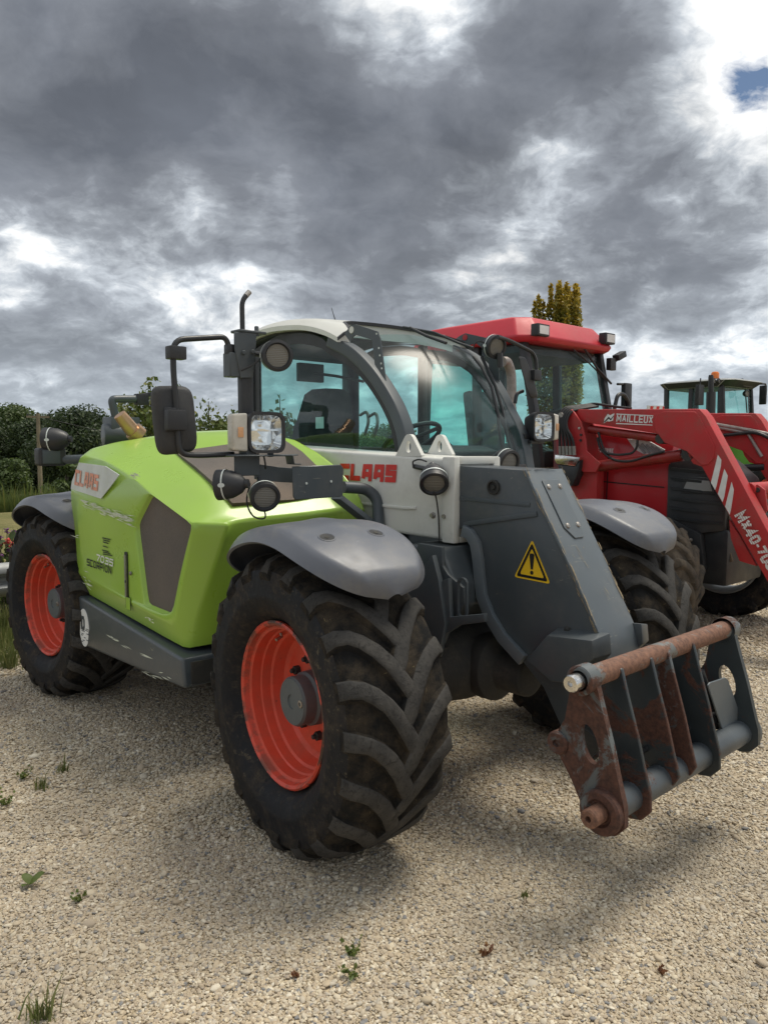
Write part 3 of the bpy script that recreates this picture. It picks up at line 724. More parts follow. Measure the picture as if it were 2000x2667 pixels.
def fender(parent, c, steer, s):
    """moulded mudguard; built for the right side, mirrored by s"""
    mtx = Matrix.Translation(Vector(c)) @ Matrix.Rotation(steer, 4, 'Z')
    nu, nv = 52, 33; G = []
    y0, y1 = .295, -.255          # outer, inner edge about the wheel's mid plane
    for i in range(nu):
        u = i / (nu - 1); a = RAD(137 - 88.5 * u)
        r = .735 - .006 * u + .006 * math.sin(math.pi * u); row = []
        endw = min(1, (min(u / .30, (1 - u) / .32))); endw = math.sqrt(max(0, 1 - (1 - endw) ** 2.2)); k0 = .30 if u < .5 else .10; endw = k0 + (1 - k0) * endw
        for j in range(nv):
            v = j / (nv - 1) * 2 - 1                      # -1 inner, 1 outer
            v = math.copysign(1 - (1 - abs(v)) ** 1.25, v)
            y = (y0 + y1) / 2 + (y0 - y1) / 2 * v * endw - .035 * max(0, (u - .55) / .45) ** 2 - .05 * max(0, (.3 - u) / .3) ** 2
            em = min((1 - abs(v)) * .275 * endw + .01, u * .95 + .004, (1 - u) * .95 + .004)
            drop = .062 * max(0, 1 - em / .062) ** 1.25 + .014 * v * v + .012 * max(0, v) ** 2 * u
            rr = r - drop
            rr += .009 * math.exp(-((v + .15 - .9 * (u - .45)) / .20) ** 2) * math.sin(math.pi * u)      # swept crest
            row.append((.062 + rr * math.cos(a), s * y, rr * math.sin(a)))
        G.append(row)
    mb = MB(); mb.grid(G)
    o = mb.build('mudguard', 'fender_plastic', parent, matrix=mtx, sharp=60, solid=.012)
    from mathutils.bvhtree import BVHTree
    bv = BVHTree.FromPolygons([v_.co for v_ in o.data.vertices], [list(p_.vertices) for p_ in o.data.polygons])
    for v, u in ((.40, .74), (-.32, .74)):
        i = int(u * (nu - 1)); j = min(range(nv), key=lambda q: abs(q / (nv - 1) * 2 - 1 - v)); p = Vector(G[i][j])
        n = (Vector(G[i + 1][j]) - p).cross(Vector(G[i][j + 1]) - p).normalized()
        if n.z < 0: n = -n
        hit = bv.ray_cast(p + n * .2, -n); p = hit[0]
        hb = MB(); hb.lathe([(.036, -.002), (.033, .0022), (.030, .0028), (.027, .0006)], p, n, 28)
        hb.lathe([(.0285, .0012), (0, .0012)], p, n, 28, 1)  # flush black disc: the shade inside the uncut hole, put in as colour
        hb.lathe([(.010, .001), (.010, .0026), (0, .0026)], p, n, 8, 2)
        hb.build('bolt_recess', ['fender_plastic', 'decal_black', 'axle_grime'], o)
    b = MB(); b.rect_sweep([(-.02, -s * .22, .40), (0, -s * .20, .60), (.02, -s * .12, .690)], (1, 0, 0), .12, .012)
    b.build('mounting_bracket', 'grey_paint_plain', o)
    return o
for cx_, st in ((0, -ST), (-WB, STR)):
    for s in (-1, 1):
        fender(tele, (cx_ + (.06 if cx_ == 0 and s > 0 else 0), .965 if s > 0 else -.905, .608), st, s)

# ---- engine hood
def hv(px, y): q = U(px[0], px[1], y=y); return (q.x, q.y, q.z)
SIDE = -1.05
s0 = hv((192, 1524), -1.02); s0b = hv((200, 1490), -1.062); s1 = hv((178, 1286), -1.06); s2 = hv((208, 1190), -1.0)
s2b = hv(Z1(740, 540), -1.03); s3 = hv((345, 1243), -1.042); E1 = hv((506, 1365), -1.05); s5b = hv((452, 1630), -1.062); D_ = hv((483, 1689), -1.015)
E2 = hv((600, 1364), -.915)
hole = [hv(Z1(*p), -1.056) for p in ((1075, 783), (1387, 1013), (1305, 1330), (1236, 1682), (1040, 1602), (965, 1000))]
hb = MB()
# side: ring between outline and the grille opening
outl = [s3, E1, ((E1[0] + s5b[0]) / 2, -1.056, (E1[2] + s5b[2]) / 2), s5b, s0b, s1]
for i in range(6):
    j = (i + 1) % 6
    if i == 3: hb.add([outl[3], outl[4], hole[4], hole[3]], [(0, 1, 2, 3)])
    elif i == 4: hb.add([outl[4], outl[5], hole[5], hole[4]], [(0, 1, 2, 3)])
    elif i == 5: hb.add([outl[5], outl[0], hole[0], hole[5]], [(0, 1, 2, 3)])
    else: hb.add([outl[i], outl[j], hole[j], hole[i]], [(0, 1, 2, 3)])
cxh = sum(p[0] for p in hole) / 6; czh = sum(p[2] for p in hole) / 6
hin = [(cxh + (p[0] - cxh) * .93, -1.030, czh + (p[2] - czh) * .95) for p in hole]
for i in range(6): hb.add([hole[i], hole[(i + 1) % 6], hin[(i + 1) % 6], hin[i]], [(0, 1, 2, 3)])
hb.add([s1, s2, s2b, s3], [(0, 1, 2, 3)])
hb.add([s0b, s5b, D_, s0], [(0, 1, 2, 3)])
hb.add([E1, E2, D_, s5b, outl[2]], [(0, 1, 2, 3, 4)])
# top
GR = [[(-1.60, -.745, 1.612), (-1.34, -.5, 1.662), (-1.15, -.27, 1.690)],
      [(-1.25, -.805, 1.530), (-1.07, -.5, 1.560), (-.95, -.27, 1.612)],
      [(-.93, -.868, 1.448), (-.86, -.5, 1.445), (-.80, -.27, 1.525)],
      [(-.77, -.850, 1.345), (-.72, -.5, 1.352), (-.68, -.29, 1.385)]]
rows = [
 [s1, (-2.36, -.93, 1.50), (-2.36, -.76, 1.64), (-2.36, -.5, 1.70), (-2.36, -.27, 1.71), (-2.36, -.21, 1.69)],
 [s2, (s2[0] + .01, -.93, 1.64), (-2.08, -.75, 1.705), (-2.08, -.5, 1.745), (-2.08, -.27, 1.75), (-2.08, -.21, 1.73)],
 [s2b, (-1.93, -.95, 1.615), (-1.80, -.72, 1.685), (-1.66, -.5, 1.745), (-1.55, -.27, 1.755), (-1.50, -.21, 1.735)],
 [s3, (-1.55, -.97, 1.535), GR[0][0], GR[0][1], GR[0][2], (-1.10, -.215, 1.685)],
 [(E1[0] * .42 + s3[0] * .58, -1.046, E1[2] * .42 + s3[2] * .58), (-1.23, -.96, 1.465), GR[1][0], GR[1][1], GR[1][2], (-.88, -.215, 1.612)],
 [(E1[0] * .75 + s3[0] * .25, -1.048, E1[2] * .75 + s3[2] * .25), (-.95, -.975, 1.39), GR[2][0], GR[2][1], GR[2][2], (-.69, -.215, 1.525)],
 [E1, (-.76, -.96, 1.318), GR[3][0], GR[3][1], GR[3][2], (-.545, -.215, 1.415)],
]
lip = [E2, (-.715, -.87, 1.285), (-.66, -.5, 1.298), (-.60, -.29, 1.315), (-.50, -.215, 1.325)]
hb.grid(rows)
hb.add([E1, E2, lip[1], GR[3][0], rows[6][1]], [(0, 1, 2, 3, 4)])
hb.add([GR[3][0], lip[1], lip[2], GR[3][1]], [(0, 1, 2, 3)]); hb.add([GR[3][1], lip[2], lip[3], GR[3][2]], [(0, 1, 2, 3)])
hb.add([GR[3][2], lip[3], lip[4], rows[6][5]], [(0, 1, 2, 3)])
fb = [D_, (-.86, -.87, .665), (-.86, -.5, .665), (-.86, -.29, .665), (-.86, -.215, .665)]
for i in range(4): hb.add([lip[i], lip[i + 1], fb[i + 1], fb[i]], [(0, 1, 2, 3)])
# boom side and rear
bs = [(r[5][0], -.21, .70) for r in rows] + [(lip[4][0], -.21, .70)]
tp = [r[5] for r in rows] + [lip[4]]
for i in range(len(tp) - 1): hb.add([tp[i], tp[i + 1], bs[i + 1], bs[i]], [(0, 1, 2, 3)])
hb.add([s0b, s0, (-2.33, -.21, .72), rows[0][5], rows[0][4], rows[0][3], rows[0][2], rows[0][1], s1], [tuple(range(9))])
hood = hb.build('engine_hood', 'lime', tele, sharp=180, sub=3, crease=.80)
g = MB(); gin = [(p[0], -1.034, p[2]) for p in hin]
g.add([(cxh + (p[0] - cxh) * 1.02, -1.0335, czh + (p[2] - czh) * 1.02) for p in hin], [tuple(range(6))])
g.build('side_grille', 'grille_mesh', hood)
g = MB(); g2 = []
def bil(G, u, v):
    a = u * (len(G) - 1); i = min(int(a), len(G) - 2); a -= i; b = v * (len(G[0]) - 1); j = min(int(b), len(G[0]) - 2); b -= j
    P = [Vector(G[x][y]) for x, y in ((i, j), (i, j + 1), (i + 1, j), (i + 1, j + 1))]
    return (P[0] * (1 - b) + P[1] * b) * (1 - a) + (P[2] * (1 - b) + P[3] * b) * a
for i in range(13):
    g2.append([tuple(bil(GR, .035 + .93 * i / 12, .03 + .94 * j / 10) + Vector((.008, -.004, .013))) for j in range(11)])
g.grid(g2)
edge = [g2[0][j] for j in range(11)] + [g2[i][10] for i in range(1, 13)] + [g2[12][j] for j in range(9, -1, -1)] + [g2[i][0] for i in range(11, 0, -1)]
g.loops(edge, [tuple(Vector(p) - Vector((.012, -.006, .022))) for p in edge], cap=False)
g.build('front_grille', 'grille_mesh', hood, sharp=40)
# latch
lp = plane_fn(hv(Z1(915, 1225), -1.0625), (1, 0, 0), (0, 0, 1))
mb = MB()
def rect(mb, fn, u0, u1, v0, v1, n0, n1, m=0):
    P = [fn(u, v, n) for n in (n0, n1) for u, v in ((u0, v0), (u1, v0), (u1, v1), (u0, v1))]
    mb.add(P, [(3, 2, 1, 0), (4, 5, 6, 7), (0, 1, 5, 4), (1, 2, 6, 5), (2, 3, 7, 6), (3, 0, 4, 7)], m)
rect(mb, lp, -.030, .004, -.30, .01, -.004, .001, 0)
rect(mb, lp, -.022, .000, -.235, -.005, .001, .008, 1)
rect(mb, lp, -.020, .035, -.305, -.235, .001, .004, 2)
mb.lathe([(.011, 0), (.011, .006), (.007, .007), (0, .007)], lp(.045, -.10, 0), (0, -1, 0), 16, 1)
mb.lathe([(.008, .006), (.008, .012), (0, .012)], lp(-.010, -.15, 0), (0, -1, 0), 12, 1)
mb.build('hood_latch', ['decal_black', 'steel', 'lime'], hood, bevel=.002, seg=1)
# lettering and marks on the hood
def side_pt(px, y=-1.0625): return hv(px, y)
def dec_poly(pxs, y, name, mat, parent, th=.0012):
    P = [hv(p, y) for p in pxs]; mb = MB(); mb.loops([(p[0], p[1] + .004, p[2]) for p in P], P); return mb.build(name, mat, parent, smooth=False)
dec_poly([Z1(*p) for p in ((570, 566), (760, 592), (860, 655), (800, 735), (728, 826), (512, 755), (520, 700))], -1.066, 'faded_sticker', 'decal_grey', hood)
def word(parent, name, mat, text, p0, p1, h, thick, y=None, slant=0., gapf=.18, fn=None, length=None, widths=None, lift=.0015):
    mb = MB()
    if fn is None:
        a, b = Vector(p0), Vector(p1); length = (b - a).length; Ud = (b - a).normalized(); Nn = Vector((0, -1, 0)); V_ = Nn.cross(Ud); fn = plane_fn(a, Ud, V_)
    wsum = sum(({'I': .35, '.': .5, 'M': 1.25}.get(c, 1.0) if widths is None else widths.get(c, 1.0)) for c in text)
    w = (length - slant * h) / (wsum + gapf * (len(text) - 1))
    strokes(mb, text, fn, h, w, w * gapf, thick, slant, lift=lift)
    return mb.build(name, mat, parent, smooth=False, weld=False)
word(hood, 'maker_lettering', 'logo_red_faded', 'CLaaS', side_pt(Z1(540, 725), -1.0675), side_pt(Z1(716, 776), -1.0675), .095, .020, slant=.22)
word(hood, 'model_number', 'decal_white', '7035', side_pt(Z1(697, 1274)), side_pt(Z1(822, 1318)), .043, .0085, slant=.22)
word(hood, 'model_lettering', 'decal_black', 'SCORPION', side_pt(Z1(629, 1306)), side_pt(Z1(808, 1372)), .043, .0078, slant=.10)
mb = MB(); rnd = random.Random(5)
for k in range(9):
    a = side_pt(Z1(738 + (6 if k % 3 else 0), 1112 + k * 14.5)); b = side_pt(Z1(738 + rnd.uniform(35, 76), 1112 + k * 14.5 + 12))
    fn = plane_fn(a, Vector(b) - Vector(a), (0, 0, 1))
    if k in (3, 5): continue
    L_ = (Vector(b) - Vector(a)).length; u = 0
    while u < L_:
        w_ = rnd.uniform(.006, .02); rect(mb, fn, u, min(L_, u + w_), 0, .006, 0, .001); u += w_ + .004
mb.build('dealer_print', 'decal_black', hood, smooth=False)['kind'] = 'stuff'
def scratches(parent, name, px0, px1, n, spread, ln, seed, y=-1.0640, mat='scratch_pale', thick=.0035, slope=.12):
    rnd = random.Random(seed); mb = MB(); a, b = Vector(side_pt(px0, y)), Vector(side_pt(px1, y)); d = (b - a).normalized(); up = Vector((0, 0, 1))
    for k in range(n):
        t = rnd.random(); p = a.lerp(b, t) + up * rnd.gauss(0, spread); l = rnd.uniform(.3, 1) * ln
        dd = (Vector((1, 0, 0)) + up * (d.z / max(.1, d.x) * .75 + rnd.uniform(-slope, slope))).normalized(); w = rnd.uniform(.3, 1) * thick; n_ = up * w
        q = Vector((0, -.0004 * (k % 6), 0))
        mb.add([p + q, p + dd * l * .5 - n_ + q, p + dd * l + q, p + dd * l * .5 + n_ + q], [(0, 1, 2, 3)])
    o = mb.build(name, mat, parent, smooth=False, weld=False); o['kind'] = 'stuff'; return o
scratches(hood, 'scrape', Z1(575, 835), Z1(930, 985), 110, .013, .16, 3, thick=.0030)
scratches(hood, 'scrape', Z1(930, 645), Z1(960, 660), 14, .007, .12, 4, y=-1.050, thick=.004)
scratches(hood, 'scrape', Z1(580, 1385), Z1(650, 1430), 12, .02, .10, 6)
scratches(hood, 'scrape', Z1(500, 1090), Z1(640, 1098), 3, .003, .2, 7, thick=.004)
scratches(hood, 'scrape', Z1(1045, 1680), Z1(1095, 1695), 9, .008, .05, 8)

# ---- tank box below the hood
mb = MB()
pr = [U(*p, y=-1.075) for p in ((200, 1548), (474, 1716), (481, 1795), (213, 1680))]
poly = [(p.x, p.z) for p in pr]; poly[0] = (-2.20, poly[0][1]); poly[3] = (-2.16, poly[3][1])
mb.prism_y(poly, -1.075, -.45)
sill = mb.build('tank_box', 'grey_paint', tele, bevel=.018, seg=3)
mb = MB(); mb.box(-.845, -.838, -1.04, -.50, .49, .60)
mb.build('end_plate', 'axle_grime', sill)
# round worn sticker
c = U(*Z1(608, 1755), y=-1.0765); mb = MB(); rnd = random.Random(2)
fn = plane_fn((c.x, c.y, c.z), (1, 0, 0), (0, 0, 1))
out = [(.075 * math.cos(a) * (1 + (rnd.uniform(-.16, .02) if math.sin(a) < .2 else 0)), .115 * math.sin(a)) for a in [2 * math.pi * k / 36 for k in range(36)]]
mb.loops([fn(u, v, -.003) for u, v in out], [fn(u, v, .001) for u, v in out])
st_ = mb.build('round_sticker', 'decal_white', sill, smooth=False)
mb = MB()
strokes(mb, 'IO', plane_fn(fn(-.045, -.015, 0), (1, 0, 0), (0, 0, 1)), .085, .055, -.012, .020, lift=.0022)
for k in range(10):
    a = rnd.uniform(-.05, .04); v = -.09 + .012 * k * .8; rect(mb, fn, a, a + rnd.uniform(.015, .05), v, v + .004, .0, .0023 + .0003 * (k % 4))
mb.build('sticker_print', 'grey_paint_plain', st_, smooth=False, weld=False)
scratches(sill, 'scrape', Z1(760, 1800), Z1(1010, 1940), 9, .006, .16, 11, y=-1.0770, thick=.004)
scratches(sill, 'scrape', Z1(1000, 2050), Z1(1300, 2140), 9, .012, .16, 12, y=-1.0770, thick=.003)

# ---- boom: white outer section
mb = MB()
mb.prism_y([(.055, 1.200), (.055, 1.588), (-.9, 1.628), (-2.75, 1.72), (-2.95, 1.60), (-2.95, 1.35), (-2.6, 1.30), (-.9, 1.232), (-.25, 1.206)], -.16, .16)
boom = mb.build('outer_boom', 'white_paint', tele, bevel=.018, seg=3)
mb = MB()
for (a, b, c_, d) in ((-.1615, -.125, 1.190, 1.597), (.125, .1615, 1.190, 1.597)): mb.box(-.005, .075, a - .006, b + .006 if b > 0 else b, c_, d)
mb.box(-.005, .075, -.1245, .1245, 1.560, 1.598); mb.box(-.005, .075, -.1245, .1245, 1.190, 1.222)
mb.build('boom_collar', 'white_paint', boom, bevel=.010, seg=2)
mb = MB(); mb.rect_sweep([(-2.0, -.163, 1.365), (-.25, -.163, 1.340), (-.18, -.163, 1.345)], (0, 1, 0), .012, .014)
mb.build('weld_seam', 'white_paint', boom, bevel=.003)
word(boom, 'maker_lettering', 'logo_red', 'CLaaS', tuple(U(884, 1250, y=-.1625)), tuple(U(1034, 1257, y=-.1625)), .090, .027, slant=.10, gapf=.13)
for yy, px in ((-.145, Z3(635, 955)), (.145, Z3(825, 950))):       # lifting eyes
    q = U(*px, y=yy); n = 28
    outer = [(q.x - .105, 1.60), (q.x - .035, 1.69)] ; mb = MB()
    o2 = [(-.095, 0), (-.040, .078)] + [( .032 * math.sin(a), .082 + .028 * math.cos(a)) for a in [RAD(-60 + 120 * k / 8) for k in range(9)]] + [(.040, .078), (.095, 0)]
    o3 = resample(o2, 32)
    def slot(a):
        d = Vector((math.cos(a), math.sin(a))); return (.018 * d.x, .048 + .030 * d.y)
    hl = [slot(math.atan2(p[1] - .048, p[0])) for p in o3]
    zb = 1.59 - q.x * .043 - .004
    ring_plate(mb, o3, hl, lambda a, b: (q.x + a, yy - .012, zb + b), lambda a, b: (q.x + a, yy + .012, zb + b))
    mb.build('lifting_eye', 'white_paint', boom, sharp=30)
for px in ((853, 955), (930, 960), (966, 950), (1043, 950)):
    q = U(*Z3(*px), z=1.60); mb = MB(); mb.lathe([(.016, -.01), (.016, .003), (.010, .004), (.010, .016), (0, .016)], (q.x - .0, max(-.13, min(.13, q.y)), 1.595), (0, 0, 1), 8)
    mb.build('stop_bolt', 'steel', boom, sharp=20)
for px in ((235, 262), (292, 267)):
    q = U(*Z5(*px), y=-.162); mb = MB(); mb.lathe([(.017, 0), (.015, .005), (.011, .006), (.010, .016), (0, .016)], (q.x, -.161, q.z), (0, -1, 0), 8)
    mb.build('pad_bolt', 'steel', boom, sharp=20)

# ---- boom: grey inner section with the drop nose
front = XZ(Z5, ((670, 45), (870, 480), (1000, 780), (1030, 850), (1052, 960)), -.133)
back = XZ(Z5, ((372, 335), (432, 440), (452, 620), (500, 760), (560, 860), (660, 965), (760, 1090), (850, 1290)), -.133)
prof = [(-.6, 1.575), (front[0][0], front[0][1])] + front[1:] + [(.90, .62), (.86, .43), (.78, .395)] + list(reversed(back))[0:] + [(.09, 1.262), (-.6, 1.262)]
mb = MB(); mb.prism_y(prof, -.127, .127)
nose = mb.build('inner_boom', 'grey_paint', tele, bevel=.006, seg=2)
mb = MB(); fr2 = [(a, b) for a, b in front]     # front plate, a little wider than the box
pl = [Vector((a, 0, b)) for a, b in front]
mb.rect_sweep([p + Vector((.006, 0, .0)) for p in pl], (0, 1, 0), .270, .012)
fp = mb.build('nose_plate', 'nose_front', nose, bevel=.004)
mb = MB()                                        # cover bolted to the nose plate
t0, t1 = pl[0].lerp(pl[1], .14), pl[0].lerp(pl[1], .80); d = (t1 - t0).normalized(); nn = Vector((0, 1, 0)).cross(d).normalized(); nn = nn if nn.x > 0 else -nn
def cov(u, v, n=0): return t0 + Vector((0, 1, 0)) * u + d * v + nn * (.0125 + n)
Lc = (t1 - t0).length
shape = [(-.062, 0), (.062, 0), (.062, Lc - .05), (.045, Lc), (-.020, Lc), (-.062, Lc - .055)]
mb.loops([cov(u, v, 0) for u, v in shape], [cov(u, v, .005) for u, v in shape])
cp = mb.build('cover_plate', 'nose_front', nose, bevel=.002, seg=1)
for u, v in ((-.040, .035), (.042, .035), (-.035, Lc - .06), (.042, Lc - .06)):
    mb = MB(); mb.lathe([(.013, .0), (.011, .006), (.004, .009), (0, .009)], cov(u, v, .0045), nn, 12); mb.build('cover_bolt', 'steel', nose)
mb = MB(); fl = [Vector((a, 0, b)) for a, b in XZ(Z5, ((372, 335), (405, 352), (432, 400), (445, 480), (452, 560), (462, 650), (500, 750), (560, 850), (660, 960)), -.150)]
mb.rect_sweep([p + Vector((.0, -.139, 0)) for p in fl], (0, 1, 0), .026, .055)
mb.build('edge_flange', 'nose_front', nose, bevel=.004)
mb = MB(); mb.rect_sweep([p + Vector((.0, .139, 0)) for p in fl], (0, 1, 0), .026, .055)
mb.build('edge_flange', 'nose_front', nose, bevel=.004)
mb = MB(); q0, q1 = U(*Z5(385, 305), y=-.128), U(*Z5(735, 255), y=-.128); mb.rect_sweep([q0, q1], (0, 1, 0), .016, .022)
q0, q1 = U(*Z5(345, 178), y=-.128), U(*Z5(700, 212), y=-.128); mb.rect_sweep([q0, q1], (0, 1, 0), .006, .02)
mb.build('weld_seam', 'grey_paint_plain', nose, bevel=.004)
q = U(*Z5(528, 127), y=-.128); mb = MB(); mb.lathe([(.034, -.01), (.034, .012), (.026, .014), (.024, .004), (.012, .004), (.010, .012), (0, .012)], (q.x, -.127, q.z), (0, -1, 0), 20)
mb.build('pin_boss', 'axle_grime', nose, sharp=25)
# warning triangle
A_, B_, C_ = [U(*Z5(*p), y=-.1285) for p in ((710, 378), (797, 592), (624, 558))]
tri = fillet([(A_ + B_) / 2, B_, C_, A_, (A_ + B_) / 2], .016, 4); cc = (A_ + B_ + C_) / 3
mb = MB(); mb.loops([Vector((p.x, -.124, p.z)) for p in tri[:-1]], [Vector((p.x, -.1285, p.z)) for p in tri[:-1]])
sg = mb.build('warning_sign', 'sign_yellow', nose, smooth=False)
mb = MB(); o_ = [cc + (p - cc) * .88 for p in tri[:-1]]; i_ = [cc + (p - cc) * .68 for p in tri[:-1]]; n = len(o_)
mb.add([Vector((p.x, -.1293, p.z)) for p in o_] + [Vector((p.x, -.1293, p.z)) for p in i_], [(k, (k + 1) % n, n + (k + 1) % n, n + k) for k in range(n)])
ax = (A_ - (B_ + C_) / 2).normalized(); rx = Vector((1, 0, 0)); hh = (A_ - (B_ + C_) / 2).length; b0 = (B_ + C_) / 2
def ex(u, v): p = b0 + ax * (v * hh) + rx * u; return Vector((p.x, -.1296, p.z))
mb.add([ex(-.006, .27), ex(.006, .27), ex(.013, .62), ex(.008, .66), ex(-.008, .66), ex(-.013, .62)], [(0, 1, 2, 3, 4, 5)])
pc = b0 + ax * (.19 * hh); mb.add([Vector((pc.x + .009 * math.cos(a), -.1296, pc.z + .009 * math.sin(a))) for a in [k * math.pi / 6 for k in range(12)]], [tuple(range(12))])
mb.build('sign_print', 'decal_black', sg, smooth=False)
# faceted cover low on the nose
cv = [U(*Z5(*p), y=-.215) for p in ((770, 818), (1022, 845), (1030, 950), (880, 1088), (790, 1078), (655, 955))]
mb = MB(); o1 = [(p.x, p.z) for p in cv]
cxm = sum(p[0] for p in o1) / 6; czm = sum(p[1] for p in o1) / 6
A1 = [(x, -.12, z) for x, z in o1]; B1_ = [(cxm + (x - cxm) * .86, -.215, czm + (z - czm) * .84) for x, z in o1]
mb.loops(A1, B1_)
mb.build('link_cover', 'grey_paint', nose, bevel=.006)
mb = MB(); mb.loops([(x, .12, z) for x, z in o1], [(p[0], .215, p[2]) for p in B1_]); mb.build('link_cover', 'grey_paint', nose, bevel=.006)
q = U(*Z5(882, 810), y=-.13); mb = MB(); mb.lathe([(.015, -.01), (.015, .012), (.008, .02), (0, .02)], (q.x, -.127, q.z), (0, -1, 0), 6); mb.build('cover_bolt', 'axle_grime', nose)
mb = MB(); mb.lathe([(.0, 0), (.062, 0), (.062, .36), (0, .36)], (.80, -.18, .44), (0, 1, 0), 28); mb.build('tilt_pivot', 'axle_grime', nose)

# bare and yellowed paint along the nose's edges
def chips(parent, path, n, seed, spread=.006, ln=.05, th=.006, nrm_=(0, -1, 0)):
    rnd = random.Random(seed); P = [Vector(p) for p in path]; mb = MB(); nv_ = Vector(nrm_)
    for k in range(n):
        i = rnd.randrange(len(P) - 1); t = rnd.random(); p = P[i].lerp(P[i + 1], t); d = (P[i + 1] - P[i]).normalized(); sd = d.cross(nv_).normalized()
        l = rnd.uniform(.15, 1) ** 2 * ln; w = rnd.uniform(.25, 1) * th; c = p + sd * rnd.gauss(0, spread); q = nv_ * (.0008 + .0002 * (k % 5)); m_ = len(mb.v)
        V_ = [c - d * l + q, c - d * l * .3 + sd * w + q, c + d * l * .5 + sd * w * rnd.uniform(.3, 1) + q, c + d * l + q, c + d * l * .2 - sd * w * rnd.uniform(.3, 1) + q]
        mb.add(V_, [(0, 1, 2, 3, 4)])
    o = mb.build('paint_chips', 'bare_paint', parent, smooth=False, weld=False); o['kind'] = 'stuff'; return o
surf('bare_paint', (.30, .24, .15), .7, dirt=.9, dirtc=(.12, .075, .045), ds=60)
ed = [(a + .0, -.1355, b) for a, b in front]
chips(nose, ed, 90, 1, .003, .030, .0022)
fe = [Vector((a, 0, b)) + Vector((.0125, -.131, .004)) for a, b in front]; chips(nose, fe[:3], 60, 2, .0035, .035, .003, tuple(nn))
fe = [Vector((a, 0, b)) + Vector((.0125, .131, .004)) for a, b in front]; chips(nose, fe[:3], 60, 3, .0035, .035, .003, tuple(nn))
chips(nose, [(front[0][0] + .012, -.125, front[0][1] + .007), (front[0][0] + .012, .125, front[0][1] + .007)], 40, 4, .003, .03, .004, (0, 0, 1))
chips(nose, [Vector(cov(-.03, .30, .0)), Vector(cov(.05, .62, .0))], 14, 5, .03, .035, .0025, tuple(nn))
# ---- quick-attach carriage
UP = Vector((1.055, 0, .848)); LO = Vector((1.140, 0, .412)); CYo = -.03
mb = MB(); mb.tube([(UP.x, CYo - .545, UP.z), (UP.x, CYo, UP.z), (UP.x, CYo + .545, UP.z)], .038, 24)
carr = mb.build('tool_carriage', 'tube_rust', tele, sharp=40)
mb = MB(); mb.tube([(LO.x, CYo - .53, LO.z), (LO.x, CYo, LO.z), (LO.x, CYo + .53, LO.z)], .052, 28); mb.build('lower_tube', 'tube_grey', carr, sharp=40)
for s in (-1, 1):
    mb = MB(); mb.lathe([(.030, 0), (.030, .062), (.026, .067), (.010, .067), (.009, .055), (0, .055)], (UP.x, CYo + s * .565, UP.z), (0, s, 0), 24); mb.build('lock_pin', 'chrome', carr, sharp=25)
    mb = MB(); mb.lathe([(.052, -.03), (.052, .028), (.046, .032), (.036, .032), (.036, 0)], (UP.x, CYo + s * .55, UP.z), (0, s, 0), 28); mb.build('pin_collar', 'carriage_rust', carr, sharp=30)
    mb = MB(); mb.lathe([(.032, 0), (.032, .085), (.026, .09), (.011, .09), (.010, .07), (0, .07)], (LO.x, CYo + s * .55, LO.z), (0, s, 0), 24); mb.build('lower_pin', 'tube_rust', carr, sharp=25)
    mb = MB(); mb.lathe([(.078, -.02), (.078, .022), (.070, .030), (.048, .030), (.040, .018), (.034, .018)], (LO.x, CYo + s * .55, LO.z), (0, s, 0), 32); mb.build('pin_collar', 'carriage_rust', carr, sharp=30)
def plate_prof(full, lower_wrap):
    """side view of a carriage plate: front edge leans out, bottom wraps the tube"""
    F_ = [(UP.x + .042, UP.z + .01), (UP.x + .068, UP.z - .08), (UP.x + .112, UP.z - .22), (LO.x + .055, LO.z + .11), (LO.x + .078, LO.z + .03)]
    if lower_wrap: F_ += [(LO.x + .080, LO.z - .035), (LO.x + .045, LO.z - .075), (LO.x, LO.z - .083), (LO.x - .05, LO.z - .065), (LO.x - .08, LO.z - .02)]
    else: F_ += [(LO.x + .055, LO.z - .01), (LO.x + .0, LO.z + .0)]
    if full: F_ += [(LO.x - .13, LO.z + .07), (LO.x - .195, LO.z + .16), (LO.x - .19, LO.z + .225), (UP.x - .075, UP.z - .16), (UP.x - .055, UP.z - .04), (UP.x - .04, UP.z + .025), (UP.x, UP.z + .043)]
    else: F_ += [(LO.x - .12, LO.z + .10), (LO.x - .13, LO.z + .20), (UP.x - .06, UP.z - .10), (UP.x - .035, UP.z - .0), (UP.x, UP.z + .02)]
    return F_
for s in (-1, 1):
    y = CYo + s * .535; mb = MB(); o3 = resample(plate_prof(True, True), 56); c0 = (LO.x - .060, LO.z + .215)
    def hf(a): return (c0[0] + .034 * math.cos(a) - .016 * math.sin(a), c0[1] + .066 * math.sin(a))
    hl = [hf(math.atan2(p[1] - c0[1], p[0] - c0[0])) for p in o3]
    ring_plate(mb, o3, hl, lambda a, b: (a, y - .0125, b), lambda a, b: (a, y + .0125, b))
    mb.build('end_plate', 'carriage_rust' if s < 0 else 'carriage_mixed', carr, sharp=30)
for yy, wrap, mt in ((-.372, True, 'carriage_mixed'), (-.165, False, 'carriage_mixed'), (-.035, False, 'carriage_rust'), (.165, True, 'carriage_mixed')):
    mb = MB(); mb.prism_y(plate_prof(False, wrap), CYo + yy - .008, CYo + yy + .008)
    mb.build('rib_plate', mt, carr, bevel=.003, seg=1)
mb = MB(); mb.prism_y([(LO.x - .30, LO.z + .02), (LO.x - .05, LO.z - .05), (LO.x - .03, LO.z + .05), (UP.x - .04, UP.z - .08), (UP.x - .09, UP.z - .06), (UP.x - .17, UP.z - .18), (LO.x - .31, LO.z + .10)], -.10, -.075)
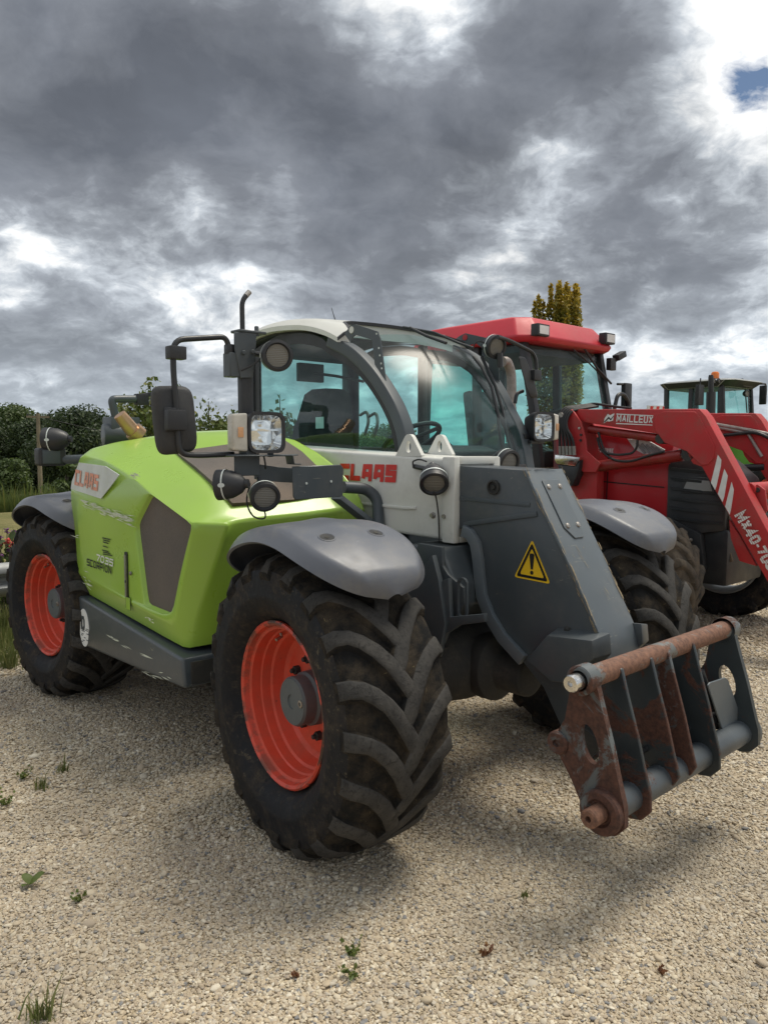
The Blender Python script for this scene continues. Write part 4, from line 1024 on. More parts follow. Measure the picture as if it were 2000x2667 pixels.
mb.prism_y([(LO.x - .30, LO.z + .02), (LO.x - .05, LO.z - .05), (LO.x - .03, LO.z + .05), (UP.x - .04, UP.z - .08), (UP.x - .09, UP.z - .06), (UP.x - .17, UP.z - .18), (LO.x - .31, LO.z + .10)], .075, .10)
mb.build('tilt_lug', 'carriage_rust', carr, bevel=.003, seg=1)
for s in (-1, 1):
    mb = MB(); q = (LO.x - .185, CYo + s * .52, LO.z + .185); mb.lathe([(.0, -.02), (.042, -.02), (.042, .035), (.036, .042), (.014, .042), (.012, .03), (0, .03)], q, (0, s, 0), 24)
    mb.build('pivot_boss', 'carriage_rust', carr, sharp=30)
mb = MB(); mb.tube([(LO.x - .055, CYo - .45, LO.z + .10), (LO.x - .055, CYo + .50, LO.z + .10)], .012, 10); mb.build('lock_rod', 'black_metal', carr)
mb = MB(); mb.tube([(UP.x + .03, CYo - .42, LO.z + .05), (UP.x + .03, CYo - .42, LO.z + .11), (UP.x - .02, CYo - .42, LO.z + .13), (UP.x - .07, CYo - .42, LO.z + .07)], .008, 8); mb.build('hose_hook', 'carriage_mixed', carr)
# grey plate on the far side of the carriage and the lock cylinder behind it
pa = [U(*B1(*p), y=CYo + .36) for p in ((1228, 610), (1360, 568), (1385, 600), (1478, 905), (1350, 972))]
pc = Vector((0, .0, 0))
P4 = [TF.un(*B1(*p), x=UP.x + .075 + .0 * i) for i, p in enumerate(((1226, 625), (1240, 603), (1350, 566), (1372, 585), (1480, 900), (1470, 920), (1350, 972), (1335, 955)))]
mb = MB(); mb.loops([(p.x - .008, p.y, p.z) for p in P4], [(p.x, p.y, p.z) for p in P4]); mb.build('small_plate', 'nose_front', carr, bevel=.002, seg=1)
mb = MB(); mb.tube([TF.un(*B1(1160, 520), x=UP.x - .02), TF.un(*B1(1280, 880), x=UP.x + .03)], .022, 14); mb.tube([TF.un(*B1(1120, 480), x=UP.x - .03), TF.un(*B1(1290, 930), x=UP.x + .03)], .010, 8)
mb.build('lock_cylinder', 'black_metal', carr)
# tilt cylinder and link behind the carriage
mb = MB(); mb.tube([(.55, 0, .95), (.75, 0, .60), (.92, 0, .56)], .045, 16); mb.build('tilt_link', 'axle_grime', nose)
# ---- chassis
mb = MB()
mb.prism_y([(-3.2, .62), (-3.2, .95), (-2.3, 1.05), (-.9, .95), (-.15, 1.02), (.06, 1.10), (.12, 1.16), (.16, 1.05), (.20, .86), (.16, .70), (-.1, .66), (-.5, .60), (-2.4, .55)], -.36, -.33)
mb.prism_y([(-3.2, .62), (-3.2, .95), (-2.3, 1.05), (-.9, .95), (-.15, 1.02), (.06, 1.10), (.12, 1.16), (.16, 1.05), (.20, .86), (.16, .70), (-.1, .66), (-.5, .60), (-2.4, .55)], .33, .36)
mb.box(-3.1, -.35, -.33, .33, .60, .86)
chas = mb.build('chassis', 'grey_paint_plain', tele, bevel=.006)
# front frame: dark plates between the wheels (outline read at the near frame rail)
def plate(name, Z, pts, y, th, mat, parent, bevel=.005):
    P = XZ(Z, pts, y); mb = MB(); mb.prism_y(P, y, y + th); return mb.build(name, mat, parent, bevel=bevel)
plate('frame_plate', Z5, ((160, 395), (278, 415), (280, 505), (305, 545), (380, 610), (385, 690), (330, 760), (150, 760)), -.30, .02, 'grey_paint_plain', chas)
plate('frame_gusset', Z5, ((192, 790), (280, 575), (308, 565), (318, 750), (480, 735), (480, 775), (360, 790), (300, 830), (280, 880), (240, 925), (215, 890)), -.34, .025, 'grey_paint_plain', chas)
mb = MB(); q = U(*Z5(352, 665), y=-.345)
o3 = [(q.x + .030 * math.cos(a), q.z + (.062 if math.sin(a) > 0 else -.062) + .030 * math.sin(a)) for a in [2 * math.pi * k / 24 for k in range(24)]]
i3 = [(q.x + .021 * math.cos(a), q.z + (.060 if math.sin(a) > 0 else -.060) + .021 * math.sin(a)) for a in [2 * math.pi * k / 24 for k in range(24)]]
ring_plate(mb, o3, i3, lambda a, b: (a, -.305, b), lambda a, b: (a, -.318, b)); mb.build('slot_rim', 'grey_paint_plain', chas)
mb = MB(); mb.prism_y([(-.10, 1.18), (.10, 1.18), (.19, 1.02), (.19, .92), (.10, .84), (-.4, .84), (-.6, 1.1)], -.28, .28); mb.build('front_frame_box', 'grey_paint', chas, bevel=.02, seg=3)
mb = MB()
mb.box(-.11, .11, -.62, .62, .50, .72); mb.lathe([(0, -.30), (.12, -.30), (.17, -.22), (.19, -.05), (.19, .05), (.17, .22), (.12, .30), (0, .30)], (0, 0, .60), (0, 1, 0), 28)
mb.lathe([(0, 0), (.14, 0), (.16, .05), (.16, .12), (.10, .16), (.10, .30), (.085, .31), (0, .31)], (.10, .0, .60), (1, 0, 0), 28)
for s in (-1, 1): mb.lathe([(.0, 0), (.15, 0), (.17, .04), (.17, .12), (.13, .16), (0, .16)], (0, s * .56, .615), (0, s, 0), 24)
mb.build('front_axle', 'axle_grime', tele, bevel=.008, sharp=30)
mb = MB(); mb.box(-WB - .11, -WB + .11, -.62, .62, .50, .72); mb.lathe([(0, -.28), (.12, -.28), (.19, -.05), (.19, .05), (.12, .28), (0, .28)], (-WB, 0, .60), (0, 1, 0), 24)
mb.build('rear_axle', 'axle_grime', tele, bevel=.008, sharp=30)
mb = MB(); mb.box(-2.15, -.95, -.9, .95, .42, .62); mb.box(-2.2, -.9, .3, 1.02, .55, 1.3); mb.build('underbody', 'axle_grime', tele, bevel=.02)
mb = MB(); mb.prism_y([(-3.35, .7), (-3.35, 1.15), (-3.1, 1.35), (-2.42, 1.40), (-2.42, .75)], -.62, .8); mb.build('counterweight', 'grey_paint', tele, bevel=.03, seg=3)

# ---- cab
CR, CL = .19, 1.12
arcR = [(-1.28, 2.315), (-1.06, 2.216), (-.874, 2.078), (-.722, 1.912), (-.642, 1.781), (-.609, 1.681), (-.575, 1.50), (-.565, 1.30)]
arcL = [(-1.10, 2.335), (-.871, 2.222), (-.705, 2.043), (-.598, 1.883), (-.53, 1.78), (-.492, 1.697), (-.445, 1.50), (-.435, 1.30)]
def smooth_arc(A, n):
    A = [Vector((a, b)) for a, b in A]; out = []
    for i in range(len(A) - 1):
        p0, p1, p2, p3 = A[max(0, i - 1)], A[i], A[i + 1], A[min(len(A) - 1, i + 2)]
        for k in range(n):
            t = k / n; out.append(.5 * (2 * p1 + (p2 - p0) * t + (2 * p0 - 5 * p1 + 4 * p2 - p3) * t * t + (3 * p1 - p0 - 3 * p2 + p3) * t ** 3))
    out.append(A[-1]); return [(p.x, p.y) for p in out]
aR, aL = smooth_arc(arcR, 5), smooth_arc(arcL, 5)
mb = MB(); mb.box(-2.22, -.60, CR + .005, CL, 1.05, 1.30); mb.box(-2.22, -2.17, CR + .03, CL - .03, 1.30, 1.62)
cab = mb.build('cab', 'grey_paint_plain', tele, bevel=.02, seg=3)
mb = MB(); mb.rect_sweep([(x - .022, CR + .02, z - .012) for x, z in aR], (0, 1, 0), .085, .075); mb.build('front_pillar', 'grey_paint_plain', cab, bevel=.012, seg=3)
mb = MB(); mb.rect_sweep([(x - .022, CL - .02, z - .012) for x, z in aL], (0, 1, 0), .085, .065); mb.build('front_pillar', 'grey_paint_plain', cab, bevel=.012, seg=3)
G = []
for i in range(len(aR)):
    row = []
    for j in range(17):
        v = j / 16; b = (1 - (2 * v - 1) ** 2) * .13
        x = aR[i][0] * (1 - v) + aL[i][0] * v; z = aR[i][1] * (1 - v) + aL[i][1] * v
        row.append((x + b * .8, CR + .05 + (CL - CR - .10) * v, z + b * .45 * max(0, (z - 1.7))))
    G.append(row)
mb = MB(); mb.grid(G[:-6]); wsh = mb.build('windscreen', 'wind_glass', cab, sharp=80)
mb = MB(); mb.grid([r for r in G[-7:]]); mb.build('lower_front_panel', 'black_plastic', cab, sharp=80)
# rear pillars, side glass with its dark border
mb = MB(); mb.box(-2.235, -2.16, CR - .005, CR + .07, 1.28, 2.40); mb.build('rear_pillar', 'black_plastic', cab, bevel=.01)
mb = MB(); mb.box(-2.235, -2.16, CL - .07, CL + .005, 1.28, 2.42); mb.build('rear_pillar', 'black_plastic', cab, bevel=.01)
mb = MB(); mb.box(-1.42, -1.36, CL - .045, CL + .0, 1.28, 2.36); mb.build('door_pillar', 'black_plastic', cab, bevel=.008)
def side_outline(arc, k=0.0):
    top = [(-2.16 + k, 2.33 - k), (-1.86, 2.40 - k), (-1.6, 2.385 - k), (-1.42, 2.345 - k)]
    return [(-2.16 + k, 1.30 + k)] + top + [(x - .05 - k, z - .03 - k * .5) for x, z in arc[1:-3]] + [(-.635 - k, 1.30 + k)]
for yy, arc, nm in ((CR + .012, aR, 'side_window'), (CL - .012, aL, 'door_window')):
    so = side_outline(arc); si = []
    cxw = -1.55; czw = 1.80; so2 = resample(so, 60)
    si2 = [(cxw + (x - cxw) * .90 + (.02 if x > -1.4 else 0), czw + (z - czw) * .88) for x, z in so2]
    mb = MB(); ring_plate(mb, so2, si2, lambda a, b: (a, yy - .004, b), lambda a, b: (a, yy + .004, b)); mb.build('window_border', 'black_plastic', cab)
    mb = MB(); mb.add([(x, yy, z) for x, z in [(cxw + (p[0] - cxw) * 1.01, czw + (p[1] - czw) * 1.01) for p in si2]], [tuple(range(60))]); mb.build(nm, 'cab_glass', cab, smooth=False)
mb = MB(); mb.add([(-2.19, CR + .07, 1.60), (-2.19, CL - .07, 1.60), (-2.19, CL - .07, 2.32), (-2.19, CR + .07, 2.32)], [(0, 1, 2, 3)]); mb.build('rear_window', 'cab_glass', cab, smooth=False)
# roof: white shell with two lobes at the front
zt = [(-2.28, 2.40), (-2.12, 2.472), (-1.86, 2.490), (-1.54, 2.465), (-1.31, 2.410), (-1.17, 2.352)]
zts = smooth_arc(zt, 4)
def ztop(x):
    for a, b in zip(zts, zts[1:]):
        if a[0] <= x <= b[0]: return a[1] + (b[1] - a[1]) * (x - a[0]) / (b[0] - a[0])
    return zts[-1][1] if x > zts[-1][0] else zts[0][1]
mb = MB(); T_, Bm = [], []
for j in range(25):
    v = j / 24; y = CR - .045 + (CL - CR + .09) * v; e = abs(2 * v - 1)
    xf = -1.17 - .26 * max(0, 1 - (e / .80) ** 6) + .16 * v
    rt, rb_ = [], []
    for i in range(19):
        x = -2.28 + (xf + 2.28) * i / 18
        xx = -2.28 + (x + 2.28) * (1.11 / (1.11 + .16 * v))
        ed = .045 * max(0, (e - .80) / .20) ** 2; crown = .02 * (1 - e * e)
        rt.append((x, y, ztop(xx) - ed + crown)); rb_.append((x, y * 1.0, ztop(xx) - .085 + (0 if e < .9 else .01)))
    T_.append(rt); Bm.append(rb_)
mb.grid(T_); mb.grid([list(reversed(r)) for r in Bm])
for A, Bq in ((T_[0], Bm[0]), (T_[-1], Bm[-1]), ([r[0] for r in T_], [r[0] for r in Bm]), ([r[-1] for r in T_], [r[-1] for r in Bm])):
    for i in range(len(A) - 1): mb.add([A[i], A[i + 1], Bq[i + 1], Bq[i]], [(0, 1, 2, 3)])
roof = mb.build('roof', 'white_paint', cab, sharp=45)
mb = MB(); mb.grid([[(p[0], p[1], p[2] - .012) for p in r[:14]] for r in Bm[1:-1]]); mb.build('headliner', 'cab_lining', cab)
mb = MB(); mb.rect_sweep([(r[-1][0] + .008, r[-1][1], r[-1][2] - .01) for r in T_], (0, 0, 1), .02, .02); mb.build('roof_seal', 'black_plastic', roof)
q = U(*Z3(188, 133), y=.62); q2 = U(*Z3(150, 50), y=.62)
mb = MB(); mb.tube([q - Vector((0, 0, .05)), q2], [.005, .002], 6); mb.build('antenna', 'black_plastic', roof)
# drilled bracket plates at the roof corners
for y_, pts, hp in ((.11, ((232, 212), (275, 155), (300, 153), (438, 198), (452, 240), (486, 503), (420, 402), (405, 262), (398, 248), (300, 218), (283, 232), (272, 268)), (278, 188)),
                ):
    mb = MB(); mb.prism_y(XZ(Z3, pts, y_), y_ - .004, y_ + .004); br = mb.build('lamp_bracket', 'grey_paint_plain', cab, smooth=False)
    q = U(*Z3(*hp), y=y_); mb = MB(); mb.lathe([(.020, .001), (.020, .006), (0, .006)], (q.x, y_ - .001, q.z), (0, -1, 0), 20); mb.build('bracket_hole', 'white_paint', br)
    for hx in ((432, 212), (446, 300), (452, 345), (460, 395), (464, 425)):
        q = U(*Z3(*hx), y=y_); mb = MB(); mb.lathe([(.006, .001), (.006, .0055), (0, .0055)], (q.x, y_, q.z), (0, -1, 0), 8); mb.build('bracket_hole', 'decal_grey', br)
plL = XZ(Z3, ((905, 250), (940, 225), (975, 208), (1110, 238), (1175, 300), (1182, 510), (1120, 440), (1118, 330), (1040, 270), (985, 285)), 1.10)
mb = MB(); mb.prism_y(plL, 1.10, 1.108); brl = mb.build('lamp_bracket', 'grey_paint_plain', cab, smooth=False)
q = U(*Z3(973, 234), y=1.098); mb = MB(); mb.lathe([(.020, 0), (.020, .004), (0, .004)], (q.x, 1.10, q.z), (0, -1, 0), 20); mb.build('bracket_hole', 'red_paint', brl)
# wipers on the windscreen
def wpath(pts, y, off=.035):
    out = []
    for p in pts:
        q = U(*Z3(*p), y=y); out.append(q + Vector((off, 0, off * .5)))
    return out
for pts, y in (((1242, 985), (1205, 860), (1175, 700), (1135, 560), (1085, 450), (1050, 375)), .93), (((1188, 985), (1160, 850), (1150, 740), (1110, 560), (1050, 440), (1000, 375)), .86):
    mb = MB(); mb.tube(wpath(pts, y), .010, 8); mb.build('wiper_arm', 'black_plastic', cab)
mb = MB(); mb.tube(wpath(((600, 205), (700, 255), (820, 300)), .62, .05), .010, 8); mb.tube(wpath(((560, 200), (750, 235), (900, 300), (985, 330)), .7, .05), .008, 8); mb.build('roof_wiper', 'black_plastic', cab)
# inside
mb = MB()
for z0, z1, w0, w1, xo in ((1.42, 1.62, .22, .24, -1.95), (1.62, 1.80, .24, .23, -1.93), (1.80, 1.92, .23, .19, -1.90), (1.92, 2.02, .19, .16, -1.89), (2.02, 2.06, .16, .10, -1.88)):
    mb.loops([(xo - .09, .65 - w0, z0), (xo + .05, .65 - w0 * .9, z0), (xo + .08, .65, z0), (xo + .05, .65 + w0 * .9, z0), (xo - .09, .65 + w0, z0)], [(xo - .08, .65 - w1, z1), (xo + .06, .65 - w1 * .9, z1), (xo + .09, .65, z1), (xo + .06, .65 + w1 * .9, z1), (xo - .08, .65 + w1, z1)])
seat = mb.build('seat', 'seat_fabric', cab, sharp=70)
mb = MB(); mb.box(-1.95, -1.35, .40, .90, 1.28, 1.45); mb.build('seat_cushion', 'seat_fabric', seat, bevel=.05, seg=3)
for s in (-1, 1): 
    mb = MB(); mb.box(-1.85, -1.45, .65 + s * .29 - .04, .65 + s * .29 + .04, 1.58, 1.65); mb.build('armrest', 'black_plastic', seat, bevel=.02)
mb = MB(); mb.prism_y([(-.95, 1.28), (-.62, 1.28), (-.60, 1.62), (-.72, 1.66), (-.90, 1.55)], .32, 1.0); dash = mb.build('dashboard', 'black_plastic', cab, bevel=.03, seg=3)
mb = MB(); cst = Vector((-1.05, .66, 1.70)); nst = Vector((-.5, 0, .87)).normalized(); us = nst.orthogonal().normalized(); ws_ = nst.cross(us)
mb.tube([cst + (us * math.cos(a) + ws_ * math.sin(a)) * .19 for a in [2 * math.pi * k / 28 for k in range(29)]], .015, 8, cap=False)
mb.tube([cst - us * .19, cst, cst + us * .19], .013, 6); mb.tube([cst, (-.85, .66, 1.45)], .03, 10); mb.build('steering_wheel', 'black_plastic', cab)
mb = MB(); q = U(*Z2(1170, 615), x=-2.0); mb.obox(q, (1, 0, 0), (0, 1, 0), (0, 0, 1), .04, .22, .13); mb.tube([q, q + Vector((.1, .15, -.02)), q + Vector((.15, .38, -.05))], .012, 6); mb.build('interior_mirror', 'black_plastic', cab, bevel=.01)
for k, px in enumerate(((1530, 940), (1590, 950))):
    q = U(*Z2(*px), y=.95); mb = MB(); mb.tube(fillet([q + Vector((-.05, 0, .05)), q + Vector((.03, 0, .08)), q + Vector((.05, 0, 0)), q + Vector((.0, 0, -.10))], .04), .012, 8); mb.build('control_handle', 'steel', cab)
mb = MB(); q = U(*Z2(1232, 947), y=.30); mb.obox(q, (1, 0, 0), (0, 1, 0), (0, 0, 1), .085, .002, .075); mb.build('paper_notice', 'decal_white', cab, smooth=False)

# ---- lamps
def lamp(parent, c, d, r=.066, strap=True, mount=None, tail=.10):
    """round work lamp: bowl, lens, pale strap; d is where it shines"""
    c, d = Vector(c), Vector(d).normalized(); mb = MB()
    mb.lathe([(0, -tail), (r * .35, -tail), (r * .62, -tail * .86), (r * .92, -tail * .5), (r * 1.0, -tail * .15), (r * 1.03, 0), (r * 1.03, .012), (r * .84, .016), (r * .74, .006)], c, d, 30)
    o = mb.build('work_lamp', 'black_plastic', parent, sharp=35)
    mb = MB(); mb.lathe([(r * .76, .005), (r * .5, .008), (0, .010)], c, d, 30); mb.build('lens', 'work_lens', o)
    if strap:
        mb = MB(); u = d.cross(Vector((0, 0, 1))).normalized(); w = u.cross(d)
        A = [c + (u * math.cos(a) + w * math.sin(a)) * r * 1.04 - d * tail * .20 for a in [2 * math.pi * k / 32 for k in range(33)]]
        for i in range(32): mb.add([A[i], A[i + 1], A[i + 1] - d * .007, A[i] - d * .007], [(0, 1, 2, 3)])
        for sg in (-1, 1):
            cc_ = c + u * sg * r * 1.045 - d * tail * .24; mb.add([cc_ + (d * math.cos(a) * .016 + w * math.sin(a) * .010) for a in [k * math.pi / 6 for k in range(12)]], [tuple(range(12))])
        mb.build('strap', 'decal_grey', o, weld=False)
    if mount is not None:
        mb = MB(); mb.tube([c - d * tail * .8, Vector(mount)], .012, 8); mb.lathe([(0, -.012), (.02, -.012), (.02, .012), (0, .012)], c - d * tail * 1.05, d, 12); mb.build('lamp_stem', 'black_metal', o)
    return o
def cable(parent, pts, r=.004):
    mb = MB(); mb.tube(fillet(pts, .05, 5), r, 6); return mb.build('cable', 'hose', parent)
def headlamp(parent, c, s, d=(1, 0, 0), w=.19, h=.165, dep=.11):
    """rectangular headlamp with a wrap-round indicator on the outer side s"""
    d = Vector(d).normalized(); u = Vector((0, 0, 1)).cross(d).normalized(); z = Vector((0, 0, 1)); c = Vector(c)
    mb = MB(); n = 24
    def rr(k, ww, hh, ex=5): a = 2 * math.pi * k / n; ca, sa = math.cos(a), math.sin(a); return (math.copysign(abs(ca) ** (2 / ex), ca) * ww / 2, math.copysign(abs(sa) ** (2 / ex), sa) * hh / 2)
    L0 = [c - d * dep + u * rr(k, w * .72, h * .75)[0] + z * rr(k, w * .72, h * .75)[1] for k in range(n)]
    L1 = [c - d * .03 + u * rr(k, w, h)[0] + z * rr(k, w, h)[1] for k in range(n)]
    L2 = [c + u * rr(k, w, h)[0] + z * rr(k, w, h)[1] for k in range(n)]
    L3 = [c + u * rr(k, w * .86, h * .86)[0] + z * rr(k, w * .86, h * .86)[1] for k in range(n)]
    L4 = [c - d * .012 + u * rr(k, w * .84, h * .84)[0] + z * rr(k, w * .84, h * .84)[1] for k in range(n)]
    mb.loops(L0, L1, cap=False); mb.loops(L1, L2, cap=False); mb.loops(L2, L3, cap=False); mb.loops(L3, L4, cap=False); mb.add(L0, [tuple(range(n))])
    o = mb.build('headlamp', 'black_plastic', parent, sharp=35)
    # reflector bowl in three steps
    mb = MB(); R1 = [c - d * .05 + u * rr(k, w * .55, h * .60)[0] + z * rr(k, w * .55, h * .60)[1] for k in range(n)]
    mb.loops(L4, R1, cap=False); mb.add(R1, [tuple(range(n))]); mb.obox(c - d * .03 + z * .012, u, z, d, w * .72, .008, .02)
    mb.lathe([(.012, 0), (.012, .018), (0, .018)], c - d * .05 + z * .04, d, 12); mb.lathe([(.014, 0), (.014, .02), (0, .02)], c - d * .05 - z * .03, d, 12)
    mb.build('reflector', 'reflector', o, sharp=20)
    mb = MB(); mb.add([p + d * .009 for p in L4], [tuple(range(n))]); mb.build('lens', 'clear_glass', o, smooth=False)
    # indicator
    mb = MB(); oc = c + u * s * (w / 2 + .001)
    A = [oc - d * .085 + z * q * h * .46 for q in (-1, 1)] + [oc - d * .002 + z * q * h * .46 for q in (1, -1)]
    B = [p + u * s * .062 - d * (.0 if i < 2 else .022) - z * (.006 if p.z > c.z else -.006) for i, p in enumerate(A)]
    mb.loops(A, B); ind = mb.build('indicator', 'clear_ribbed', o, bevel=.012, seg=3)
    mb = MB(); k_ = A[2].lerp(A[3], .5); mb.obox(oc + u * s * .032 + d * -.0085, u, z, d, .026, h * .24, .005); mb.build('amber_patch', 'amber_lens', ind, bevel=.002)
    return o

# ---- mast on the right with headlamp, mirror, work lamps
MX = -.50
def mz(px, x=MX): return TF.un(*Z2(*px), x=x)
mb = MB(); pb_ = mz((745, 1240)); pt = mz((735, 345))
mb.rect_sweep([(MX, pb_.y, pb_.z), (MX, pt.y - .004, pt.z)], (0, 1, 0), .055, .040)
mast = mb.build('lamp_mast', 'black_metal', tele, bevel=.006)
a0, a1 = mz((640, 350)), mz((775, 350)); b0_, b1_ = mz((680, 655)), mz((765, 650))
mb = MB(); mb.loops([(MX + .024, a0.y, a0.z), (MX + .024, a1.y + .012, a1.z + .004), (MX + .024, b1_.y, b1_.z), (MX + .024, b0_.y, b0_.z), (MX + .024, a0.y, a0.z - .07)], [(MX + .034, a0.y, a0.z), (MX + .034, a1.y + .012, a1.z + .004), (MX + .034, b1_.y, b1_.z), (MX + .034, b0_.y, b0_.z), (MX + .034, a0.y, a0.z - .07)])
mb.obox(mz((735, 345)) + Vector((.0, .02, .0)), (1, 0, 0), (0, 1, 0), (0, 0, 1), .08, .14, .012)
mb.obox(mz((650, 565)) + Vector((.0, .0, .0)), (1, 0, 0), (0, 1, 0), (0, 0, 1), .06, .055, .105)
for p in ((797, 345), (757, 480), (697, 485)): q = mz(p); mb.lathe([(.011, -.02), (.011, .024), (0, .024)], q + Vector((.02, 0, 0)), (0, 0, 1) if p[1] < 400 else (1, 0, 0), 8)
mb.build('upper_bracket', 'grey_paint_plain', mast, bevel=.003, seg=1)
mb = MB(); mb.tube(fillet([mz((720, 345)), mz((716, 135)), mz((765, 78))], .03), .0115, 10); mb.build('grab_rod', 'black_metal', mast)
mb = MB(); mb.tube([mz((742, 104)), mz((766, 77))], .0125, 10); mb.build('rod_tip', 'steel', mast)
ml = [mz((635, 470)), mz((610, 375)), mz((262, 395)), mz((258, 560)), mz((285, 930)), mz((300, 1155)), mz((420, 1165)), mz((660, 1155))]
mb = MB(); mb.tube(fillet(ml, .055, 6), .0125, 10); loop = mb.build('mirror_arm', 'black_metal', mast)
for px, sz in (((278, 483), (.05, .075, .055)), ((633, 460), (.04, .035, .045))):
    mb = MB(); mb.obox(mz(px), (1, 0, 0), (0, 1, 0), (0, 0, 1), *sz); mb.build('arm_clamp', 'black_plastic', loop, bevel=.006)
# mirror: rounded slab, back towards the camera
def mirror(parent, quad, depth, back):
    """quad: four corners of the back, tl tr br bl"""
    tl, tr, br_, bl = [Vector(p) for p in quad]; cc = (tl + tr + br_ + bl) / 4; b = Vector(back).normalized(); n = 28; Ls = []
    for sc, off in ((.86, .0), (.96, -.012), (1.0, -.030), (1.0, -.048), (.97, -.055)):
        ring = []
        for k in range(n):
            a = 2 * math.pi * k / n; ca, sa = math.cos(a), math.sin(a)
            x = (math.copysign(abs(ca) ** .38, ca) * sc + 1) / 2; y = (math.copysign(abs(sa) ** .38, sa) * sc + 1) / 2
            ring.append((bl * (1 - x) + br_ * x) * (1 - y) + (tl * (1 - x) + tr * x) * y + b * off * depth / .055)
        Ls.append(ring)
    mb = MB(); mb.add(Ls[0], [tuple(range(n))])
    for i in range(4): mb.loops(Ls[i], Ls[i + 1], cap=False)
    o = mb.build('mirror_housing', 'mirror_plastic', parent, sharp=50)
    mb = MB(); mb.add(Ls[4], [tuple(range(n))]); mb.build('mirror_glass', 'chrome', o, smooth=False)
    return o, cc
mo, mc_ = mirror(mast, [mz((125, 695), MX - .03), mz((400, 700), MX + .01), mz((440, 1140), MX + .02), mz((175, 1170), MX - .03)], .055, (1, -.1, 0))
mb = MB(); mb.obox(mz((275, 930), MX + .02), (1, 0, 0), (0, 1, 0), (0, 0, 1), .045, .085, .085); mb.obox(mz((240, 925), MX + .0), (1, 0, 0), (0, 1, 0), (0, 0, 1), .03, .05, .10); mb.build('mirror_clamp', 'black_plastic', mo, bevel=.008)
hlc = mz((885, 1012), MX + .10)
headlamp(mast, hlc, -1, (1, -.10, 0), .185, .185)
mb = MB(); mb.obox(mz((830, 1165), MX + .05), (1, 0, 0), (0, 1, 0), (0, 0, 1), .10, .30, .008); mb.obox(mz((750, 1225), MX + .03), (1, 0, 0), (0, 1, 0), (0, 0, 1), .012, .13, .10)
mb.obox(mz((760, 1145), MX + .05), (1, 0, 0), (0, 1, 0), (0, 0, 1), .05, .05, .04); mb.obox(mz((905, 1145), MX + .05), (1, 0, 0), (0, 1, 0), (0, 0, 1), .02, .025, .04)
mb.build('lamp_bracket', 'grey_paint_plain', mast, bevel=.003, seg=1)
mb = MB(); mb.rect_sweep(fillet([mz((800, 1270)), mz((940, 1290)), mz((1090, 1300), MX - .03)], .03), (0, 0, 1), .07, .012); mb.rect_sweep([mz((1065, 1160), MX + .05), mz((1030, 1165), MX + .05), mz((1040, 1220), MX + .04), mz((1085, 1222), MX + .04)], (1, 0, 0), .06, .006)
mb.build('bracket_arm', 'grey_paint_plain', mast, bevel=.003, seg=1)
pq = [mz(p, MX + .06) for p in ((1052, 1238), (1375, 1225), (1392, 1250), (1388, 1432), (1370, 1440), (1075, 1460), (1058, 1440))]
mb = MB(); mb.loops([p - Vector((.008, 0, 0)) for p in pq], pq); npl = mb.build('plate_holder', 'grey_paint', mast, bevel=.003, seg=1)
for p in ((1143, 1350), (1307, 1337)): mb = MB(); mb.lathe([(.006, 0), (.006, .004), (0, .004)], mz(p, MX + .06), (1, 0, 0), 8); mb.build('plate_rivet', 'decal_grey', npl)
mb = MB(); mb.tube(fillet([mz((1390, 1375), -.52), mz((1540, 1385), -.50), mz((1615, 1450), -.46), mz((1625, 1640), -.42)], .10, 6), .030, 14); mb.build('guard_tube', 'grey_paint_plain', mast)
mb = MB(); mb.rect_sweep([mz((1345, 1440), -.53), mz((1480, 1545), -.48), mz((1600, 1640), -.44)], (1, .3, 0), .06, .030); mb.build('guard_strut', 'grey_paint_plain', mast, bevel=.004)
lamp(mast, mz((950, 502), MX + .12), (1, -.35, -.05), .068, mount=mz((770, 480), MX + .02))
lamp(mast, mz((575, 1360), MX + .02), (-.75, -.62, -.05), .066, mount=mz((700, 1330), MX + .03), tail=.11)
lamp(mast, mz((868, 1440), MX + .14), (1, -.35, -.42), .066, mount=mz((830, 1310), MX + .05))
cable(mast, [mz((770, 1350), MX + .06), mz((740, 1480), MX + .07), mz((790, 1580), MX + .08), mz((880, 1590), MX + .09), mz((860, 1510), MX + .10)])
cable(mast, [mz((860, 1165), MX + .08), mz((872, 1220), MX + .08), mz((872, 1250), MX + .05)])
cable(mast, [mz((710, 600), MX + .05), mz((780, 570), MX + .07), mz((830, 530), MX + .08)])
# lamp on the white boom
bl_ = U(*Z3(782, 1132), y=-.235)
l4 = lamp(boom, bl_, (.62, -.55, -.62), .066, mount=U(*Z3(660, 1030), y=-.165), tail=.115)
cable(boom, [U(*Z3(780, 1185), y=-.24), U(*Z3(795, 1215), y=-.19), U(*Z5(262, 260), y=-.168), U(*Z5(265, 385), y=-.168)])
cable(boom, [U(*Z3(655, 1035), y=-.18), U(*Z3(650, 1000), y=-.18), U(*Z3(690, 983), y=-.20), U(*Z3(735, 1000), y=-.22)])
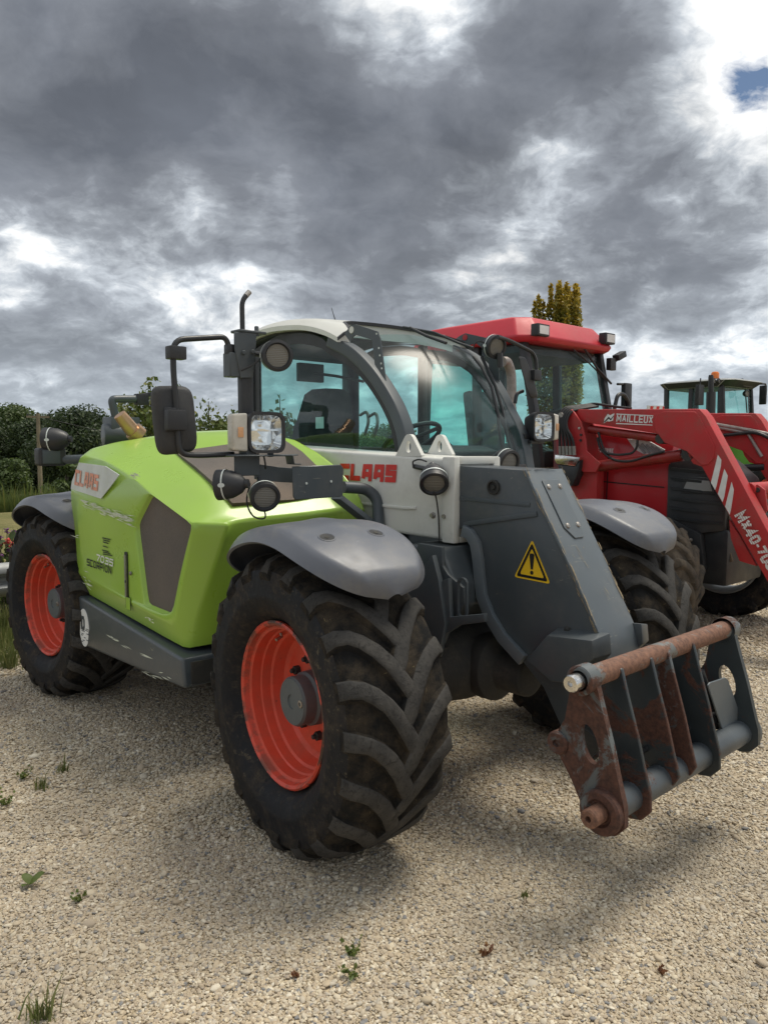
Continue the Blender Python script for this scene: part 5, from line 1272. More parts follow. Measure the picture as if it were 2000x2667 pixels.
# left side: lamp, headlamp, mirror
def ml_(px, x=-.55): return TF.un(*Z3(*px), x=x)
lamp(cab, ml_((1165, 292), -.62), (1, -.15, -.25), .072, mount=U(*Z3(1095, 262), y=1.10))
cable(cab, [ml_((1090, 265), -.68), ml_((1050, 255), -.68), ml_((1022, 290), -.7)])
mb = MB(); mb.tube(fillet([ml_((1175, 232)), ml_((1240, 250)), ml_((1390, 325)), ml_((1412, 380)), ml_((1412, 450))], .05, 5), .013, 8); am = mb.build('mirror_arm', 'black_metal', cab)
mirror(am, [ml_((1295, 345)), ml_((1350, 355)), ml_((1430, 600)), ml_((1370, 612))], .05, (.6, -.8, 0))
mb = MB(); mb.obox(ml_((1405, 468)), (1, 0, 0), (0, 1, 0), (0, 0, 1), .05, .075, .065); mb.build('mirror_clamp', 'black_plastic', am, bevel=.006)
mb = MB(); mb.tube([ml_((1185, 330), -.6), ml_((1190, 420), -.6)], .02, 8); mb.tube(fillet([ml_((1330, 565), -.6), ml_((1290, 580), -.6), ml_((1282, 640), -.6)], .03), .012, 8); mb.build('arm_stay', 'black_metal', cab)
headlamp(cab, ml_((1462, 785), -.42), 1, (1, -.15, 0), .185, .185)
mb = MB(); mb.tube([ml_((1325, 845), -.5), ml_((1440, 860), -.5)], .022, 10); mb.obox(ml_((1400, 880), -.48), (1, 0, 0), (0, 1, 0), (0, 0, 1), .06, .14, .02); mb.build('lamp_bracket', 'black_metal', cab, bevel=.004)
lamp(cab, TF.un(*Z3(1240, 1010), x=-.2), (1, -.1, -.3), .075, mount=TF.un(*Z3(1230, 1060), x=-.3))

# ---- rear: lamp and light bar, exhaust, rail
def rz(px, x=-2.62): return TF.un(*Z1(*px), x=x)
mb = MB(); mb.tube([rz((600, 540), -2.5), rz((420, 548))], .028, 12); mb.build('tail_lamp_arm', 'grey_paint_plain', tele)
c_ = rz((365, 525)); mb = MB(); mb.obox(c_, (1, 0, 0), (0, 1, 0), (0, 0, 1), .10, .17, .115); tl_ = mb.build('tail_lamp', 'black_plastic', tele, bevel=.018, seg=3)
mb = MB(); mb.obox(c_ + Vector((.051, -.01, 0)), (1, 0, 0), (0, 1, 0), (0, 0, 1), .006, .11, .085); mb.build('lamp_panel', 'grey_paint_plain', tl_, bevel=.006)
lamp(tele, rz((345, 405)), (-.75, -.75, -.05), .078, mount=rz((440, 420)), tail=.14)
mb = MB(); mb.obox(rz((440, 415)), (1, 0, 0), (0, 1, 0), (0, 0, 1), .02, .04, .14); mb.tube(fillet([rz((360, 360)), rz((400, 338)), rz((440, 370))], .02), .012, 8); mb.build('lamp_bracket', 'black_metal', tl_)
xz_ = -2.25
mb = MB(); mb.tube([rz((985, 365), xz_), rz((935, 310), xz_), rz((862, 220), xz_)], [.050, .046, .040], 18); ex_ = mb.build('exhaust_pipe', 'exhaust_copper', tele)
mb = MB(); mb.tube([rz((1005, 375), xz_), rz((960, 335), xz_)], .060, 18); mb.build('exhaust_collar', 'exhaust_copper', ex_)
mb = MB(); mb.tube(fillet([rz((900, 380), -2.5), rz((835, 245), -2.5), rz((805, 110), -2.5), rz((860, 108), -2.5), rz((985, 108), -2.5)], .04), .026, 12); rb2 = mb.build('rear_rail', 'grey_paint_plain', tele)
mb = MB(); mb.obox(rz((1020, 112), -2.5), (1, 0, 0), (0, 1, 0), (0, 0, 1), .06, .085, .075); mb.obox(rz((1040, 82), -2.5), (1, 0, 0), (0, .95, .2), (0, -.2, .95), .05, .10, .03); mb.build('rail_clamp', 'black_plastic', rb2, bevel=.008)
mb = MB(); q = rz((795, 368), -2.55); mb.lathe([(0, 0), (.075, 0), (.075, .18), (0, .18)], q - Vector((0, .05, 0)), (.2, 1, 0), 24); mb.obox(q + Vector((0, .08, .06)), (1, 0, 0), (0, 1, 0), (0, 0, 1), .15, .2, .12); mb.build('boom_pivot', 'grey_paint_plain', tele, bevel=.01)
# ------------------------------------------------------------------ the red tractor with front loader
red = empty('red_tractor', (RF.o.x, RF.o.y, 0), RF.h, 'red farm tractor with a red front loader, parked behind the telehandler', 'tractor')
V = RF.un
def C1(x, y): return 1250 + .4521 * x, 1040 + .4521 * y
def VXZ(Z, pts, y): return [(lambda q: (q.x, q.z))(V(*Z(*p), y=y)) for p in pts]
# cab
mb = MB(); mb.prism_y([(-2.75, .85), (-2.85, 1.45), (-1.30, 1.45), (-1.20, 1.30), (-1.20, .85)], -.72, .72); rcab = mb.build('cab', 'black_plastic', red, bevel=.03)
for s in (-1, 1):
    mb = MB(); mb.rect_sweep([(-1.20, s * .66, 1.40), (-1.28, s * .66, 2.0), (-1.42, s * .66, 2.68)], (0, 1, 0), .07, .08); mb.build('front_pillar', 'black_plastic', rcab, bevel=.01)
for s in (-1, 1):
    mb = MB(); mb.rect_sweep([(-1.95, s * .70, 1.40), (-1.98, s * .70, 2.68)], (0, 1, 0), .06, .09); mb.build('door_pillar', 'black_plastic', rcab, bevel=.01)
    mb = MB(); mb.rect_sweep([(-2.78, s * .66, 1.40), (-2.72, s * .66, 2.68)], (0, 1, 0), .08, .09); mb.build('rear_pillar', 'black_plastic', rcab, bevel=.01)
    mb = MB(); mb.add([(-1.24, s * .685, 1.42), (-1.93, s * .70, 1.42), (-1.95, s * .70, 2.64), (-1.42, s * .685, 2.64)], [(0, 1, 2, 3)]); mb.build('door_glass', 'cab_glass', rcab, smooth=False)
    mb = MB(); mb.add([(-2.0, s * .70, 1.42), (-2.74, s * .68, 1.42), (-2.70, s * .68, 2.64), (-2.0, s * .70, 2.64)], [(0, 1, 2, 3)]); mb.build('quarter_glass', 'cab_glass', rcab, smooth=False)
G = []
for i in range(9):
    t = i / 8; G.append([(-1.19 - .22 * t ** 1.4 + .06 * (1 - (2 * j / 8 - 1) ** 2), -.63 + 1.26 * j / 8, 1.40 + 1.26 * t) for j in range(9)])
mb = MB(); mb.grid(G); mb.build('windscreen', 'wind_glass', rcab, sharp=80)
mb = MB(); mb.add([(-2.80, -.62, 1.45), (-2.80, .62, 1.45), (-2.72, .62, 2.64), (-2.72, -.62, 2.64)], [(0, 1, 2, 3)]); mb.build('rear_glass', 'cab_glass', rcab, smooth=False)
mb = MB(); mb.box(-2.75, -1.45, -.66, .66, 2.58, 2.66); mb.build('headliner', 'cab_lining', rcab)
def ringz(z, x0, x1, w, n=4, cut=.16): return [(x1, -w + cut, z), (x1, w - cut, z), (x1 - cut, w, z), (x0 + cut, w, z), (x0, w - cut, z), (x0, -w + cut, z), (x0 + cut, -w, z), (x1 - cut, -w, z)]
mb = MB(); A, B, C = ringz(2.67, -2.95, -1.27, .78), ringz(2.72, -3.0, -1.24, .80), ringz(2.925, -2.85, -1.42, .66, cut=.12); D4 = ringz(2.965, -2.7, -1.60, .50, cut=.1)
mb.loops(A, B, cap=False); mb.loops(B, C, cap=False); mb.loops(C, D4, cap=False); mb.add(A, [tuple(range(8))]); mb.add(D4, [tuple(range(8))])
rroof = mb.build('roof', 'roof_red', rcab, bevel=.02, seg=3)
for px in ((565, 222), (885, 263)):
    q = V(*Z4(*px), x=-1.245); mb = MB(); mb.obox(q, (1, 0, 0), (0, 1, 0), (0, 0, 1), .09, .185, .115); lo = mb.build('roof_lamp', 'black_plastic', rroof, bevel=.012)
    mb = MB(); mb.obox(q + Vector((.046, 0, .0)), (1, 0, 0), (0, 1, 0), (0, 0, 1), .006, .145, .08); mb.build('lens', 'decal_white', lo)
for px in ((615, 230), (800, 245)):
    q = V(*Z4(*px), x=-1.30)
mb = MB(); mb.box(-2.35, -1.85, -.26, .26, 1.40, 1.62); rs_ = mb.build('seat', 'seat_fabric', rcab, bevel=.05)
mb = MB(); mb.prism_y([(-2.5, 1.6), (-2.6, 2.28), (-2.48, 2.3), (-2.34, 1.6)], -.24, .24); mb.build('seat_back', 'seat_fabric', rs_, bevel=.05)
mb = MB(); cst = Vector((-1.62, .05, 1.92)); nst = Vector((-.6, 0, .8)); us = nst.orthogonal().normalized(); ws_ = nst.cross(us).normalized()
mb.tube([cst + (us * math.cos(a) + ws_ * math.sin(a)) * .21 for a in [2 * math.pi * k / 24 for k in range(25)]], .016, 8, cap=False); mb.tube([cst, (-1.42, .05, 1.5)], .04, 8); mb.tube([cst - us * .2, cst + us * .2], .014, 6); mb.build('steering_wheel', 'black_plastic', rcab)
mb = MB(); mb.box(-1.50, -1.30, -.45, .45, 1.40, 1.62); mb.build('dashboard', 'black_plastic', rcab, bevel=.03)
wp = [V(*Z4(*p), x=-1.30) for p in ((770, 300), (835, 400), (905, 478))]; mb = MB(); mb.tube(wp, .012, 6); mb.tube([V(*Z4(*p), x=-1.31) for p in ((725, 315), (800, 380), (880, 460))], .008, 6); mb.build('wiper', 'black_plastic', rcab)
q = [V(*Z4(*p), x=-1.30) for p in ((405, 370), (425, 420), (428, 500), (425, 590))]
mb = MB(); mb.tube(fillet([V(*Z4(385, 372), x=-1.30)] + q, .08), .045, 14); mb.tube([V(*Z4(*p), x=-1.30) for p in ((425, 590), (425, 760))], .05, 14); mb.build('exhaust_pipe', 'exhaust_grey', red)
q = V(*Z4(905, 385), x=-1.32); mb = MB(); mb.obox(q, (1, 0, 0), (0, 1, 0), (0, 0, 1), .06, .11, .13); mb.obox(V(*Z4(945, 345), x=-1.30), (1, 0, 0), (0, .9, .35), (0, -.35, .9), .08, .17, .07); mb.tube([q, V(*Z4(945, 350), x=-1.3)], .02, 8); mb.build('side_lamp', 'black_plastic', rcab, bevel=.01)
mb = MB(); mb.tube(fillet([V(*Z4(*p), x=-1.35) for p in ((935, 480), (985, 480), (998, 520), (995, 590))], .05), .014, 8); am2 = mb.build('mirror_arm', 'black_metal', rcab)
mb = MB(); mb.obox(V(*Z4(978, 535), x=-1.35), (1, 0, 0), (0, 1, 0), (0, 0, 1), .06, .15, .28); mb.build('mirror_housing', 'black_plastic', am2, bevel=.02)
mb = MB(); mb.tube(fillet([V(*Z4(*p), x=-1.30) for p in ((920, 600), (935, 530), (965, 525), (990, 570), (985, 620))], .06), .022, 8); mb.build('air_pipe', 'black_plastic', rcab)
# hood and nose
mb = MB()
sec = lambda x, w, zb, zt_: [(x, -w, zb), (x, -w, zt_ - .18), (x, -w * .86, zt_ - .05), (x, -w * .5, zt_), (x, w * .5, zt_), (x, w * .86, zt_ - .05), (x, w, zt_ - .18), (x, w, zb)]
R_ = [sec(-1.22, .42, 1.0, 1.92), sec(-.6, .42, 1.0, 1.86), sec(0, .41, 1.0, 1.74)]
mb.loops(R_[0], R_[1], cap=False); mb.loops(R_[1], R_[2], cap=False); mb.add(R_[0], [tuple(range(8))]); mb.add(R_[2], [tuple(range(8))])
rhood = mb.build('engine_hood', 'red_paint', red, bevel=.015, seg=2)
mb = MB(); R_ = [sec(-.02, .425, .92, 1.66), sec(.30, .415, .92, 1.55), sec(.47, .36, .95, 1.42)]
mb.loops(R_[0], R_[1], cap=False); mb.loops(R_[1], R_[2], cap=False); mb.add(R_[0], [tuple(range(8))]); mb.add(R_[2], [tuple(range(8))])
nose_r = mb.build('nose_grille', 'black_plastic', rhood, bevel=.02, seg=2)
P4 = [V(*C1(*p), y=-.428) for p in ((1195, 458), (1318, 470), (1335, 530), (1165, 525))]
mb = MB(); mb.loops([p + Vector((0, .02, 0)) for p in P4], P4); mb.build('headlamp', 'silver_plastic', nose_r, bevel=.004)
P4 = [V(*C1(*p), y=-.424) for p in ((1165, 470), (1195, 445), (1330, 455), (1345, 545), (1155, 545))]
mb = MB(); mb.loops([p + Vector((0, .02, 0)) for p in P4], P4); mb.build('lamp_surround', 'black_plastic', nose_r, bevel=.004)
mb = MB(); P4 = [V(*C1(*p), y=-.423) for p in ((845, 228), (960, 235), (1060, 290), (1040, 315), (950, 320), (890, 290))]; mb.loops([p + Vector((0, .02, 0)) for p in P4], P4); vent = mb.build('vent_panel', 'decal_grey', rhood, bevel=.002, seg=1)
for k in range(5):
    a, b = V(*C1(900 + 28 * k, 250 + 6 * k), y=-.426), V(*C1(950 + 28 * k, 312), y=-.426); mb = MB(); mb.rect_sweep([a, b], (0, 1, 0), .012, .022); mb.build('vent_slat', 'silver_plastic', vent)
word(rhood, 'dealer_sticker', 'decal_white', 'ALEXANDRE', tuple(V(*C1(648, 305), y=-.4225)), tuple(V(*C1(766, 312), y=-.4225)), .045, .011)
mb = MB(); mb.box(-1.3, -.1, -.30, .30, .60, 1.05); mb.box(-3.2, -1.2, -.35, .35, .55, 1.2); chs = mb.build('chassis', 'axle_grime', red, bevel=.02)
mb = MB(); mb.box(-.16, .14, -.80, .80, .52, .74); mb.lathe([(0, -.25), (.15, -.22), (.2, 0), (.15, .22), (0, .25)], (0, 0, .62), (0, 1, 0), 20); mb.build('front_axle', 'axle_grime', red, bevel=.02)
mb = MB(); mb.box(-.15, .50, -.36, .36, .48, .96); mb.build('front_support', 'black_metal', red, bevel=.03)
for px, w_ in (((1390, 720), .10), ((1385, 880), .12)):
    q = V(*C1(*px), y=-.30); mb = MB(); mb.obox(q, (1, 0, .3), (0, 1, 0), (-.3, 0, 1), .16, .03, w_ * 1.6); mb.build('mud_flap', 'rubber_muddy', red, bevel=.02)
for k in range(6):
    mb = MB(); z = 1.02 + .085 * k; mb.rect_sweep([(.02, -.432, z + .02), (.28, -.424, z), (.45, -.372, z - .01)], (0, 1, 0), .014, .022); mb.build('grille_slat', 'black_metal', nose_r)
mb = MB(); mb.prism_y([(-.30, .62), (-.30, 1.02), (.02, 1.04), (.30, .92), (.34, .62), (.2, .5), (-.1, .5)], -.44, -.37); sp_ = mb.build('side_panel', 'black_metal', red, bevel=.012)
for x, z in ((-.22, .95), (-.02, .97), (.22, .86), (.25, .66), (-.2, .62)): mb = MB(); mb.lathe([(.016, 0), (.014, .008), (.007, .012), (0, .012)], (x, -.44, z), (0, -1, 0), 8); mb.build('panel_bolt', 'steel', sp_)
for k, (z0, x1) in enumerate(((.98, .1), (.86, .2), (.72, .05))):
    mb = MB(); mb.tube(fillet([(-.9, -.40, z0 + .2), (-.5, -.46, z0 + .02), (-.2, -.47, z0), (x1, -.45, z0 - .12)], .15), .014, 8); mb.build('hydraulic_hose', 'hose', red)
mb = MB(); mb.rect_sweep([(-1.2, -.422, 1.36), (-.05, -.418, 1.30)], (0, 1, 0), .006, .010); mb.build('hood_seam', 'decal_black', rhood)
mb = MB(); mb.rect_sweep([(-.62, -.422, 1.02), (-.60, -.422, 1.62)], (0, 1, 0), .006, .008); mb.build('hood_seam', 'decal_black', rhood)
# wheels
wheel(red, 'fr', (-.07, -.86, .56), 0, -1, .565, .38, .32, 19, 'galvanised', 'axle_grime', ('rubber_muddy', 'rubber_muddy'), hw=1.1)
def open_wheel(parent, c, s, R, W, rim):
    mtx = Matrix.Translation(Vector(c)); mb = MB(); h = W / 2
    mb.lathe([(rim + .01, h * .8), (rim - .005, h * .82), (rim - .02, h * .7), (rim - .04, h * .5), (rim - .05, 0), (rim - .04, -h * .5), (rim - .02, -h * .7), (rim - .005, -h * .82), (rim + .01, -h * .8), (rim + .005, -h * .6), (rim - .02, 0), (rim + .005, h * .6)], (0, 0, 0), (0, 1, 0), 48)
    for k in range(4):
        a = RAD(45 + 90 * k); u = Vector((math.cos(a), 0, math.sin(a))); w = Vector((-math.sin(a), 0, math.cos(a)))
        mb.obox(u * (rim - .09), u, w, (0, 1, 0), .16, .10, .02)
    mb.lathe([(0, -.01), (rim * .62, -.01), (rim * .62, .01), (0, .01)], (0, 0, 0), (0, 1, 0), 32); mb.lathe([(.14, -.2), (.14, .1), (0, .1)], (0, 0, 0), (0, s, 0), 20)
    w_ = mb.build('wheel', 'galvanised', parent, matrix=mtx, sharp=30, weld=False)
    tyre_mesh(R, W, rim, 19, s).build('tyre', ['rubber', 'rubber', 'rubber'], w_, sharp=50, weld=False); return w_
open_wheel(red, (0, .80, .62), 1, .625, .40, .38)
for s in (-1, 1): wheel(red, 'r', (-2.55, s * .82, .86), 0, s, .87, .50, .50, 20, 'galvanised', 'axle_grime', ('rubber', 'rubber'))
mb = MB()
# ---- loader
YN, YF = -.52, .58
arm_px = ((485, 58), (1262, 55), (1300, 100), (1659, 770), (1900, 1215), (1860, 1350), (1660, 1062), (1450, 700), (1275, 388), (1225, 372), (1195, 330), (1180, 285), (1010, 197), (600, 132), (560, 110))
prof = VXZ(C1, arm_px, YN - .07)
def loader_arm(y0, y1, label=None):
    mb = MB(); mb.prism_y(prof, y0, y1); return mb.build('loader_arm', 'loader_red', red, bevel=.010, seg=2)
armN = loader_arm(YN - .07, YN + .07); armF = loader_arm(YF - .07, YF + .07)
gs = VXZ(C1, ((1000, 130), (1020, 85), (1060, 70), (1235, 70), (1262, 95), (1350, 270), (1345, 340), (1310, 378), (1270, 380), (1190, 300), (1060, 250), (1010, 180)), YN - .075)
for a, y0, y1 in ((armN, YN - .078, YN - .066), (armF, YF - .078, YF - .066)):
    mb = MB(); mb.prism_y(gs, y0, y1); mb.build('knee_plate', 'loader_red', a, bevel=.004, seg=1)
tw = VXZ(C1, ((470, 62), (530, 58), (578, 130), (602, 210), (612, 300), (690, 370), (665, 420), (590, 420), (540, 340), (500, 250), (470, 160)), YN - .11)
for y0, nm in ((YN - .11, 0), (YN + .09, 0), (YF - .11, 1), (YF + .09, 1)):
    mb = MB(); mb.prism_y(tw, y0, y0 + .022); mb.build('loader_tower', 'loader_red', red, bevel=.004, seg=1)
for yy in (YN, YF):
    mb = MB(); mb.prism_y([(-.95, .75), (-.62, .75), (-.62, 1.5), (-.80, 1.55), (-.95, 1.4)], yy - .06, yy + .06); mb.build('loader_post', 'loader_red', red, bevel=.01)
def cyl(p0, p1, y, r, nm='lift_cylinder', rod=.12):
    a, b = V(*C1(*p0), y=y), V(*C1(*p1), y=y); d = (b - a).normalized(); mb = MB(); mb.tube([a, b], r, 16); o = mb.build(nm, 'cyl_red', red, sharp=40)
    mb = MB(); mb.tube([b, b + d * rod], r * .55, 12); mb.build('piston_rod', 'chrome', o)
    e = b + d * rod; mb = MB(); mb.lathe([(0, -.05), (r * 1.15, -.05), (r * 1.15, .05), (0, .05)], e, (0, 1, 0), 16); mb.build('rod_eye', 'axle_grime', o); return o
for y in (YN - .02, YF - .02):
    cyl((630, 172), (1020, 224), y, .038, 'crowd_cylinder', .05); cyl((660, 388), (1165, 322), y, .050, 'lift_cylinder', .07)
mb = MB(); P2 = [V(*C1(*p), y=YN - .02) for p in ((850, 178), (1160, 262), (1160, 290), (1090, 260))]; mb.loops(P2, [p + Vector((0, .03, 0)) for p in P2]); mb.build('level_bar', 'red_paint', red, bevel=.004)
mb = MB(); mb.lathe([(0, 0), (.022, 0), (.022, .03), (.026, .03), (.026, .045), (0, .045)], V(*C1(478, 92), y=YN - .12), (0, -1, 0), 14); mb.build('tower_pin', 'steel', red)
for px in ((572, 166), (580, 236), (582, 205)):
    mb = MB(); mb.lathe([(0, 0), (.012, 0), (.012, .01), (0, .01)], V(*C1(*px), y=YN - .111), (0, -1, 0), 10); mb.build('tower_bolt', 'steel' if px[1] < 200 else 'decal_black', red)
for k in range(5):
    x0 = 452 + 20 * k; mb = MB(); mb.tube(fillet([V(*C1(x0 + 10, 322), y=YN - .16), V(*C1(x0 + 5, 230), y=YN - .16), V(*C1(455 + 8 * k, 120 + 8 * k), y=YN - .17), V(*C1(470 + 12 * k, 50 + 4 * k), y=YN - .12), V(*C1(640 + 10 * k, 28 + 3 * k), y=YN + .1)], .12), .013, 8); mb.build('hydraulic_hose', 'hose', red)
    mb = MB(); mb.tube([V(*C1(x0 + 10, 322), y=YN - .16), V(*C1(x0 + 8, 270), y=YN - .16)], .017, 8); mb.build('hose_fitting', 'steel', red)
P4 = [V(*C1(*p), y=YN - .17) for p in ((430, 318), (575, 335), (570, 350), (545, 385), (440, 372), (428, 350))]; mb = MB(); mb.loops(P4, [p + Vector((0, .09, 0)) for p in P4]); mb.build('hose_manifold', 'chrome', red, bevel=.006)
P4 = [V(*C1(*p), y=YN - .16) for p in ((445, 375), (545, 388), (575, 350), (570, 400), (530, 500), (470, 500))]; mb = MB(); mb.loops(P4, [p + Vector((0, .12, 0)) for p in P4]); mb.build('coupler_body', 'black_metal', red, bevel=.006)
for pts in (((680, 190), (700, 260), (720, 310), (800, 322), (880, 310), (905, 270), (905, 235)), ((675, 220), (690, 290), (760, 350), (860, 362), (980, 320), (1060, 300))):
    mb = MB(); mb.tube(fillet([V(*C1(*p), y=YN - .07) for p in pts], .08), .011, 8); mb.build('hydraulic_hose', 'hose', red)
mb = MB(); mb.tube(fillet([V(*C1(*p), y=YN + .1) for p in ((560, 50), (640, 22), (800, 45), (870, 52))], .1), .012, 8); mb.build('hydraulic_hose', 'hose', red)
mb = MB(); q0 = V(*C1(1545, 520), y=YN + .07); mb.tube([(q0.x, YN + .06, q0.z), (q0.x, YF - .06, q0.z)], .055, 20); mb.build('cross_tube', 'loader_red', red)
lv = VXZ(C1, ((1560, 505), (1600, 490), (1640, 520), (1655, 640), (1600, 700), (1565, 620)), YN + .11)
mb = MB(); mb.prism_y(lv, YN + .10, YN + .125); lev = mb.build('bucket_lever', 'loader_red', red, bevel=.004)
for px in ((1597, 522), (1582, 573), (1613, 628)): mb = MB(); mb.lathe([(0, 0), (.02, 0), (.02, .015), (0, .015)], V(*C1(*px), y=YN + .099), (0, -1, 0), 12); mb.build('lever_pin', 'axle_grime', lev)
mb = MB(); P2 = VXZ(C1, ((1440, 690), (1500, 780), (1600, 960), (1500, 930), (1450, 800)), YN); mb.prism_y(P2, YN - .03, YN + .03); mb.build('loader_brace', 'loader_red', red, bevel=.006)
for pts, r in ((((1315, 138), (1560, 180), (1700, 210)), .018), (((1330, 155), (1540, 195), (1620, 330)), .016)):
    mb = MB(); mb.tube([V(*C1(*p), y=YF - .10) for p in pts], r, 8); mb.build('oil_pipe', 'exhaust_grey', red)
mb = MB(); mb.tube(fillet([V(*C1(*p), y=YF - .12) for p in ((1370, 210), (1480, 200), (1580, 185), (1680, 230))], .1), .016, 8); mb.build('hydraulic_hose', 'hose', red)
mb = MB(); mb.tube([V(*C1(1450, 398), y=YF - .05), V(*C1(1640, 390), y=YF - .05)], .035, 12); mb.build('tilt_rod', 'black_metal', red)
ex, ez = (prof[4][0] + prof[5][0]) / 2 - .02, (prof[4][1] + prof[5][1]) / 2 + .02
mb = MB(); mb.tube([(ex, YN - .10, ez), (ex, YF + .10, ez)], .05, 18); mb.build('hitch_tube', 'loader_red', red)
for yy in (YN - .14, YF + .12): mb = MB(); mb.prism_y([(ex - .08, ez - .08), (ex + .08, ez - .08), (ex + .10, ez + .10), (ex + .06, ez + .36), (ex, ez + .36), (ex - .06, ez + .08)], yy, yy + .02); mb.build('hitch_hook', 'loader_red', red, bevel=.004)
# writing on the near arm
fY = YN - .0705
def arm_quad(pts, name, mat, parent, lift=.0012):
    P = [V(*C1(*p), y=fY) for p in pts]; mb = MB(); mb.loops([p + Vector((0, .003, 0)) for p in P], [p - Vector((0, lift, 0)) for p in P]); return mb.build(name, mat, parent, smooth=False)
word(armN, 'maker_lettering', 'decal_white', 'MAILLEUX', tuple(V(*C1(783, 128), y=fY)), tuple(V(*C1(993, 140), y=fY)), .066, .0115)
arm_quad(((784, 82), (996, 92), (996, 97), (784, 88)), 'stripe_line', 'decal_white', armN); arm_quad(((782, 136), (991, 146), (991, 151), (782, 142)), 'stripe_line', 'decal_white', armN)
arm_quad(((716, 110), (735, 84), (748, 92), (772, 80), (765, 122), (742, 128), (730, 126), (712, 138)), 'maker_emblem', 'decal_white', armN)
arm_quad(((714, 128), (740, 100), (752, 112), (770, 92), (768, 100), (752, 122), (740, 112), (716, 134)), 'emblem_line', 'decal_black', armN, .002)
for i, pts in enumerate((((1368, 320), (1388, 348), (1385, 385), (1360, 500), (1352, 522), (1328, 480)), ((1405, 400), (1425, 440), (1420, 470), (1405, 560), (1395, 592), (1368, 545)), ((1447, 475), (1460, 520), (1455, 560), (1442, 640), (1436, 664), (1410, 618)))):
    arm_quad(pts, 'white_stripe', 'decal_white', armN)
a, b = V(*C1(1462, 668), y=fY), V(*C1(1648, 985), y=fY); Ud = (b - a).normalized(); Nn = Vector((0, -1, 0)); fnm = plane_fn(a, Ud, Nn.cross(Ud))
word(armN, 'model_lettering', 'decal_white', 'MX40.70', None, None, .090, .021, fn=fnm, length=(b - a).length * .90, gapf=.10)
mb = MB()
for k in range(5): rect(mb, fnm, 0, (b - a).length * .90, .012 + .018 * k, .0145 + .018 * k, .0005, .0032)
mb.build('lettering_stripe', 'loader_red', armN, smooth=False)
mb = MB(); cR = fnm((b - a).length * .97, .05, .002)
mb.add([cR + (Ud * math.cos(t) + Nn.cross(Ud) * math.sin(t)) * .045 for t in [2 * math.pi * k / 20 for k in range(20)]], [tuple(range(20))]); emb = mb.build('round_emblem', 'decal_white', armN, smooth=False)
mb = MB(); strokes(mb, 'MI', plane_fn(fnm((b - a).length * .97 - .028, .028, .002), Ud, Nn.cross(Ud)), .045, .036, .004, .009, lift=.002); mb.build('emblem_print', 'loader_red', emb, smooth=False, weld=False)

# ------------------------------------------------------------------ the green tractor far behind
GF = Frame(8.86, 16.4, RAD(-50))
grn = empty('green_tractor', (GF.o.x, GF.o.y, 0), GF.h, 'distant green tractor with dark cab, grey roof and orange beacon at right edge', 'tractor')
W_ = GF.un
def D2(x, y): return 1680 + .1929 * x, 940 + .1929 * y
mb = MB(); mb.prism_y([(-2.75, 1.0), (-2.75, 1.75), (-1.35, 1.75), (-1.3, 1.0)], -.72, .72); gcab = mb.build('cab', 'black_plastic', grn, bevel=.03)
zr = 3.17
mb = MB(); A = ringz(zr - .16, -2.85, -1.35, .74); B = ringz(zr - .02, -2.95, -1.15, .82); C = ringz(zr + .015, -2.85, -1.22, .74)
mb.loops(A, B, cap=False, m=1); mb.loops(B, C, cap=False); mb.add(A, [tuple(range(8))], 1); mb.add(C, [tuple(range(8))]); groof = mb.build('roof', ['silver_plastic', 'black_plastic'], gcab, bevel=.012)
for s in (-1, 1):
    for xa, xb, nm in ((-1.35, -1.45, 'front_pillar'), (-2.15, -2.15, 'door_pillar'), (-2.72, -2.76, 'rear_pillar')):
        mb = MB(); mb.rect_sweep([(xa, s * .70, 1.7), (xb, s * .67, zr - .12)], (0, 1, 0), .08, .10); mb.build(nm, 'black_plastic', gcab, bevel=.01)
    mb = MB(); mb.add([(-1.40, s * .705, 1.75), (-2.70, s * .705, 1.75), (-2.74, s * .675, zr - .16), (-1.45, s * .675, zr - .16)], [(0, 1, 2, 3)]); mb.build('side_glass', 'cab_glass', gcab, smooth=False)
    mb = MB(); fp_ = [(-2.2, 1.1), (-2.3, 1.75), (-2.6, 2.05), (-3.1, 2.15), (-3.5, 2.0), (-3.6, 1.6), (-3.4, 1.2)]; mb.prism_y(fp_, s * .82, s * 1.25); mb.build('rear_mudguard', 'tractor_green', grn, bevel=.06, seg=3)
for xg in (-1.36, -2.74):
    mb = MB(); mb.add([(xg, -.68, 1.75), (xg, .68, 1.75), (xg - .06, .66, zr - .16), (xg - .06, -.66, zr - .16)], [(0, 1, 2, 3)]); mb.build('windscreen', 'cab_glass', gcab, smooth=False)
mb = MB(); mb.box(-2.75, -2.2, -.26, .26, 1.75, 1.95); mb.prism_y([(-2.75, 1.9), (-2.85, 2.5), (-2.72, 2.52), (-2.6, 1.9)], -.24, .24); mb.build('seat', 'seat_fabric', gcab, bevel=.04)
e0, e1 = W_(*D2(885, 650), x=-1.28), W_(*D2(885, 190), x=-1.28); em = e0.lerp(e1, .5)
mb = MB(); mb.tube([e0 - Vector((0, 0, .6)), em], .095, 16); mb.tube([em, e1 - Vector((0, 0, .06)), e1], [.055, .055, .045], 14); mb.build('exhaust_stack', 'black_metal', grn)
q = W_(*D2(730, 460), x=-1.35); mb = MB(); mb.obox(q, (1, 0, 0), (0, 1, 0), (0, 0, 1), .08, .22, .42); mb.tube([q, q + Vector((0, .02, .35))], .015, 6); mb.build('mirror_housing', 'black_plastic', gcab, bevel=.03)
mb = MB(); mb.tube(fillet([W_(*D2(*p), x=-1.3) for p in ((1310, 330), (1420, 350), (1530, 310), (1620, 310), (1630, 400), (1625, 460))], .05), .022, 8); ga = mb.build('mirror_arm', 'black_metal', gcab)
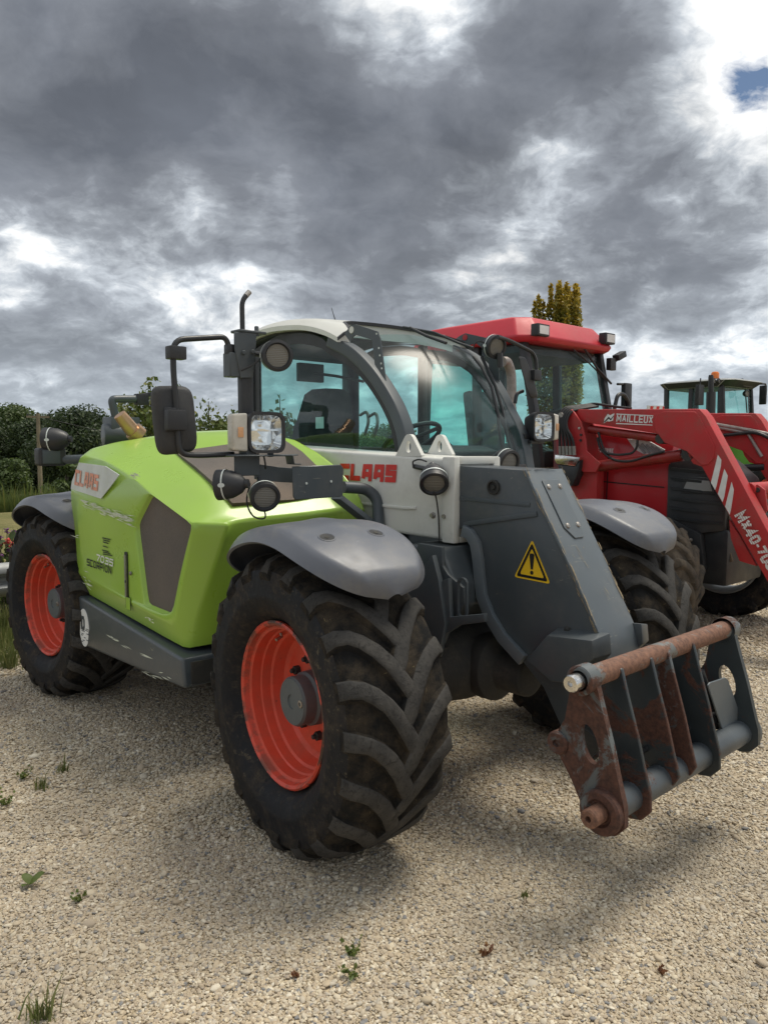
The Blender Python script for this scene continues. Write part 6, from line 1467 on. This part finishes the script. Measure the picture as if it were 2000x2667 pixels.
mb = MB(); q = W_(*D2(1585, 460), x=-1.3); mb.obox(q, (1, 0, 0), (0, 1, 0), (0, 0, 1), .16, .06, .44); mb.build('mirror_housing', 'black_plastic', ga, bevel=.02)
mb = MB(); mb.tube([W_(*D2(1345, 380), x=-1.3), W_(*D2(1370, 700), x=-1.3)], .015, 6); mb.build('hand_rail', 'black_metal', gcab)
lamp(gcab, W_(*D2(1370, 440), x=-1.22), (1, -.3, 0), .075, strap=False)
for px in (925, 990, 1305): lamp(groof, W_(*D2(px, 268), x=-1.30), (1, 0, 0), .05, strap=False, tail=.05)
mb = MB(); q = W_(*D2(940, 200), x=-1.7); mb.lathe([(.085, -.06), (.085, .05), (.06, .085), (0, .095)], q, (0, 0, 1), 18); mb.build('beacon', 'beacon_orange', groof)
mb = MB(); R_ = [sec(-1.35, .50, 1.1, 2.02), sec(.3, .46, 1.1, 1.75), sec(.75, .36, 1.1, 1.55)]
for i in (0, 1): mb.loops(R_[i], R_[i + 1], cap=False)
mb.add(R_[2], [tuple(range(8))]); mb.build('engine_hood', 'tractor_green', grn, bevel=.02)
for s in (-1, 1):
    wheel(grn, 'f', (0, s * .9, .72), 0, s, .73, .48, .40, 18, 'rim_orange', 'hub_grey', ('rubber', 'rubber'))
    wheel(grn, 'r', (-2.7, s * .95, .95), 0, s, .96, .58, .52, 20, 'rim_orange', 'hub_grey', ('rubber', 'rubber'))
mb = MB(); mb.box(-3.0, .3, -.35, .35, .6, 1.2); mb.build('chassis', 'axle_grime', grn)
# striped board seen past the red cab
q = at_depth(1706, 1066, 13.0)
bd = empty('warning_board', (q.x, q.y, 0), RAD(20), 'small red and white striped board between the two tractor cabs', 'sign')
mb = MB(); mb.box(-.17, .17, -.01, .01, q.z - .30, q.z + .06); mb.box(-.025, .025, .01, .04, 0, q.z); mb.build('board', 'decal_white', bd)
for k in range(3):
    mb = MB(); x0 = -.17 + .125 * k; mb.add([(x0, -.012, q.z - .29), (x0 + .06, -.012, q.z - .29), (x0 + .12 if x0 + .12 < .17 else .17, -.012, q.z + .05), (min(.17, x0 + .06), -.012, q.z + .05)], [(0, 1, 2, 3)]); mb.build('red_stripe', 'logo_red', bd, smooth=False)
# ------------------------------------------------------------------ plants
def leafmat(name, c1, c2, c3):
    m, t, P, N, L = nodes(name)
    at = N.new('ShaderNodeAttribute'); at.attribute_name = 'tone'
    rp = N.new('ShaderNodeValToRGB'); e = rp.color_ramp.elements; e[0].color = (*c1, 1); e[1].color = (*c3, 1); q = e.new(.5); q.color = (*c2, 1)
    L.new(at.outputs['Fac'], rp.inputs[0])
    L.new(rp.outputs[0], P.inputs['Base Color']); P.inputs['Roughness'].default_value = .55
    tr = N.new('ShaderNodeBsdfTranslucent'); L.new(rp.outputs[0], tr.inputs[0]); mx = N.new('ShaderNodeMixShader'); mx.inputs[0].default_value = .35
    L.new(P.outputs[0], mx.inputs[1]); L.new(tr.outputs[0], mx.inputs[2]); L.new(mx.outputs[0], N['Material Output'].inputs[0])
    MATS[name] = m
leafmat('leaf_dark', (.026, .046, .018), (.046, .074, .026), (.080, .110, .040))
leafmat('leaf_mid', (.045, .075, .020), (.075, .115, .028), (.12, .16, .045))
leafmat('leaf_light', (.080, .115, .028), (.13, .175, .040), (.24, .235, .060))
leafmat('leaf_gold', (.085, .11, .020), (.24, .21, .030), (.50, .36, .050))
leafmat('grass_blade', (.085, .115, .028), (.15, .18, .05), (.28, .25, .11))
surf('bark', (.075, .060, .045), .9, dirt=.5, dirtc=(.12, .10, .08), ds=8, bmp=.5, bs=30)
surf('petal_red', (.62, .03, .04), .5, dirt=.1); surf('petal_purple', (.15, .05, .14), .6, dirt=.1)
def leaves(name, mat, P_, size, parent=None, seed=0, up=.3, aspect=1.7, outward=None, tones=None):
    """leaf-sized faces at the points P_; two bent halves each"""
    r = np.random.default_rng(seed); n = len(P_); P_ = np.asarray(P_, float)
    nrm = r.normal(0, 1, (n, 3)); nrm[:, 2] += up * 2
    if outward is not None: nrm += outward * 1.2
    nrm /= np.linalg.norm(nrm, axis=1)[:, None]
    t = np.cross(nrm, r.normal(0, 1, (n, 3))); t /= np.linalg.norm(t, axis=1)[:, None] + 1e-9; b = np.cross(nrm, t)
    s = size * np.exp(r.normal(0, .25, n))[:, None]
    A = P_ - t * s * .5 * aspect; C = P_ + t * s * .5 * aspect; B = P_ + b * s * .5 + nrm * s * .12; D = P_ - b * s * .5 + nrm * s * .12
    V_ = np.stack([A, B, C, D], 1).reshape(-1, 3); F_ = np.arange(4 * n).reshape(-1, 4)
    me = bpy.data.meshes.new(name); me.vertices.add(4 * n); me.vertices.foreach_set('co', V_.ravel()); me.loops.add(4 * n); me.loops.foreach_set('vertex_index', F_.ravel().astype(np.int32))
    me.polygons.add(n); me.polygons.foreach_set('loop_start', np.arange(0, 4 * n, 4, dtype=np.int32)); me.update(calc_edges=True)
    at = me.attributes.new('tone', 'FLOAT', 'POINT'); tone = np.clip(r.normal(.45, .24, n) if tones is None else tones, 0, 1); at.data.foreach_set('value', np.repeat(tone, 4).astype(np.float32))
    me.materials.append(MATS[mat]); o = bpy.data.objects.new(name, me); col.objects.link(o)
    if parent is not None: o.parent = parent
    return o
def lobes_points(lobes, n, seed, shell=.55):
    r = np.random.default_rng(seed); vol = np.array([l[3] * l[4] * l[5] for l in lobes]) ** .8; k = r.choice(len(lobes), n, p=vol / vol.sum())
    d = r.normal(0, 1, (n, 3)); d /= np.linalg.norm(d, axis=1)[:, None]; rad = shell + (1 - shell) * r.random(n) ** .6 + r.normal(0, .05, n)
    L_ = np.array(lobes); return L_[k, :3] + d * rad[:, None] * L_[k, 3:6], d
def tree(name, label, cat, base, height, crown_r, nleaf, leaf, mat, seed, group=None, crown_h=None, trunk=True, nl=26, squash=.8, flat=.25, low=.25):
    root = empty(name, base, 0, label, cat, group); rnd = random.Random(seed); ch = crown_h or height * (1 - low)
    zc = height - ch / 2; lobes = []
    for k in range(nl):
        a = rnd.uniform(0, 6.28); e = rnd.uniform(-1, 1); rr = math.sqrt(max(0, 1 - e * e)) * rnd.uniform(.35, .85)
        s = rnd.uniform(.22, .40) * crown_r
        lobes.append((math.cos(a) * rr * crown_r, math.sin(a) * rr * crown_r, zc + e * ch / 2 * .80, s * rnd.uniform(.9, 1.4), s * rnd.uniform(.9, 1.4), s * rnd.uniform(.7, 1.1)))
    P_, d = lobes_points(lobes, nleaf, seed); leaves('crown', mat, P_, leaf, root, seed + 1, outward=d)
    if trunk:
        mb = MB(); mb.tube([(0, 0, -.3), (rnd.uniform(-.1, .1), 0, height * .3), (rnd.uniform(-.2, .2), .1, height * .62), (0, .1, height * .85)], [height * .030, height * .022, height * .014, height * .005], 9)
        for k in range(7):
            l = lobes[k * 3 % nl]; z0 = height * rnd.uniform(.25, .6); mb.tube([(0, 0, z0), (l[0] * .5, l[1] * .5, (z0 + l[2]) / 2 + .1), (l[0], l[1], l[2])], [height * .012, height * .008, height * .003], 6)
        mb.build('trunk', 'bark', root)
    return root
def on_land(px, dep):
    d = ray(px, HOR); x = d.x / d.y * dep; return (x, dep, grade(x, dep))
def top_z(py, dep): return CAMH + (HOR - py) / FPX * dep
# the wood behind the field
WOOD = [(-90, 80, 1062, 5.4, 'leaf_dark', 'broad dark tree at the far left edge of the wood'),
        (30, 87, 1060, 5.1, 'leaf_mid', 'lighter green round tree in the wood, left of the wooden pole'),
        (120, 82, 1074, 4.1, 'leaf_dark', 'dark tree standing right behind the wooden pole'),
        (215, 77, 1070, 4.6, 'leaf_dark', 'dark tree in the wood above the round rear lamp'),
        (300, 84, 1090, 4.4, 'leaf_dark', 'dark tree at the right end of the wood, behind the exhaust'),
        (420, 98, 1120, 5.4, 'leaf_mid', 'low distant tree behind the lime green hood'),
        (560, 105, 1128, 6.1, 'leaf_dark', 'far low tree behind the mirror'),
        (760, 105, 1125, 7.1, 'leaf_dark', 'far low tree seen through the cab glass'),
        (1000, 112, 1130, 7.1, 'leaf_mid', 'far low tree behind the cab windscreen'),
        (1560, 122, 1135, 8.2, 'leaf_dark', 'far low tree behind the red tractor')]
for i, (px, dep, ty, cr, mt, lab) in enumerate(WOOD):
    b = on_land(px, dep); h = top_z(ty, dep) - b[2]
    tree('broadleaf_tree', lab, 'tree', b, h, cr, 26000, .19, mt, 40 + i, 'trees beyond the field', low=.08, nl=64)
# shrubs in front of the wood
for i, (px, dep, ty, cr, mt, lab) in enumerate(((25, 31, 1186, 1.05, 'leaf_mid', 'rounded green bush at left edge below the wood'), (168, 29, 1190, .85, 'leaf_mid', 'low bush right of the wooden pole, behind the hood'), (-70, 33, 1180, 1.3, 'leaf_dark', 'dark bush cut by the left edge of the picture'))):
    b = on_land(px, dep); h = top_z(ty, dep) - b[2]
    tree('bush', lab, 'bush', b, h, cr, 6000, .075, mt, 70 + i, 'bushes before the wood', low=.0, nl=26, trunk=True)
# young trees close behind the telehandler: open, with single leaves to be seen
def young_tree(px, dep, ty, w, n, leaf, mat, seed, lab, name='young_tree'):
    b = on_land(px, dep); h = top_z(ty, dep) - b[2]; root = empty(name, b, 0, lab, 'tree', 'young trees behind the telehandler'); rnd = random.Random(seed); pts = []
    mb = MB(); mb.tube([(0, 0, -.1), (.02, 0, h * .5), (0, .02, h * .97)], [.035, .022, .006], 8)
    for k in range(26):
        z0 = h * rnd.uniform(.25, .85); a = rnd.uniform(0, 6.28); l = w * rnd.uniform(.5, 1.05) * (1.15 - .55 * z0 / h); z1 = min(h, z0 + l * rnd.uniform(.5, 1.3))
        e = Vector((math.cos(a) * l, math.sin(a) * l, z1)); s_ = Vector((0, 0, z0)); mid_ = s_.lerp(e, .5) + Vector((0, 0, -.03)); mb.tube([s_, mid_, e], [.010, .007, .003], 5)
        for q in range(n // 26):
            t = rnd.uniform(.25, 1.05); p = s_.lerp(mid_, t * 2) if t < .5 else mid_.lerp(e, (t - .5) * 2); pts.append(p + Vector((rnd.gauss(0, .06), rnd.gauss(0, .06), rnd.gauss(0, .06))))
    for q in range(n // 8): pts.append(Vector((rnd.gauss(0, .07), rnd.gauss(0, .07), h * rnd.uniform(.55, 1.0))))
    mb.build('trunk', 'bark', root); leaves('crown', mat, [tuple(p) for p in pts], leaf, root, seed, aspect=1.5, up=.2)
for a in ((395, 13.0, 985, .62, 1500, .055, 'leaf_light', 91, 'yellow green young tree behind the black wing mirror'),
          (335, 13.6, 1040, .45, 900, .055, 'leaf_light', 97, 'small young tree right of the copper exhaust'),
          (545, 13.5, 1035, .55, 1100, .055, 'leaf_light', 92, 'young tree between the mirror and the cab'),
          (612, 15.0, 1070, .55, 900, .055, 'leaf_mid', 93, 'short young tree just left of the cab'),
          (730, 14.0, 1028, .50, 700, .075, 'leaf_mid', 94, 'young tree seen through the cab side window'),
          (830, 15.0, 1060, .6, 700, .075, 'leaf_mid', 95, 'young tree seen through the cab beside the seat')):
    young_tree(*a)
# golden yew behind the red roof
b = on_land(1448, 15.5); h = top_z(742, 15.5) - b[2]; root = empty('conifer_tree', b, 0, 'golden green upright conifer rising behind the red cab roof', 'tree'); rnd = random.Random(4)
lobes = []; pts = []; out = []
for k in range(22):
    a = rnd.uniform(0, 6.28); r0 = .54 * math.sqrt(rnd.random()); hh = h * (1 - .16 * (r0 / .54) ** 2 * rnd.uniform(.2, .9)) - (.0 if k else 0)
    for q in range(760):
        t = rnd.random(); rr = .11 * (1 - max(0, t - .72) / .28) ** .8 + .015 if t > .72 else .15
        aa = rnd.uniform(0, 6.28); d_ = math.sqrt(rnd.random()) * rr
        pts.append((math.cos(a) * r0 + math.cos(aa) * d_, math.sin(a) * r0 + math.sin(aa) * d_, hh * (.30 + .70 * t)))
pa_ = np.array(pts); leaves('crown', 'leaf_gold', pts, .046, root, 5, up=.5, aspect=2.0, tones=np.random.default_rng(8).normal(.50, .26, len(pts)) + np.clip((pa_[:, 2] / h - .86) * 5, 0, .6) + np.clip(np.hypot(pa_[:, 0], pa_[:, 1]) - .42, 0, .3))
mb = MB(); mb.tube([(0, 0, -.1), (0, 0, h * .5), (0, 0, h * .9)], [.09, .06, .02], 8); mb.build('trunk', 'bark', root)

# telegraph pole with two wires
b = on_land(103, 40); q0 = top_z(1078, 40)
pole = empty('telegraph_pole', b, RAD(25), 'slim wooden pole standing before the wood, left of the machine', 'pole')
mb = MB(); mb.tube([(0, 0, -.5), (0, 0, (q0 - b[2]) * .5), (0, 0, q0 - b[2])], [.13, .115, .095], 12); mb.build('pole_shaft', 'wood_pole', pole)
mb = MB(); mb.box(-.55, .55, -.04, .04, q0 - b[2] - .22, q0 - b[2] - .12); mb.build('cross_arm', 'wood_pole', pole)
for s in (-1, 1):
    mb = MB(); mb.lathe([(.03, 0), (.045, .05), (.03, .10), (0, .12)], (s * .48, 0, q0 - b[2] - .12), (0, 0, 1), 10); mb.build('insulator', 'black_plastic', pole)
wpts = []
e0 = Vector((b[0], b[1], q0 - .15)); e1 = Vector((b[0] + 24, b[1] + 14, q0 - 3.0))
for k in range(13): t = k / 12; p = e0.lerp(e1, t); wpts.append((p.x, p.y, p.z - 1.0 * 4 * t * (1 - t)))
mb = MB(); mb.tube(wpts, .014, 5); w_ = mb.build('overhead_wire', 'black_plastic'); tag(w_, 'thin dark wire sagging away from the wooden pole', 'wire')

# guard rail at the back of the yard
p0 = at_depth(8, 1510, 6.9); mc0 = TF.inv((p0.x, p0.y, 0))
rail = empty('guard_rail', (p0.x, p0.y, 0), TF.h, 'galvanised steel guard rail at the left edge, behind the rear wheel', 'guard rail')
zm = p0.z; prof = [(.0, -.155), (.045, -.14), (.075, -.10), (.075, -.065), (.0, -.015), (.0, .015), (.075, .065), (.075, .10), (.045, .14), (.0, .155)]
mb = MB(); mb.grid([[(x, y, zm + z) for x, z in prof] for y in (-5, -3, -1, .35)]); mb.build('rail_beam', 'galvanised', rail, solid=.004, sharp=40)
for y in (-4.2, -2.2, -.1): mb = MB(); mb.box(-.12, -.02, y - .05, y + .05, -.2, zm + .14); mb.build('rail_post', 'galvanised', rail, bevel=.006)
# grass along the yard's back edge and the field margin
r = np.random.default_rng(3)
def blades(name, P_, hgt, wid, seed, lean=.35, mat='grass_blade', parent=None):
    r = np.random.default_rng(seed); n = len(P_); P_ = np.asarray(P_, float); a = r.uniform(0, 6.28, n); h = hgt * np.exp(r.normal(0, .35, n)); dx = np.stack([np.cos(a), np.sin(a), np.zeros(n)], 1); ln = np.stack([np.cos(a + 1.2), np.sin(a + 1.2), np.zeros(n)], 1) * (r.uniform(0, lean, n) * h)[:, None]
    w = wid * (h / hgt)[:, None]; up_ = np.stack([np.zeros(n), np.zeros(n), h], 1)
    V_ = np.stack([P_ - dx * w, P_ + dx * w, P_ + ln * .35 + up_ * .6 + dx * w * .7, P_ + ln + up_, P_ + ln * .35 + up_ * .6 - dx * w * .7], 1).reshape(-1, 3); F_ = np.arange(5 * n)
    me = bpy.data.meshes.new(name); me.vertices.add(5 * n); me.vertices.foreach_set('co', V_.ravel()); me.loops.add(5 * n); me.loops.foreach_set('vertex_index', F_.astype(np.int32)); me.polygons.add(n); me.polygons.foreach_set('loop_start', np.arange(0, 5 * n, 5, dtype=np.int32)); me.update(calc_edges=True)
    at = me.attributes.new('tone', 'FLOAT', 'POINT'); at.data.foreach_set('value', np.repeat(np.clip(r.normal(.45, .25, n), 0, 1), 5).astype(np.float32))
    me.materials.append(MATS[mat]); o = bpy.data.objects.new(name, me); col.objects.link(o)
    if parent is not None: o.parent = parent
    return o
n = 42000; mx = YARD_BACK - r.exponential(1.7, n) + r.normal(0, .12, n); my = r.uniform(-6.5, 3, n)
W2 = np.stack([TF.o.x + mx * TF.f.x + my * TF.l.x, TF.o.y + mx * TF.f.y + my * TF.l.y], 1)
tag(blades('grass', [(x, y, grade(x, y)) for x, y in W2], .10, .0035, 11), 'rough grass along the back edge of the gravel yard', 'grass', kind='stuff')
n = 16000; px = r.uniform(-160, 150, n); dp = r.uniform(22, 27, n)
X = (px - CX) / FPX * dp; tag(blades('tall_grass', [(x, y, grade(x, y)) for x, y in zip(X, dp)], .40, .009, 12, .3, mat='leaf_light'), 'tall pale grass standing in front of the bushes at left', 'grass', kind='stuff')
# flowers by the rail
def flower_plant(px, py, dep, petal, seed, lab, hgt=.55):
    p = at_depth(px, py, dep); root = empty('flower_plant', (p.x, p.y, 0), 0, lab, 'flower', 'flowers by the guard rail'); rnd = random.Random(seed); top = p.z
    pts = []; mbs = MB(); mbp = MB()
    for k in range(9):
        a = rnd.uniform(0, 6.28); d = rnd.uniform(.02, .14); z = top * rnd.uniform(.75, 1.05); e = Vector((math.cos(a) * d, math.sin(a) * d, z)); mbs.tube([(math.cos(a) * d * .3, math.sin(a) * d * .3, 0), e * .6, e], .004, 5)
        for q in range(10): t = rnd.random(); pts.append((e.x * t + rnd.gauss(0, .03), e.y * t + rnd.gauss(0, .03), z * t))
        for q in range(9):
            b_ = rnd.uniform(0, 6.28); c = e + Vector((math.cos(b_) * .018, math.sin(b_) * .018, rnd.uniform(-.02, .03))); mbp.obox(c, (math.cos(b_), math.sin(b_), .4), (-math.sin(b_), math.cos(b_), 0), (0, 0, 1), .026, .020, .004)
    mbs.build('stem', 'leaf_mid' if False else 'bark', root); leaves('foliage', 'leaf_mid', pts, .05, root, seed); o = mbp.build('blossom', petal, root); o['kind'] = 'stuff'
flower_plant(8, 1395, 7.6, 'petal_purple', 1, 'purple flowers on tall stems at the left edge'); flower_plant(27, 1405, 7.9, 'petal_red', 2, 'red flowers beside the rear tyre, right of the purple ones')
# weeds in the gravel
def weed(px, py, kind, seed, lab, size=1.0):
    p = ground_at(px, py); rnd = random.Random(seed)
    if kind == 'tuft':
        root = empty('grass_tuft', (p.x, p.y, 0), 0, lab, 'weed', 'weeds growing in the gravel'); q = [(rnd.gauss(0, .018) * size, rnd.gauss(0, .018) * size, 0) for k in range(int(70 * size))]
        o = blades('blade_clump', q, .055 * size, .0022, seed, .9, parent=root); o['kind'] = 'stuff'
    elif kind == 'dock':
        root = empty('dock_weed', (p.x, p.y, 0), 0, lab, 'weed', 'weeds growing in the gravel')
        for a, l, el in ((.35, .075, .9), (2.2, .060, 1.0), (4.4, .05, .5)):
            mb = MB(); d = Vector((math.cos(a), math.sin(a) * .6, 0)); w = Vector((-math.sin(a), math.cos(a), .25)).normalized(); G = []
            for i in range(7): t = i / 6; c = d * (l * t * math.cos(el * .8)) + Vector((0, 0, .012 + l * math.sin(el) * t - .02 * t * t)); ww = .020 * math.sin(math.pi * min(1, t * .93 + .07)) ** .7; G.append([tuple(c - w * ww + Vector((0, 0, .004))), tuple(c), tuple(c + w * ww + Vector((0, 0, .004)))])
            mb.grid(G); lf = mb.build('leaf', 'leaf_light', root, sharp=80); at = lf.data.attributes.new('tone', 'FLOAT', 'POINT'); at.data.foreach_set('value', [.35] * len(lf.data.vertices))
    else:
        root = empty('sprig_weed', (p.x, p.y, 0), 0, lab, 'weed', 'weeds growing in the gravel'); pts = []
        for k in range(int(9 * size)):
            a = rnd.uniform(0, 6.28); l = .05 * size * rnd.uniform(.5, 1.2)
            for q in range(8): t = rnd.random(); pts.append((math.cos(a) * l * t * .7, math.sin(a) * l * t * .7, .005 + l * t * rnd.uniform(.4, 1)))
        leaves('sprig', 'leaf_light' if kind == 'sprig' else 'dry_leaf', pts, .010, root, seed, aspect=1.6)
leafmat('dry_leaf', (.14, .055, .03), (.22, .10, .045), (.30, .17, .07))
WEEDS = [(78, 2312, 'dock', 1, 'broad-leaved weed with two pale leaves in the gravel, lower left', 1), (112, 2655, 'tuft', 2, 'bright grass tuft at the bottom left corner', 1.05),
         (110, 2055, 'tuft', 3, 'sparse grass tuft in the gravel left of the front wheel', .8), (60, 2030, 'sprig', 4, 'small leafy weed near the left edge, above the grass tuft', 1.5), (165, 2010, 'tuft', 5, 'thin grass tuft nearest the rear wheel', .7),
         (12, 2100, 'sprig', 6, 'green weed at the left edge of the gravel', 1.6), (210, 2350, 'sprig', 7, 'tiny dark sprig right of the broad-leaved weed', .8), (915, 2492, 'sprig', 8, 'upper green sprig in the gravel below the front wheel', 1.0),
         (920, 2548, 'sprig', 9, 'lower green sprig in the gravel below the front wheel', 1.1), (775, 2545, 'dry', 10, 'dark dry weed left of the two green sprigs', .55), (1262, 2490, 'dry', 11, 'reddish dry weed in the gravel at bottom centre', .6), (1362, 2340, 'tuft', 12, 'lone thin grass stalk below the rusty carriage', .4),
         (1720, 2540, 'dry', 13, 'brown dry weed in the gravel at bottom right', .45), (20, 1740, 'tuft', 14, 'large grass tuft below the guard rail', 2.4), (60, 1690, 'sprig', 15, 'leafy weed against the rear tyre', 2.2), (8, 1640, 'tuft', 16, 'grass tuft just under the guard rail at left', 2.6)]
for w in WEEDS: weed(*w)
